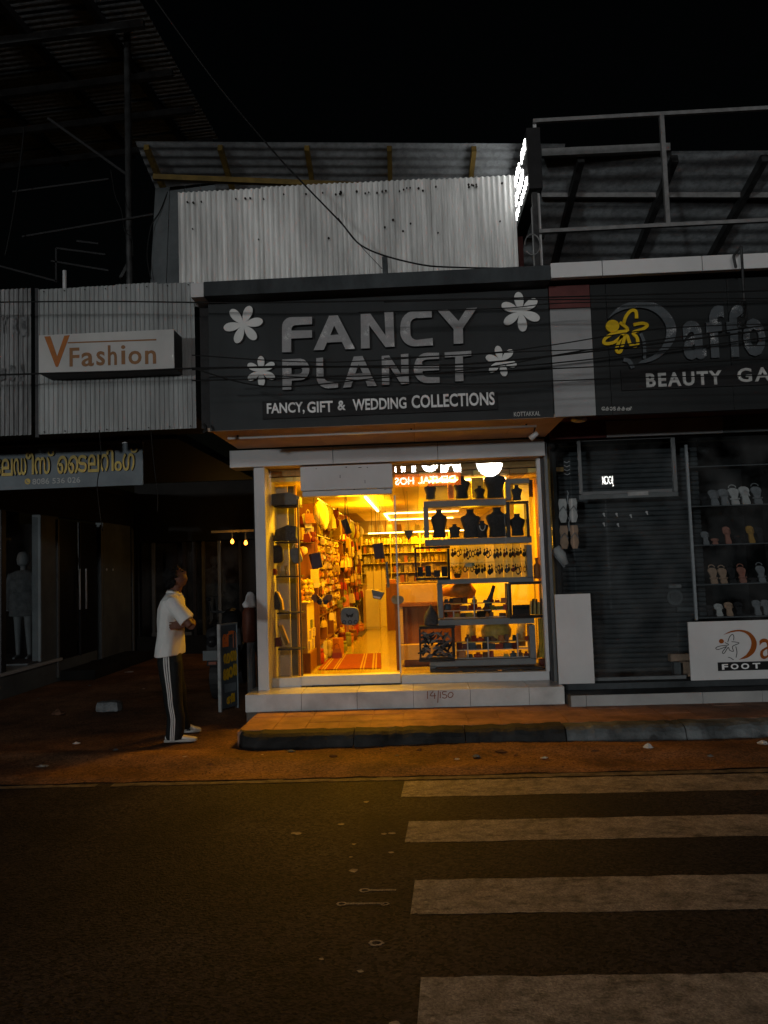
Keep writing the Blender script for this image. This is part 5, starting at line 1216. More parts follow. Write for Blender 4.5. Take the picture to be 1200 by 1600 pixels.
# carded hair clips: grid in the second to fourth bays
for i in range(3):
    a, b = bays[i]+.05, bays[i+1]-.05; n = 5
    for r_ in range(9):
        z = 2.02-r_*.112
        for c_ in range(n):
            y = a+(b-a)*(c_+.5)/n
            if rr.random() < .06: continue
            col_ = rr.choice(['cream', 'cream', 'white', 'pink', 'gold', 'orange', 'brown', 'yellow'])
            item('clip_card', 'card', col_, (XF-.01+rr.uniform(-.01, .02), y, z-.09), ((b-a)/n*rr.uniform(.6, .92), rr.uniform(.08, .2), rr.uniform(.07, .098)), '%s carded hair clip, %s row, %s section of the left wall' % (col_, ORD[r_], ('nearest', 'middle', 'farthest')[i]), 'card', 'carded hair clips on the left wall', PI/2+rr.uniform(-.25, .25), rr.randrange(4))
    box('card_board', M['wood_light'], lsv, XF-.10, XF-.07, a-.02, b+.02, 1.0, 2.03)
# hanging goods along the top front edge
hangr = box('hanging_rail', M['alu'], lsv, XF+.10, XF+.115, 9.2, 16.8, 2.44, 2.455)
for i in range(34):
    y = 9.35+i*.215+rr.uniform(-.05, .05); k = rr.choice(['bag', 'box', 'bag', 'ball', 'plush']); h = rr.uniform(.18, .36); c_ = rr.choice(['cream', 'gold', 'yellow', 'orange', 'maroon', 'white', 'olive', 'brown', 'yellow'])
    item('hanging_'+nmk[k][1].replace(' ', '_'), k, c_, (XF+.10+rr.uniform(-.06, .05), y, 2.43-h), (rr.uniform(.10, .2), rr.uniform(.08, .16), h), '%s %s hanging from the rail over the left wall shelves' % (c_, nmk[k][1]), nmk[k][1], 'goods hanging over the left shelves', rr.uniform(-.9, .9), 0)
for i in range(22):     # lower hanging straps and small sacks in front of uprights
    y = 12.4+i*.2; h = rr.uniform(.15, .3); c_ = rr.choice(['cream', 'gold', 'orange', 'brown', 'dark', 'yellow', 'red'])
    item('pouch', 'bag', c_, (XF+.08, y, rr.choice((.95, 1.25, 1.6, 1.9))), (.12, .1, h), '%s pouch hanging on the front of the left shelves' % c_, 'pouch', 'pouches on the left shelves', rr.uniform(-.9, .9))
for i in range(11):
    y = 10.6+i*.42; c_ = rr.choice(['orange', 'red', 'brown', 'olive', 'gold', 'maroon'])
    item('basket_bundle', rr.choice(['box', 'bag', 'jar']), c_, (XF+.12+rr.uniform(-.04, .04), y, ZF+.001), (rr.uniform(.12, .17), rr.uniform(.14, .24), rr.uniform(.12, .26)), '%s bundle standing on the floor before the left shelves' % c_, 'bundle', 'bundles on the floor by the left shelves', rr.uniform(-.5, .5))
# goods hung on hooks in front of the first upright and along the shelf fronts
for i in range(34):
    c_ = rr.choice(['cream', 'gold', 'yellow', 'olive', 'orange', 'white', 'cream', 'maroon', 'pink']); k = rr.choice(['card', 'bag', 'box', 'plush', 'ball'])
    h = rr.uniform(.10, .24); z = rr.choice((1.32, 1.52, 1.74, 1.95, 2.16))+rr.uniform(-.04, .04)
    item('hooked_item', k, c_, (rr.uniform(-1.70, -1.30), 9.90-rr.uniform(.03, .12), z), (rr.uniform(.07, .15), .07, h), '%s %s on the hook panel inside the doorway, %s up' % (c_, nmk[k][1] if k in nmk else 'card', 'low' if z < 1.6 else 'halfway' if z < 1.9 else 'high'), 'hung goods', 'goods on the hook panel', rr.uniform(-.5, .5), rr.randrange(3))
for i in range(60):
    c_ = rr.choice(['cream', 'gold', 'yellow', 'dark', 'orange', 'white', 'cream', 'brown', 'red', 'olive']); k = rr.choice(['card', 'bag', 'box', 'plush', 'ball', 'card']); y = rr.uniform(10.0, 16.4); z = rr.uniform(.75, 2.25)
    if y < 12.4 and 1.0 < z < 2.05 and rr.random() < .8: continue
    item('strung_item', k, c_, (XF+rr.uniform(.02, .12), y, z), (rr.uniform(.06, .13), rr.uniform(.05, .1), rr.uniform(.08, .2)), '%s %s strung on the front of the left shelves, %s' % (c_, nmk[k][1] if k in nmk else 'card', 'near' if y < 12 else 'halfway back' if y < 14.2 else 'far back'), 'hung goods', 'goods strung along the left shelves', rr.uniform(-1.2, 1.2), rr.randrange(3))
# front cabinet with toys
fc = thing('low_cabinet', 'beige low display cabinet just inside the doorway on the left', 'cabinet', (-1.4, 9.4, ZF))
box('body', M['wood_light'], fc, -1.50, -1.325, 9.2, 9.22, .60, 1.19, .003); box('side', M['cream'], fc, -1.34, -1.325, 9.221, 9.85, .60, 1.19); box('top', M['cream'], fc, -1.50, -1.30, 9.19, 9.86, 1.192, 1.21, .003)
box('base', M['wood'], fc, -1.49, -1.30, 9.23, 9.84, ZF, .598)
for i in range(7):
    z = 1.212; item('yellow_soft_toy', 'plush', rr.choice(['yellow', 'gold', 'orange', 'cream']), (-1.46+.055*(i % 4)+rr.uniform(-.01, .01), 9.3+.13*(i//2), z+(.12 if i > 3 else 0)), (.10, .10, .14), 'small yellow-orange soft toy piled on the beige low cabinet', 'soft toy', 'soft toys on the low cabinet', rr.uniform(-.8, .8))
for i in range(5): item('snack_box', 'box', rr.choice(['olive', 'green', 'cream', 'gold']), (-1.318, 9.3+i*.11, .64+.12*(i % 3)), (.03, .09, .10), 'small box on the inner side of the beige low cabinet', 'box', 'boxes beside the low cabinet')
# ---- rear shelving
rsv = thing('rear_shelving', 'pale rear wall shelving full of cosmetics at the far end of the gift shop', 'shelving', (0, 17.1, ZF))
RL = [1.22, 1.44, 1.66, 1.88, 2.08]
for z in RL: box('shelf', M['cream'], rsv, -1.2, 1.4, 17.0, 17.45, z-.015, z, .002)
box('back_board', M['cream_hi'] if 'cream_hi' in M else M.setdefault('cream_hi', mat('bright_cream_board', (.75, .62, .16), .6, .1, 4)), rsv, -1.2, 1.4, 17.46, 17.48, 1.2, 2.3); box('lower_cupboard', M['wood_light'], rsv, -1.2, 1.4, 17.02, 17.45, ZF, 1.2); box('pelmet', M['cream'], rsv, -1.2, 1.4, 17.0, 17.45, 2.30, 2.34)
for x in (-1.21, -.55, .1, .75, 1.41): box('divider', M['cream'], rsv, x-.01, x+.01, 16.99, 17.44, 1.2, 2.3)
for li, z in enumerate(RL):
    x = -1.15
    while x < .75:
        w = rr.uniform(.045, .10); k = rr.choice(['bottle', 'box', 'jar', 'bottle', 'box']); h = rr.uniform(.10, .17); c_ = rr.choice(['yellow', 'cream', 'gold', 'gold', 'orange', 'white', 'yellow', 'cream', 'white', 'cream', 'olive'])
        item(nmk[k][0], k, c_, (x+w/2, 17.06+rr.uniform(0, .05), z+.001), (w, w, h), '%s %s on the %s rear shelf' % (c_ if c_ != 'gold' else 'golden', nmk[k][1], ('lowest', 'second', 'middle', 'fourth', 'top')[li]), nmk[k][1], 'cosmetics on the rear shelves'); x += w+rr.uniform(.004, .02)
for i in range(9):
    x = -.95+i*.2; item('clear_bag', 'bag', rr.choice(['cream', 'brown', 'gold', 'white']), (x, 16.7, 2.33), (.14, .06, .24), 'pale bag hanging high before the rear shelves', 'bag', 'bags hanging before the rear shelves', rr.uniform(-.4, .4))
# cabinets at the rear left
p0 = P(571, 970, Y=15.3); rc = thing('cream_cabinet', 'plain cream double-door cabinet standing before the rear shelves', 'cabinet', (-.85, 15.4, ZF))
xa_, xb_ = P(571, 930, Y=15.3).x, P(592, 930, Y=15.3).x; xc_ = P(604, 930, Y=14.6).x
box('door', M['cream'], rc, xa_, xb_-.004, 15.3, 15.32, ZF+.04, 1.12, .004); box('tall_panel', M['cream'], rc, xa_, P(603, 930, Y=15.8).x, 15.8, 15.9, ZF, 1.50, .004); box('body', M['cream'], rc, xa_, xb_, 15.322, 15.79, ZF, 1.13, .004)
bc = thing('brown_cabinet', 'dark orange-brown cabinet beside the cream cabinet at the rear', 'cabinet', (-.5, 14.8, ZF))
box('body', M['wood'], bc, P(604, 940, Y=14.8).x, P(628, 940, Y=14.8).x, 14.8, 15.3, ZF, 1.25, .004); box('top_box', pal['orange'], bc, P(604, 905, Y=14.9).x, P(618, 905, Y=14.9).x, 14.82, 15.2, 1.253, 1.33)
# ---- counter
ct = thing('counter', 'brown and beige reception counter standing behind the window display', 'counter', (.2, 9.7, ZF))
yc = 9.58
def cbox(n, m, a, b, c_, d, y, t): return pbox(n, M[m], ct, a, b, c_, d, y, t, .003)
cbox('recess_panel', 'wood', 630, 947, 720, 1005, yc+.06, .03); cbox('side_post', 'wood_light', 624, 945, 630, 1006, yc, .5)
cbox('edge_rail', 'wood', 623, 941, 722, 947, yc-.01, .4); cbox('upper_panel', 'wood_light', 622, 912, 722, 940.5, yc+.03, .05)
cbox('base_box', 'wood_light', 625, 1007, 690, 1031, yc-.06, .5); cbox('kick', 'wood', 632, 1031.5, 692, 1043, yc, .4)
bl = thing('stand_pole', 'brown pole carrying two grey discs left of the counter', 'stand', tuple(P(620, 975, Y=9.3)))
p = P(620, 975, Y=9.3); build(MB().bar((p.x, 9.3, ZF), (p.x, 9.3, P(620, 943, Y=9.3).z), .035, .035), 'pole', M['wood'], bl)
for px, s_ in ((618, 1.0), (625, .9)):
    c = P(px, 937, Y=9.27+.01*(px-618)/7); build(MB().tube([c, c+Vector((0, .008, 0))], .052*s_, 18), 'disc', M['bag_grey'], bl)
# ---- rugs, bin
def rug(name, corners, bands, label, m1, m2=None):
    a, b, c_, d = [P(*q, Z=ZF+.004) for q in corners]; t = thing(name, label, 'rug', tuple((a+c_)/2)); last = 0
    for f0, f1, m in bands:
        q = [a.lerp(b, f0), a.lerp(b, f1), d.lerp(c_, f1), d.lerp(c_, f0)]
        mb = MB(); mb.loft([[(v.x, v.y, ZF+.002) for v in q], [(v.x, v.y, ZF+.012) for v in q]]); build(mb, 'band', M[m], t)
R_, Y_ = 'rug_red', 'rug_yellow'
rug('striped_rug', [(497, 1047), (596, 1044), (595, 1021), (518, 1024)], [(0, .05, R_), (.05, .07, Y_), (.07, .09, R_), (.09, .115, Y_), (.115, .24, R_), (.24, .26, Y_), (.26, .28, R_), (.28, .30, Y_), (.30, .66, R_), (.66, .685, Y_), (.685, .705, R_), (.705, .73, Y_), (.73, .85, R_), (.85, .88, Y_), (.88, .90, R_), (.90, .925, Y_), (.925, 1, R_)], 'orange-red striped rug lying on the shop floor inside the doorway', None)
rug('dark_mat', [(543, 996), (566, 994), (574, 984), (553, 985)], [(0, 1, 'bag_plum')], 'small dark mat on the shop floor behind the teal bin', None)
p = P(535, 997, Z=ZF+.001); tb_ = thing('waste_bin', 'small teal plastic bin on the shop floor', 'bin', tuple(p))
build(MB().lathe([(.055, 0), (.065, .15), (.07, .15), (.06, .148), (.05, .01)], p, 14), 'bucket', M['teal'], tb_, smooth=True)
# ---- window display frames
bh = box('shade_board', M['unlit_ceiling'] if 'unlit_ceiling' in M else M.setdefault('unlit_ceiling', mat('unlit_ceiling_tone', (.05, .045, .04), .7, .2, 4)), None, P(668, 750, Y=9.4).x, P(832, 750, Y=9.4).x, 9.4, 9.44, P(750, 779, Y=9.4).z, 2.6, label='added dark board for the unlit ceiling behind the tall busts in the window', cat='board')  # dark panel added where the front ceiling is only in shade
YW = 8.85
wd = thing('display_frame', 'staggered grey lattice display unit behind the right window pane', 'display unit', (.7, YW, .4))
def fb_(a, b, c_, d, t=.20, m='frame_grey', Y=YW): return pbox('frame_bar', M[m], wd, a, b, c_, d, Y, t, .002)
fb_(662, 781, 791, 791); fb_(662, 791.5, 670, 840); fb_(664, 840.5, 831, 850.5, .21); fb_(790.5, 756, 798, 781); fb_(790, 748, 827, 755.5, .21)
fb_(791.5, 784, 797, 840, .2, 'dark_metal'); fb_(797.5, 783, 826, 786, .2, 'dark_metal'); fb_(823, 786.5, 827, 840, .2, 'dark_metal')
fb_(823.5, 851, 832, 903); fb_(684, 903.5, 834, 911, .21)
fb_(648, 854, 703, 857, .18, 'black', 8.80); fb_(648, 857.5, 651, 902, .18, 'black', 8.80); fb_(699.5, 857.5, 703, 902, .18, 'black', 8.80); fb_(650, 902.5, 704, 906, .18, 'black', 8.80)
fb_(684, 911.5, 692, 966); fb_(685, 966.5, 835, 976, .21); fb_(792.5, 912, 796.5, 966, .2, 'yellow_wood')
fb_(797, 909, 851, 913, .19, 'black', 8.80); fb_(797, 913.5, 799.5, 962, .19, 'black', 8.80); fb_(848, 913.5, 851, 962, .19, 'black', 8.80); fb_(797, 962.5, 852, 966, .19, 'black', 8.80)
fb_(828, 976.5, 837, 1030); fb_(672, 1030.5, 838, 1040, .21); fb_(672, 1040.5, 681, 1053)
fb_(655, 978, 711, 982.5, .18, 'black', 8.80); fb_(655, 983, 658, 1029, .18, 'black', 8.80); fb_(707, 983, 711, 1029, .18, 'black', 8.80); fb_(655, 1029.5, 711, 1034, .18, 'black', 8.80)
box('display_base', M['dark_metal'], wd, .12, 1.37, 8.75, 9.1, .405, .43)
gs = MB().box(P(704, 877, Y=YW).x, P(822, 877, Y=YW).x, YW+.01, YW+.18, P(760, 878, Y=YW).z-.006, P(760, 878, Y=YW).z); build(gs, 'glass_shelf', M['cream'], wd)
# panels behind
eb = thing('earring_board', 'row of upright cream boards behind the hanging earrings', 'board', (.8, 9.2, 1.3))
e0, e1 = P(704, 880, Y=9.2).x, P(828, 880, Y=9.2).x; zt_, zb_ = P(760, 846, Y=9.2).z, P(760, 906, Y=9.2).z
for i in range(9): x = e0+(e1-e0)*i/9; box('board', M['cream'] if i % 4 else M['ceil_a'], eb, x+.003, x+(e1-e0)/9-.003, 9.2+.01*(i % 2), 9.22+.01*(i % 2), zb_, zt_)
lowb = thing('stock_panel', 'pale panel and cloth rolls behind the lowest display compartment', 'panel', (.8, 9.25, .5))
box('panel', M['cream_hi'], lowb, P(690, 1000, Y=9.9).x, XR-.01, 9.9, 9.92, .45, 1.02); box('panel', M['cream_hi'], lowb, P(690, 1000, Y=9.9).x, XR-.01, 9.895, 9.915, 1.025, 1.5)
for i in range(4): x = P(735+i*26, 1000, Y=9.2).x; build(MB().tube([(x, 9.2, .62), (x+.03, 9.19, 1.0)], [.06, .045], 8), 'cloth_roll', pal[['gold', 'yellow', 'orange', 'cream'][i]], lowb, smooth=True)
# necklace busts
def bust(px, pbot, hpx, wpx, label, m='velvet', necklace=False, Y=8.93):
    p = P(px, pbot, Y=Y); h = hpx*Y/1200; w = wpx*Y/1200; t = thing('necklace_bust', label, 'jewellery bust', tuple(p), 'black necklace busts in the window')
    prof = [(0, .36), (.03, .38), (.3, .34), (.52, .44), (.66, .5), (.74, .46), (.80, .26), (.87, .17), (.95, .17), (1.0, .20)]
    rings = [[(p.x+w*b*math.cos(q*PI/8), p.y+w*min(.26, b*.6)*math.sin(q*PI/8), p.z+a*h) for q in range(16)] for a, b in prof]
    build(MB().loft(rings), 'bust', M[m], t, smooth=True)
    pts = [(p.x+w*.22*math.cos(q)*1, p.y-w*.30, p.z+h*(.72+.30*math.sin(q))) for q in [PI+PI*i/8 for i in range(9)]]
    if necklace: build(MB().tube(pts, .006, 5), 'necklace', M['alu'], t, smooth=True)
    return t
bust(687, 840, 44, 26, 'black necklace bust at the left end of the upper lattice box'); bust(711, 840, 21, 19, 'small black bust second from left in the upper lattice box')
bust(736, 840, 44, 31, 'wide black necklace bust in the middle of the upper lattice box'); bust(754, 840, 26, 20, 'small black bust wearing a silver necklace', necklace=True)
bust(778, 839, 46, 36, 'largest black necklace bust in the upper lattice box'); bust(809, 837, 34, 25, 'black bust inside the small dark box at the right')
bust(808, 782, 24, 17, 'small black bust alone under the top grey bar'); bust(673, 780, 26, 20, 'black bust on top of the lattice unit at the left end')
bust(722, 779, 36, 26, 'tall black bust on top of the lattice below the orange strip'); bust(750, 779, 20, 18, 'small black bust on top of the lattice beside the orange block'); bust(774, 778, 44, 34, 'tallest black bust on top of the lattice unit')
pbox('orange_block', pal['yellow'], None, 737, 746, 756, 778, 9.0, .05, .003, label='upright yellow-orange card standing between the busts on top of the lattice', cat='card')
pbox('orange_block', pal['orange'], None, 700, 756, 709, 779, 9.0, .05, .003, label='narrow orange card on top of the lattice left of the tall bust', cat='card')
# earrings
for row, (py, n) in enumerate(((857, 15), (882, 13))):
    for i in range(n):
        px = 709+(820-709)*i/(n-1)+rr.uniform(-2, 2)
        if row == 1 and px < 726: continue
        h = rr.uniform(11, 17); p = P(px, py+h, Y=YW+.06); k = rr.choice(['drop', 'ring', 'drop'])
        item('earring', k, rr.choice(['dark', 'dark', 'brown', 'dark', 'maroon']), p, (rr.uniform(.03, .055), .02, h*YW/1200), 'dark dangling earring in the %s row of the window' % ('upper', 'lower')[row], 'earring', 'earrings hanging in the window')
        item('earring', k, 'dark', p+Vector((.028, .0, .02)), (.03, .02, h*YW/1300), 'dark dangling earring in the %s row of the window' % ('upper', 'lower')[row], 'earring', 'earrings hanging in the window')
p = P(715, 903, Y=YW+.08); pl = thing('artificial_plant', 'bushy olive artificial plant at the left of the lower earring row', 'plant', tuple(p))
mb = MB(); rp = random.Random(8)
for i in range(160):
    a = rp.uniform(0, 2*PI); z = rp.uniform(.02, .17); rr0 = .075*math.sin(min(1, z/.12)*PI*.6)*rp.uniform(.5, 1); c = p+Vector((rr0*math.cos(a), rr0*math.sin(a)*.7, z)); d_ = Vector((rp.uniform(-1,1), rp.uniform(-1,1), rp.uniform(-.3,1))).normalized()*.018; e_ = Vector((rp.uniform(-1,1), rp.uniform(-1,1), 0)).normalized()*.006
    mb.add([c-d_, c+e_, c+d_, c-e_], [(0,1,2,3)])
build(mb, 'foliage', pal['olive'], pl); build(MB().lathe([(.03, 0), (.045, .05), (.04, .05)], p, 10), 'pot', pal['brown'], pl)
pbox('price_card', pal['white'], None, 727, 880, 738, 886, YW+.03, .01, .001, label='small white card hanging in the earring row', cat='card'); pbox('price_card', pal['teal'], None, 733, 879, 741, 884.5, YW+.05, .01, .001, label='tiny blue-white card beside the white one in the earring row', cat='card')
# phone-like boxes in small black frame
for k, (a, b, c_, d, lb) in enumerate(((653, 886, 661, 901, 'first dark standing box in the small black frame'), (665, 884, 673.5, 901, 'second dark standing box in the small black frame'), (678, 891, 688, 901.5, 'tilted dark box lying in the small black frame'), (690, 885, 699, 901, 'dark box at the right of the small black frame'))):
    pbox('jewel_box', M['velvet'], None, a, b, c_, d, 8.86, .05, .004, label=lb, cat='box')
# compartments with small boxes
def fill(x0, x1, y0, y1, rows, seed, where, Y=YW+.08):
    r = random.Random(seed); n = 0
    for ri, (ya, yb) in enumerate(rows):
        x = x0
        while x < x1-4:
            w = r.uniform(5, 14); h = (yb-ya)*r.uniform(.6, .98); m = r.choice(['brown', 'orange', 'dark', 'maroon', 'gold', 'blue', 'brown', 'dark', 'orange', 'red', 'maroon', 'olive', 'dark'])
            nm_ = m if m != 'dark' else 'black'; kd = r.choice(['box', 'box', 'jar', 'bottle', 'bag', 'box'])
            if r.random() < .92:
                p = P(x+w/2, yb-.8, Y=Y+r.uniform(-.03, .03)); ss_ = Y/1200
                item('cosmetic_'+kd, kd, m, p, (w*ss_*r.uniform(.8, 1.05), .05, h*ss_), 'small %s %s in the %s row of %s' % (nm_, kd, ('top', 'middle', 'bottom')[ri], where), 'cosmetic', 'small goods in '+where, r.uniform(-.5, .5), r.randrange(3), r.uniform(-.12, .0))
            x += w+.4
        pbox('tier', M['acp'] if ri else M['cream'], wd, x0, yb-.8, x1, yb+.2, Y-.03, .1)
fill(694, 791, 0, 0, ((932, 943), (944, 954), (955, 965)), 3, 'the middle lattice compartment')
fill(714, 826, 0, 0, ((992, 1003), (1004, 1015), (1016, 1028)), 5, 'the lowest lattice compartment')
for px, a, b in ((741, 931, 965), (709, 955, 966), (731, 998, 1028), (763, 996, 1028), (809, 990, 1026)): pbox('divider', M['acp'], wd, px-.8, a, px+.8, b, YW+.02, .05)
# orange garment and dark vase behind middle compartment
p = P(715, 935, Y=9.15); og = thing('orange_garment', 'folded orange garment behind the middle lattice compartment', 'garment', tuple(p))
build(wobble(MB().tube([P(692, 925, Y=9.15), P(712, 920, Y=9.13), P(728, 922, Y=9.12), P(741, 928, Y=9.15)], [.05, .10, .12, .05], 12), 3, .006), 'cloth', pal['orange'], og, smooth=True)
p = P(762, 965, Y=9.02); og = thing('dark_vase', 'dark slanting bottle-like figurine in the middle lattice compartment', 'figurine', tuple(p)); build(MB().tube([P(762, 964, Y=9.0), P(763, 945, Y=9.0), P(768, 928, Y=9.0), P(772, 915, Y=9.0)], [.05, .045, .022, .02], 9), 'body', M['dark_metal'], og, smooth=True)
p = P(780, 1005, Y=9.1); og = thing('carved_basket', 'round gold wicker basket behind the lowest lattice compartment', 'basket', tuple(p)); build(MB().lathe([(.10, 0), (.17, .06), (.18, .14), (.14, .22), (.06, .25)], P(776, 1003, Y=9.1), 14), 'basket', pal['gold'], og, smooth=True)
# tangled sunglasses / bangles in left black box
rp = random.Random(12)
for i in range(64):
    a = P(rp.uniform(661, 704), rp.uniform(990, 1026), Y=8.86+rp.uniform(0, .1)); an = rp.uniform(-1.4, 1.4); L = rp.uniform(.03, .07); dv = Vector((math.cos(an), rp.uniform(-.3, .3), math.sin(an)*.8))*L
    mb = MB().tube([a-dv, a-dv*.3+Vector((0,-.01,.01)), a+dv*.4, a+dv], [.008, .014+rp.uniform(0, .006), .012, .006], 6)
    build(mb, 'hair_clip', M[rp.choice(['fur', 'velvet', 'bag_grey', 'frame_grey', 'black_gloss'])], label='dark hair clip piled in the black box at the lower left of the display', cat='hair clip', group='hair clips piled in the black box')
p = P(674, 977, Y=8.86); hat = thing('pointed_pouch', 'grey woven pointed pouch standing on the black box', 'pouch', tuple(p))
build(MB().loft([[(p.x+w*math.cos(q*PI/6)*.0098*8.8, p.y+w*.5*math.sin(q*PI/6)*.0098*8.8, p.z+z*8.86/1200) for q in range(12)] for z, w in ((0, .82), (3, .95), (12, .95), (20, .7), (27, .25), (32, .05))]), 'body', M['fur'], hat, smooth=True)
# right box contents
bk = thing('black_basket', 'black perforated basket in the small black box at the right of the display', 'basket', tuple(P(814, 962, Y=8.9)))
for a, b, c_, d in ((801, 945, 828, 949), (801, 952, 828, 961), (801, 949.3, 803, 951.7), (806, 949.3, 808, 951.7), (811, 949.3, 813, 951.7), (816, 949.3, 818, 951.7), (821, 949.3, 823, 951.7), (826, 949.3, 828, 951.7)): pbox('panel', M['black'], bk, a, b, c_, d, 8.84, .01)
pbox('back', M['black'], bk, 801, 945, 828, 961, 8.93, .01); pbox('bottom', M['black'], bk, 801, 961.2, 828, 962, 8.84, .1)
jr = thing('bundle_jar', 'glass jar packed with pale twisted sticks at the right of the display', 'jar', tuple(P(838, 961, Y=8.9)))
for i in range(9):
    x = 830+i*2.1; build(MB().tube([P(x, 960, Y=8.88+.01*(i % 3)), P(x+rp.uniform(-1, 1), 937+rp.uniform(-2, 4), Y=8.88+.01*(i % 3))], .011, 5), 'stick', pal[['cream', 'dark', 'gold'][i % 3]], jr)
# right side pilasters and hanging fabric
pi_ = thing('side_pilaster', 'tall orange wooden pilaster beside the right edge of the window', 'pilaster', (1.36, 9.2, .4))
box('post', M['wood'], pi_, P(845, 850, Y=9.25).x, XR, 9.25, 9.35, .36, 2.6, .004); box('post', M['yellow_wood2'] if 'yellow_wood2' in M else M.setdefault('yellow_wood2', mat('golden_laminate', (.55, .30, .06), .4, .1, 4)), pi_, P(836, 850, Y=9.4).x, P(844.5, 850, Y=9.25).x, 9.27, 9.45, .36, 2.6, .004)
box('shade_panel', M['acp'], pi_, P(802, 760, Y=9.35).x, P(826, 760, Y=9.35).x, 9.35, 9.37, P(815, 825, Y=9.35).z, P(815, 735, Y=9.35).z)
yf_ = thing('yellow_drape', 'yellow cloth drape hanging at the lower right of the window', 'cloth', tuple(P(846, 1030, Y=8.95)))
rings = []
for py, a, b in ((966, 840, 850), (985, 841, 852), (1005, 842, 856), (1028, 838, 858)):
    p0, p1 = P(a, py, Y=8.98), P(b, py, Y=8.98); rings.append([(p0.x+(p1.x-p0.x)*i/12, 8.98+.02*math.sin(i*1.9+py*.01), p0.z) for i in range(13)])
build(MB().loft(rings, False, False), 'cloth', pal['yellow'], yf_, smooth=True)
item('orange_bottle', 'bottle', 'orange', P(840, 904, Y=8.95), (.085, .085, .24), 'tall orange bottle vase on the right black box', 'vase'); item('dark_ornament', 'plush', 'maroon', P(848, 904, Y=8.9), (.06, .05, .07), 'small dark ornament beside the orange bottle vase', 'ornament')
for k, (a, b, c_, d, m) in enumerate(((683, 1043, 716, 1052, 'brown'), (722, 1046, 742, 1053, 'dark'), (745, 1048, 778, 1052, 'maroon'), (785, 1045, 812, 1052, 'gold'), (816, 1044, 858, 1051, 'dark'), (843, 1030, 860, 1042, 'maroon'))):
    pbox('flat_box', pal[m], None, a, b, c_, d, 8.80+.02*k, .08, .003, label='%s flat box on the window floor below the lattice, number %s from the left' % (m if m != 'dark' else 'black', ('one', 'two', 'three', 'four', 'five', 'six')[k]), cat='box')
# ---- narrow left display
nd = thing('narrow_showcase', 'narrow left showcase with black shelves behind the pane beside the pillar', 'showcase', (-1.5, 8.8, .4))
for py in (790.5, 846.5, 900, 957, 1013.5):
    z = P(447, py, Y=8.75).z; box('shelf', M['black'], nd, -1.60, -1.305, 8.72, 8.92, z-.014, z, .002)
box('side_panel', M['acp'], nd, -1.66, -1.645, 8.67, 9.1, .36, 2.72); box('corner_post', M['alu'], nd, -1.52, -1.50, 9.05, 9.08, .36, 2.6); box('back_panel', M['column'], nd, -1.5, -1.43, 9.10, 9.12, .36, 2.6); box('back_panel', M['acp'], nd, -1.66, -1.53, 9.10, 9.12, .36, 2.6)
box('edge_post', M['yellow_wood2'], nd, -1.415, -1.395, 9.03, 9.07, .36, 2.6)
def slab(name, pts, Y, t, m, label, cat, **kw):
    q = [P(x, y, Y=Y) for x, y in pts]; mb = MB().prism([(v.x, v.z) for v in q], Y, Y+t); return build(mb, name, m, None, .006, label=label, cat=cat, **kw)
slab('grey_case', [(424, 772), (452, 769), (468, 776), (468, 788), (424, 790)], 8.78, .2, M['bag_grey'], 'grey angular case on the top black shelf of the narrow showcase', 'case')
slab('black_bag', [(426, 845), (430, 828), (440, 824), (450, 820), (463, 822), (462, 838), (466, 845)], 8.78, .14, M['fur'], 'dark fabric bag on the second black shelf', 'bag')
def rbag(px, py, w, h, ang, m, label, Y=8.85, t=.07, strap=True, mm='handbag'):
    c = P(px, py, Y=Y); s_ = Y/1200; pts = []
    for i in range(20):
        q = 2*PI*i/20; x = w/2*abs(math.cos(q))**.6*(1 if math.cos(q) > 0 else -1); z = h/2*abs(math.sin(q))**.6*(1 if math.sin(q) > 0 else -1)
        pts.append((c.x+(x*math.cos(ang)-z*math.sin(ang))*s_, c.z+(x*math.sin(ang)+z*math.cos(ang))*s_))
    t_ = thing(mm, label, 'handbag', tuple(c)); build(MB().prism(pts, Y, Y+t), 'body', m, t_, .01)
    return t_, c, s_
t_, c, s_ = rbag(431, 866, 22, 28, .1, M['fur'], 'round dark furry handbag hanging in the narrow showcase'); build(MB().tube([c+Vector((-.04, .03, .09)), c+Vector((0, .03, .2)), c+Vector((.05, .03, .09))], .006, 5), 'strap', pal['gold'], t_)
t_, c, s_ = rbag(462, 868, 17, 25, .3, M['bag_grey'], 'smooth grey rounded handbag hanging in the narrow showcase'); build(MB().tube([c+Vector((-.04, .03, .09)), c+Vector((-.01, .03, .16)), c+Vector((.03, .03, .09))], .006, 5), 'strap', M['alu'], t_)
for k, (px, m) in enumerate(((424, 'pink'), (430, 'orange'), (436, 'cream'), (442, 'white'), (428, 'red'), (447, 'cream'))):
    item('trinket', ['box', 'ball', 'plush'][k % 3], m, P(px, 899, Y=8.8+.04*(k % 2)), (.05, .05, .05+.03*(k % 3)), '%s trinket on the middle black shelf of the narrow showcase' % m, 'trinket', 'trinkets in the narrow showcase')
t_ = thing('yellow_handbag', 'grey handbag with a bright yellow gusset on the fourth black shelf', 'handbag', tuple(P(433, 955, Y=8.85)))
q = [P(x, y, Y=8.82) for x, y in ((426, 940), (430, 924), (434, 930), (438, 945), (437, 953), (430, 953))]; build(MB().prism([(v.x, v.z) for v in q], 8.82, 8.88), 'side', M['fur'], t_, .004)
q = [P(x, y, Y=8.83) for x, y in ((430.5, 924), (434, 926), (440, 938), (442, 953), (438.5, 953), (437, 941), (433, 930))]; build(MB().prism([(v.x, v.z) for v in q], 8.83, 8.93), 'gusset', pal['yellow'], t_, .003)
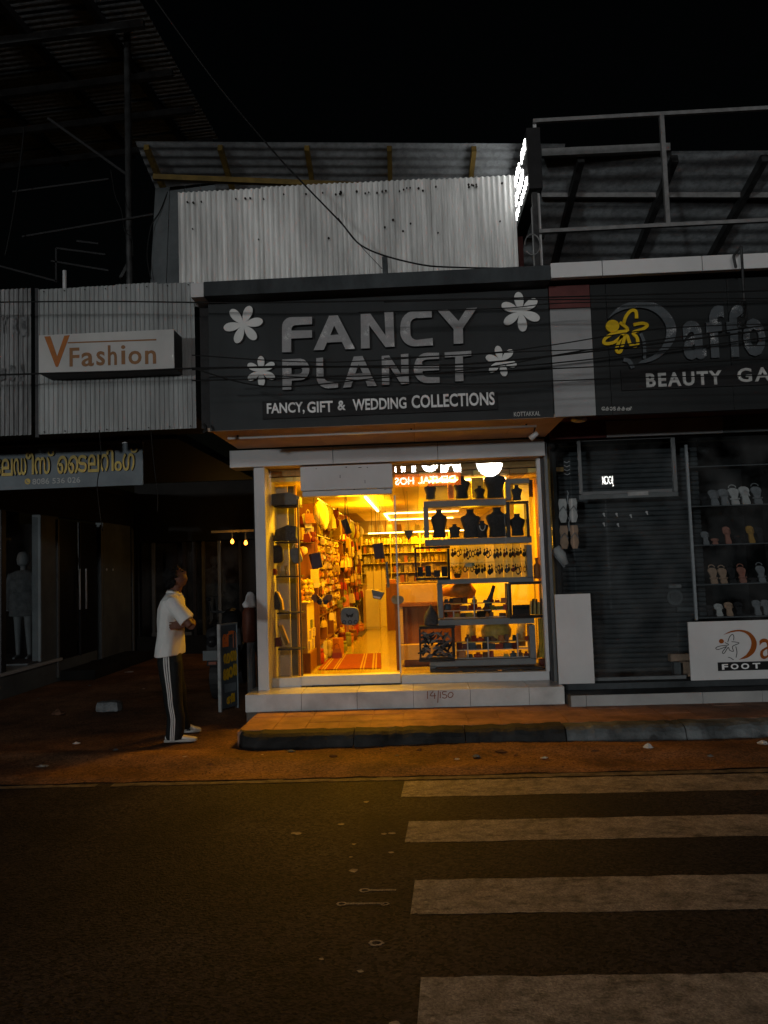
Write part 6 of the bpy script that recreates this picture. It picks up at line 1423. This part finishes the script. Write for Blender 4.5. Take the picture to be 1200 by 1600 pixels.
t_ = thing('folded_handbag', 'olive yellow handbag with open flap on the lowest black shelf', 'handbag', tuple(P(440, 1011, Y=8.85)))
q = [P(x, y, Y=8.84) for x, y in ((434, 978), (440, 977), (451, 1005), (446, 1009))]; build(MB().prism([(v.x, v.z) for v in q], 8.84, 8.92), 'flap', pal['gold'], t_, .004)
q = [P(x, y, Y=8.80) for x, y in ((426, 998), (437, 996), (440, 1010), (428, 1011))]; build(MB().prism([(v.x, v.z) for v in q], 8.80, 8.88), 'purse', pal['maroon'], t_, .004)
build(MB().tube([P(424, 1000, Y=8.86), P(425, 984, Y=8.86), P(428, 978, Y=8.86)], .006, 5), 'strap', pal['yellow'], t_)
# ---- goods hanging in the doorway
def hang_strings(t, pts, Y):
    for (a, b) in pts:
        p = P(a, b, Y=Y); build(MB().tube([p, (p.x, Y, 2.47)], .0022, 4), 'string', M['cable'], t)
def hslab(name, pts, Y, th, m, label, cat, strings):
    cx = sum(x for x, y in pts)/len(pts); cy = max(y for x, y in pts); t = thing(name, label, cat, tuple(P(cx, cy, Y=Y)))
    q = [P(x, y, Y=Y) for x, y in pts]; build(MB().prism([(v.x, v.z) for v in q], Y, Y+th), 'body', m, t, .006); hang_strings(t, strings, Y+th/2); return t
hslab('hanging_wallet', [(532, 813), (542, 810), (550, 832), (541, 836)], 8.95, .03, M['velvet'], 'small black tilted wallet hanging high in the doorway', 'wallet', [(539, 812)])
hslab('hanging_purse', [(482, 866), (500, 862.5), (504, 886), (488, 890)], 8.85, .05, M['bag_plum'], 'dark plum purse hanging at the left of the doorway', 'purse', [(492, 865)])
hslab('hanging_purse', [(582, 850), (598, 847.5), (601, 872), (586, 874)], 8.95, .04, M['bag_plum'], 'dark plum rectangular purse hanging in the middle of the doorway', 'purse', [(588, 850), (592, 850)])
hslab('hanging_triangle', [(630, 829), (647, 828), (640, 843), (638, 844)], 8.9, .03, M['bag_grey'], 'grey triangular purse hanging in the window right of the doorway', 'purse', [(638, 829)])
t = hslab('hanging_bag', [(580.5, 921), (601, 926), (595, 937), (583, 935)], 8.9, .05, M['bag_grey'], 'grey trapezoid handbag on long thin straps in the doorway', 'handbag', [(584, 922), (597, 925)])
q = [P(x, y, Y=8.89) for x, y in ((583, 931), (595, 933), (594, 936), (584, 934))]; build(MB().prism([(v.x, v.z) for v in q], 8.885, 8.897), 'pale_band', M['acp'], t)
t_, c, s_ = rbag(546.5, 963, 29, 28, -.04, M['bag_grey'], 'large dark rounded bag with butterfly pattern hanging low in the doorway', 8.85, .08)
q = [(c.x+a*s_, c.z+b*s_) for a, b in ((-6, 5), (-1, 2), (0, 3), (1, 2), (6, 5), (5, 0), (2, -2), (0, 0), (-2, -2), (-5, 0))]; build(MB().prism(q, 8.843, 8.849), 'butterfly', M['black'], t_)
for dx in (-9, 0, 9):
    cc = c+Vector((dx*s_, 0, -9*s_)); build(MB().tube([cc+Vector((.02*math.cos(k*PI/5), -.004, .02*math.sin(k*PI/5))) for k in range(11)], .004, 5), 'ring_mark', M['black'], t_)
build(MB().tube([c+Vector((-.08, .04, .09)), (c.x-.03, 8.89, 2.0), (c.x-.01, 8.89, 2.47)], .004, 5), 'strap', M['cable'], t_); build(MB().tube([c+Vector((.08, .04, .09)), (c.x+.03, 8.89, 2.0), (c.x-.006, 8.89, 2.47)], .004, 5), 'strap', M['cable'], t_)
t = thing('hanging_rod', 'short grey rod hanging upright in the doorway', 'rod', tuple(P(606, 918, Y=8.9))); a = P(604, 878, Y=8.9); b = P(607, 918, Y=8.9); build(MB().tube([a, b], .015, 8), 'rod', M['bag_grey'], t); hang_strings(t, [(604.5, 879)], 8.9)
t = thing('butterfly_mask', 'orange butterfly ornament with a dark visor hanging over the low cabinet', 'ornament', tuple(P(503, 945, Y=9.0)))
for s1 in (-1, 1):
    q = [P(503+s1*x, y, Y=9.0) for x, y in ((0, 936), (8, 929), (15, 929), (17, 934), (12, 941), (3, 942))]; build(MB().prism([(v.x, v.z) for v in q], 9.0, 9.01), 'wing', M['wood'], t)
    q = [P(504+s1*x, y, Y=8.97) for x, y in ((0, 938), (8, 937), (9, 941), (6, 945), (2, 944))]; build(MB().prism([(v.x, v.z) for v in q], 8.97, 8.98), 'visor', M['velvet'], t)
hang_strings(t, [(503, 936)], 9.0)
# ================================================================== FIGURES
def remeshed(mb, name, vox, m, parent=None, smooth_it=6, **kw):
    me = mb.mesh('raw', M['black']); o = bpy.data.objects.new('raw', me); COL.objects.link(o)
    bm = bmesh.new(); bm.from_mesh(me); bmesh.ops.recalc_face_normals(bm, faces=bm.faces); bm.to_mesh(me); bm.free()
    r_ = o.modifiers.new('r', 'REMESH'); r_.mode = 'VOXEL'; r_.voxel_size = vox
    s_ = o.modifiers.new('s', 'SMOOTH'); s_.iterations = smooth_it; s_.factor = .5
    dg = bpy.context.evaluated_depsgraph_get(); me2 = bpy.data.meshes.new_from_object(o.evaluated_get(dg)); bpy.data.objects.remove(o)
    off = wloc(parent) if parent else Vector((0,0,0)); me2.name = name; me2.materials.clear(); me2.materials.append(m)
    for v in me2.vertices: v.co -= off
    me2.polygons.foreach_set('use_smooth', [True]*len(me2.polygons))
    n = bpy.data.objects.new(name, me2); COL.objects.link(n); n.parent = parent; return tag(n, **kw)
def ell(c, rx, ry, n=16, rot=0):
    c = Vector(c); return [c+Vector((rx*math.cos(t*2*PI/n)*math.cos(rot)-ry*math.sin(t*2*PI/n)*math.sin(rot), rx*math.cos(t*2*PI/n)*math.sin(rot)+ry*math.sin(t*2*PI/n)*math.cos(rot), 0)) for t in range(n)]
def head_mb(mb, c, R, tilt, yaw_dir=Vector((1,0,0)), s=1.0):
    """head facing yaw_dir, tilted back by tilt radians; c = centre; R = half face height"""
    fwd0 = yaw_dir.normalized(); side = Vector((0,0,1)).cross(fwd0); 
    q = Matrix.Rotation(-tilt, 3, side); fwd = q@fwd0; up = q@Vector((0,0,1))
    N = 28; K = 20; rings = []
    bumps = [((1, 0, -.10), .13, .20), ((1, 0, -.02), .10, .10), ((.93, 0, -.42), .14, .07), ((.86, 0, -.78), .2, .13), ((.95, .0, .22), .3, .05),
             ((.92, .33, .06), .13, -.06), ((.92, -.33, .06), .13, -.06), ((.95, 0, -.30), .08, -.03), ((.1, 1, -.06), .16, .09), ((.1, -1, -.06), .16, .09), ((.3, .75, -.7), .3, .05), ((.3, -.75, -.7), .3, .05), ((-.9, 0, .35), .5, .08), ((-.6, 0, -.8), .45, -.22)]
    bb = [(Vector(d).normalized(), w, a) for d, w, a in bumps]
    for i in range(K+1):
        ph = PI*(i+.02)/(K+.04); ring = []
        for j in range(N):
            th = 2*PI*j/N; d = Vector((math.sin(ph)*math.cos(th), math.sin(ph)*math.sin(th), math.cos(ph)))
            r = 1/math.sqrt((d.x/.86)**2+(d.y/.68)**2+(d.z/1.0)**2)
            for b, w, a in bb: r += a*math.exp(-((d-b).length/w)**2)
            v = d*r*R*s; ring.append(Vector(c)+fwd*v.x+side*v.y+up*v.z)
        rings.append(ring)
    mb.loft(rings); return fwd, side, up
def hand(mb, wrist, dirv, palm_n, L=.18, curl=.5, spread=1):
    """palm and five fingers; dirv pointing from wrist to fingers; palm_n = palm normal"""
    d = Vector(dirv).normalized(); n = Vector(palm_n); n = (n-d*n.dot(d)).normalized(); s = d.cross(n); w = Vector(wrist)
    P_ = L*.52
    mb.loft([[w+d*t*P_+s*a*ww+n*b*hh for a, b in ((-1,-.7),(-.6,-1),(.6,-1),(1,-.7),(1,.7),(.6,1),(-.6,1),(-1,.7))] for t, ww, hh in ((-.08,.026,.018),(.1,.032,.016),(.6,.042,.014),(1.0,.040,.012))])
    for k, (a, l) in enumerate(((-.030, .40), (-.010, .46), (.011, .44), (.030, .34))):
        base = w+d*P_*.92+s*a; dd = (d+s*a*2.0*spread).normalized(); l *= L
        p1 = base+dd*l*.42; c1 = (dd*math.cos(curl)+n*math.sin(curl)); p2 = p1+c1*l*.32; c2 = (dd*math.cos(curl*1.9)+n*math.sin(curl*1.9)); p3 = p2+c2*l*.26
        mb.tube([base, p1, p2, p3], [.0095, .0088, .008, .006], 7)
    tb = w+d*P_*.25-s*.03; tdir = (d*.7-s*.75+n*.25).normalized(); mb.tube([tb, tb+tdir*.035, tb+tdir*.06+d*.012], [.012, .010, .007], 7)
YP = 7.48
man = thing('person', 'man in white short-sleeved shirt and black striped track trousers standing with folded arms, looking up', 'person', (-2.36, YP, .0))
def Q(px, py, dy=0): return P(px, py, Y=YP+dy)
# joints measured from the photograph
hip = Q(264, 1015); shn, shf = Q(268, 942, -.17), Q(270, 941, .19)
mb = MB()
# inner trunk (kept inside the shirt)
mb.loft([ell(Q(266, y), rx, ry) for y, rx, ry in ((1035, .085, .13), (1010, .075, .12), (985, .09, .13), (955, .095, .15), (938, .07, .12), (928, .05, .07))])
# neck + head
mb.tube([Q(271, 938), Q(274, 925), Q(277, 914)], [.062, .054, .056], 12)
hc = Q(275.5, 903); fwd, side, up = head_mb(mb, hc, .112, math.radians(34))
# arms: upper arm down-forward, forearms crossed over the chest
eln = Q(298, 978, -.20); elf = Q(300, 974, .16)
mb.tube([shn, shn.lerp(eln, .5), eln], [.045, .046, .040], 12)
wn_ = Q(296, 968, .10); mb.tube([eln, eln.lerp(wn_, .5)+Vector((.02, 0, 0)), wn_], [.041, .037, .027], 12)
mb.tube([shf, shf.lerp(elf, .5), elf], [.055, .048, .040], 12)
wf_ = Q(288, 975, -.17); mb.tube([elf, elf.lerp(wf_, .5)+Vector((.03, 0, -.01)), wf_], [.041, .037, .027], 12)
hand(mb, wf_, (-.9, -.25, -.10), (.1, 1, .1), .17, .35); hand(mb, wn_, (-.5, .7, .3), (-1, 0, 0), .17, .5)
# inner legs to the ankles
nf, ff = Q(281, 1149, -.06), P(299, 1135, Y=YP+.34)
knn, knf = Q(271, 1095, -.09), Q(279, 1088, .14)
mb.tube([Q(265, 1028, -.08), knn, Q(269, 1140, -.07)], [.06, .045, .035], 10); mb.tube([Q(266, 1028, .08), knf, P(287, 1125, Y=YP+.30)], [.06, .045, .035], 10)
remeshed(mb, 'body', .0075, M['skin'], man, 4)
# eye, brow marks
for s1 in (-1, 1):
    e = hc+fwd*.093+side*s1*.032+up*.012; build(MB().lathe([(.002, -.008), (.009, -.004), (.010, 0), (.009, .004), (.002, .008)], e, 10), 'eye', M['black_gloss'], man, smooth=True)
    build(MB().tube([e+up*.022-side*s1*.014+fwd*.004, e+up*.026+fwd*.005, e+up*.022+side*s1*.016-fwd*.004], .004, 5), 'eyebrow', M['hair'], man)
# hair: cap with tousled clumps
mb = MB(); rh = random.Random(6)
for i in range(230):
    th = rh.uniform(0, 2*PI); z = rh.uniform(-.45, 1); s_ = math.sqrt(max(0, 1-z*z)); d = Vector((s_*math.cos(th), s_*math.sin(th), z))
    if d.x > .45 and d.z < .62: continue
    if d.z < -.05 and d.x > .05: continue
    r = .112/math.sqrt((d.x/.88)**2+(d.y/.72)**2+d.z**2); c = hc+(fwd*d.x+side*d.y+up*d.z)*r
    o = (fwd*d.x+side*d.y+up*d.z); L = rh.uniform(.018, .038); t_ = (Vector((rh.uniform(-1,1), rh.uniform(-1,1), rh.uniform(-1,.3)))).normalized()*.018
    mb.tube([c-o*.012, c+o*L*.5+t_*.5, c+o*L+t_], [.018, .015, .005], 6)
mb.loft([[hc+(fwd*math.cos(t*PI/8)*w*.80+side*math.sin(t*PI/8)*w*.72)*.125+(up*z-fwd*.22)*.125 for t in range(16)] for z, w in ((-.35, .80), (0, .95), (.35, .98), (.7, .80), (.95, .45), (1.02, .1))])
remeshed(mb, 'hair', .007, M['hair'], man, 2)
# shirt
mb = MB()
rows_ = [(1023, 265.5, .135, .225), (1010, 266.5, .128, .22), (990, 267.5, .118, .21), (968, 268, .120, .215), (950, 268.5, .118, .225), (938, 270, .100, .215), (931, 271, .080, .16), (926, 272, .066, .085)]
rings = []
for k, (y, px, rx, ry) in enumerate(rows_):
    r_ = ell(Q(px, y), rx, ry, 32)
    for j, v in enumerate(r_):
        a = 2*PI*j/32; f = math.sin(a*5+k*.9)*.005+math.sin(a*9-k*1.7)*.003
        v += Vector((math.cos(a), math.sin(a), 0))*f*(1 if k < 5 else .3)
        if k == 0: v.z += -.012+.02*(math.cos(a)*.5+.5)+.004*math.sin(a*4)
    rings.append(r_)
mb.loft(rings)
for sh_, el_, sg_ in ((shn, eln, -1), (shf, elf, 1)):
    e2 = sh_.lerp(el_, .80); a_ = sh_+Vector((-.01, -sg_*.07, .015)); mb.tube([a_, sh_+Vector((0,0,.0)), sh_.lerp(el_, .3), sh_.lerp(el_, .55), e2], [.062, .074, .072, .070, .072], 16)
sh_o = remeshed(mb, 'shirt', .0085, M['shirt'], man, 3)
# collar
mb = MB(); n = 22; cb = Q(273, 926); lo = []; hi = []; 
for i in range(n+1):
    a = math.radians(-150+300*i/n)+PI; ux = math.cos(a); uy = math.sin(a)
    lo.append(cb+Vector((.074*ux, .074*uy, -.004-.02*(1-abs(i/n-.5)*2)*0-.035*max(0, -0+ux)))); hi.append(cb+Vector((.066*ux-.004, .066*uy, .030-.03*max(0, ux))))
out_ = [v+Vector(((v.x-cb.x)*.12, (v.y-cb.y)*.12, -.0)) for v in lo]
mb.loft([lo, hi, out_], False, False); cl = build(mb, 'collar', M['shirt'], man, smooth=True); sm = cl.modifiers.new('s', 'SOLIDIFY'); sm.thickness = .004
# trousers
def leg_rings(pts, n=20):
    rings = []
    for i, (c, rx, ry) in enumerate(pts):
        r_ = ell(c, rx, ry, n)
        for j, v in enumerate(r_):
            a = 2*PI*j/n; v += Vector((math.cos(a), math.sin(a), 0))*(.004*math.sin(a*3+i*1.3)+.003*math.sin(i*2.1+a))
        rings.append(r_)
    return rings
near = [(Q(265, 1004, -.05), .085, .085), (Q(265, 1018, -.06), .100, .095), (Q(265.5, 1033, -.08), .118, .108), (Q(267, 1055, -.09), .108, .098), (Q(269.5, 1080, -.09), .094, .088), (Q(271, 1100, -.09), .088, .082), (Q(274.5, 1121, -.08), .086, .08), (Q(274, 1138, -.07), .088, .082), (Q(273.5, 1150, -.06), .086, .084), (Q(273.5, 1154.5, -.06), .086, .085)]
far = [(Q(266, 1004, .05), .085, .085), (Q(266.5, 1018, .06), .100, .095), (Q(267.5, 1033, .09), .115, .108), (Q(271, 1055, .11), .104, .098), (Q(276, 1080, .14), .092, .088), (Q(278, 1100, .18), .084, .08), (P(280, 1115, Y=YP+.24), .082, .078), (P(284, 1128, Y=YP+.30), .084, .08), (P(286, 1138, Y=YP+.33), .082, .08)]
mb = MB(); R1 = leg_rings(near); R2 = leg_rings(far); mb.loft(R1); mb.loft(R2)
mb.loft([ell(Q(265, 998), .085, .145, 24), ell(Q(265, 1014), .095, .16, 24), ell(Q(265, 1030), .11, .175, 24), ell(Q(266, 1042), .09, .12, 24)])
remeshed(mb, 'trousers', .0085, M['trouser'], man, 2)
for k, a0 in enumerate((-100.5, -90, -79.5)):
    strip = []
    for i, (c, rx, ry) in enumerate(near):
        A0, A1 = math.radians(a0-3.1), math.radians(a0+3.1)
        strip.append([c+Vector((math.cos(q)*(rx+.007), math.sin(q)*(ry+.007), 0)) for q in (A0, A1)])
    # densify along the leg
    L1 = smooth_pts([tuple(s[0]) for s in strip], 4); L2 = smooth_pts([tuple(s[1]) for s in strip], 4); mb = MB()
    mb.loft([[Vector(a), Vector(b)] for a, b in zip(L1, L2)], False, False); so_ = build(mb, 'trouser_stripe', M['stripe'], man, smooth=True); sm = so_.modifiers.new('s', 'SOLIDIFY'); sm.thickness = .006; sm.offset = 1
# shoes
def shoe_obj(heel, toe, name='shoe'):
    heel, toe = Vector(heel), Vector(toe); d = toe-heel; L = d.length; d.normalize(); s = Vector((-d.y, d.x, 0)); t = thing(name, None, None, (0,0,0)); t.parent = man; t.location = heel-wloc(man)
    return t
def add_shoe(heel, toe, lab):
    heel, toe = Vector(heel), Vector(toe); d = toe-heel; L = d.length; d.normalize(); s = Vector((-d.y, d.x, 0))
    prof = [(0, .030, .065), (.08, .036, .075), (.25, .037, .085), (.42, .040, .078), (.6, .048, .055), (.8, .048, .042), (.95, .036, .034), (1.0, .018, .026)]
    rings = []
    for t, w, h in prof:
        c = heel+d*L*t; rings.append([c+s*w*a+Vector((0,0,.018+(h-.018)*b)) for a, b in ((-1,0),(-.98,.5),(-.7,.9),(0,1),(.7,.9),(.98,.5),(1,0))])
    up_ = build(MB().loft(rings), 'shoe', M['shoe'], man, smooth=True); su = up_.modifiers.new('sub', 'SUBSURF'); su.levels = 1; su.render_levels = 2
    rings = []
    for t, w, h in prof:
        c = heel+d*(L*1.03*t-.004); rings.append([c+s*(w+.006)*a+Vector((0,0,b)) for a, b in ((-1,0),(-1,.022),(1,.022),(1,0))])
    build(MB().loft(rings), 'sole', M['letter_dim'], up_)
    build(MB().box(*sorted((heel.x+.05, heel.x+.09)), heel.y-.047, heel.y-.044, .024, .045), 'logo_patch', M['black'], up_)
def Pz(px, py): return P(px, py, Z=0)
hn = Pz(259.5, 1158); tn = Pz(306, 1157.5); hn = Vector((hn.x, YP-.075, 0)); tn = Vector((tn.x, YP-.03, 0)); add_shoe(hn, tn, 'near')
hf = P(287, 1142, Y=YP+.34); tf = P(315, 1137, Y=YP+.42); add_shoe(Vector((P(286, 1142, Y=YP+.34).x, YP+.34, 0)), Vector((tf.x, YP+.40, 0)), 'far')

# ---- mannequin in the clothes shop window
def mannequin(px, ptop, pbot, Y, coat=True, label='', mcoat='coat'):
    a = P(px, ptop, Y=Y); b = P(px, pbot, Y=Y); H_ = a.z-b.z; t = thing('mannequin', label, 'mannequin', tuple(b)); B = lambda x, y, z: Vector((b.x+x*H_, Y+y*H_, b.z+z*H_))
    mb = MB(); mb.lathe([(.02*H_, 0), (.055*H_, .02*H_), (.062*H_, .07*H_), (.05*H_, .12*H_), (.03*H_, .14*H_)], B(0, 0, .86), 14, 1, 1)
    mb.tube([B(0,0,.80), B(0,0,.88)], .028*H_, 10)
    mb.loft([ell(B(0,0,z), rx*H_, ry*H_, 16) for z, rx, ry in ((.46,.09,.06),(.52,.095,.065),(.62,.075,.055),(.72,.10,.065),(.79,.11,.05),(.82,.05,.04))])
    for s1 in (-1, 1):
        mb.tube([B(s1*.10,0,.79), B(s1*.135,-.01,.62), B(s1*.13,-.04,.45)], [.032*H_, .026*H_, .018*H_], 10); mb.tube([B(s1*.05,0,.48), B(s1*.05,0,.27), B(s1*.055,.01,.04)], [.05*H_, .035*H_, .022*H_], 10)
        mb.tube([B(s1*.055,.02,.03), B(s1*.06,-.07,.012)], [.022*H_, .016*H_], 8)
    remeshed(mb, 'body', .013, M['mannequin'], t, 3)
    if coat:
        mb = MB(); mb.loft([ell(B(0,0,z), rx*H_, ry*H_, 24) for z, rx, ry in ((.40,.135,.10),(.5,.125,.09),(.62,.11,.08),(.74,.13,.085),(.80,.125,.065),(.825,.06,.05))])
        for s1 in (-1, 1): mb.tube([B(s1*.10,0,.79), B(s1*.14,-.01,.62), B(s1*.145,-.03,.46)], [.048*H_, .042*H_, .04*H_], 12)
        remeshed(mb, 'coat', .014, M[mcoat], t, 3)
    return t
YMn = 11.75
mannequin(37, 862, 1030, YMn, True, 'dim mannequin in a dark knee-length coat standing in the clothes shop window')
box('glow_panel', M['mannequin'], None, -6.9, -6.0, 11.9, 11.93, .35, 2.4) if False else None
mannequin(336, 868, 975, 15.6, True, 'faint mannequin behind the dark glazing at the alley end')
# ---- sandwich board
near_, far_ = Vector((-2.30, 8.85, 0)), Vector((-2.155, 9.12, 0)); dd = (far_-near_); wd_ = dd.length; dd.normalize(); nn = Vector((dd.y, -dd.x, 0))
bd = thing('sandwich_board', 'narrow slate pavement board with orange and yellow lettering beside the shop step', 'board sign', tuple(near_))
zt_ = 1.0
def onb(u, z, o=0): return near_+dd*wd_*u+nn*o+Vector((0, 0, z))
def bquad(name, m, u0, u1, z0, z1, o0, o1):
    mb = MB().loft([[onb(u0, z0, o0), onb(u1, z0, o0), onb(u1, z1, o0), onb(u0, z1, o0)], [onb(u0, z0, o1), onb(u1, z0, o1), onb(u1, z1, o1), onb(u0, z1, o1)]]); return build(mb, name, m, bd)
bquad('panel', M['board_blue'], .06, .96, .03, zt_-.02, -.01, .0); bquad('frame', M['column2'], 0, .06, 0, zt_, -.03, .012); bquad('frame', M['signboard'], .96, 1, 0, zt_, -.03, .012); bquad('frame', M['signboard'], .061, .959, zt_-.02, zt_, -.02, .012)
def btext(s, u0, u1, z0, z1, m):
    r = random.Random(s)
    n = 3
    vs, fs, adv = glyph(s, .06)
    xs = [v[0] for v in vs]; ys = [v[1] for v in vs]; a0, a1, b0, b1 = min(xs), max(xs), min(ys), max(ys)
    mb = MB(); mb.add([onb(u0+(u1-u0)*(v[0]-a0)/(a1-a0), z0+(z1-z0)*(v[1]-b0)/(b1-b0), .001+.004*(v[2]+.5)) for v in vs], fs); build(mb, 'board_letter', m, bd)
Zp = lambda py: (P(360, py, Y=8.98).z)
for s_, u0, u1, p1, p0, m in (('ല', .18, .5, 990, 1010, 'orange_ink'), ('ീ', .5, .93, 986, 1013, 'orange_ink'), ('ഡ', .22, .58, 1020, 1037, 'yel_ink'), ('സ', .6, .95, 1017, 1035, 'yel_ink'), ('ൈ', .18, .5, 1044, 1062, 'yel_ink'), ('റ', .5, .72, 1042, 1060, 'yel_ink'), ('ഗ', .74, .97, 1038, 1058, 'yel_ink'), ('ഒ', .35, .62, 1088, 1100, 'yel_ink'), ('ല', .6, .8, 1084, 1098, 'yel_ink')):
    btext(s_, u0, u1, Zp(p0), Zp(p1), M[m])
bquad('grey_print', M['signboard'], .25, .9, Zp(1081), Zp(1068), .001, .003)
# ---- steel post with brown cover and white cap
po = thing('steel_post', 'shiny steel post with a brown cover and white cap beside the shop pillar', 'post', (-1.98, 8.95, 0))
p0 = P(394, 1105, Y=8.95); x = p0.x
build(MB().lathe([(.055, -.01), (.048, .0), (.048, .85)], (x, 8.95, 0), 18), 'pipe', M['post_steel'] if 'post_steel' in M else M.setdefault('post_steel', mat('post_steel', (.30, .31, .32), .25, .2, 10, .8, spec=.5)), po, smooth=True)
zb_ = P(394, 1003, Y=8.95).z; zc_ = P(394, 948, Y=8.95).z; zd_ = P(394, 926, Y=8.95).z
build(wobble(MB().lathe([(.07, zb_), (.078, zb_+.02), (.085, (zb_+zc_)/2), (.082, zc_-.06), (.055, zc_)], (x-.01, 8.95, 0), 16), 2, .003), 'cover', M['brown_leather'], po, smooth=True)
build(wobble(MB().lathe([(.02, zc_-.01), (.085, zc_), (.095, zc_+.03), (.06, zc_+.08), (.055, zc_+.13), (.035, zd_), (.005, zd_+.01)], (x+.01, 8.93, 0), 14), 3, .006), 'cap', M['acp'], po, smooth=True)
# ---- motorcycle behind the board
mc = thing('motorcycle', 'black motorcycle parked in the alley behind the pavement board, tail towards the street', 'motorcycle', (-2.7, 9.9, 0))
mx, my = -2.55, 9.7
def wheel(yc, nm='wheel'):
    w = build(MB().tube([(mx-.055, yc, .29), (mx+.055, yc, .29)], [.29, .29], 28), nm, M['black'], mc); build(MB().tube([(mx-.06, yc, .29), (mx+.06, yc, .29)], [.17, .17], 20), 'rim', M['steel_dark'], w)
wheel(my+.1); wheel(my+1.35)
build(MB().tube([(mx, my-.22, .84), (mx, my+.05, .80), (mx, my+.35, .78), (mx, my+.65, .82)], [.08, .12, .13, .10], 12), 'seat', M['black'], mc, smooth=True)
build(MB().tube([(mx, my-.28, .76), (mx, my-.05, .70), (mx, my+.4, .62)], [.06, .11, .12], 10), 'tail_body', M['black_gloss'], mc, smooth=True)
build(MB().tube([(mx, my+.6, .86), (mx, my+.85, .95), (mx, my+1.1, .88)], [.10, .15, .09], 12), 'fuel_tank', M['black_gloss'], mc, smooth=True)
build(MB().tube([(mx, my+1.35, .3), (mx, my+1.15, .95)], .035, 8), 'fork', M['steel_dark'], mc); build(MB().tube([(mx-.34, my+1.0, 1.05), (mx, my+1.12, 1.02), (mx+.34, my+1.0, 1.05)], .016, 8), 'handlebar', M['steel_dark'], mc)
build(MB().obox((mx, my+.55, .42), (.12, 0, 0), (0, .25, 0), (0, 0, .17)), 'engine', M['steel_dark'], mc, .02)
box('mudguard', M['black'], mc, mx-.07, mx+.07, my-.24, my-.20, .45, .72, .01); box('number_plate', M['column'], mc, mx-.11, mx+.11, my-.262, my-.243, .52, .64, .003); box('rear_reflector', M['tail_red'], mc, mx-.04, mx+.06, my-.265, my-.243, .47, .505, .003)
build(MB().tube([(mx+.14, my-.2, .34), (mx+.14, my+.5, .30)], .045, 10), 'exhaust', M['steel_dark'], mc, smooth=True)
for s1 in (-1, 1): build(MB().tube([(mx+s1*.34, my+1.0, 1.06), (mx+s1*.36, my+.98, 1.2)], .008, 6), 'mirror_stem', M['black'], mc); build(MB().lathe([(.01, -.02), (.05, 0), (.01, .03)], (mx+s1*.36, my+.98, 1.22), 10), 'mirror', M['black'], mc)
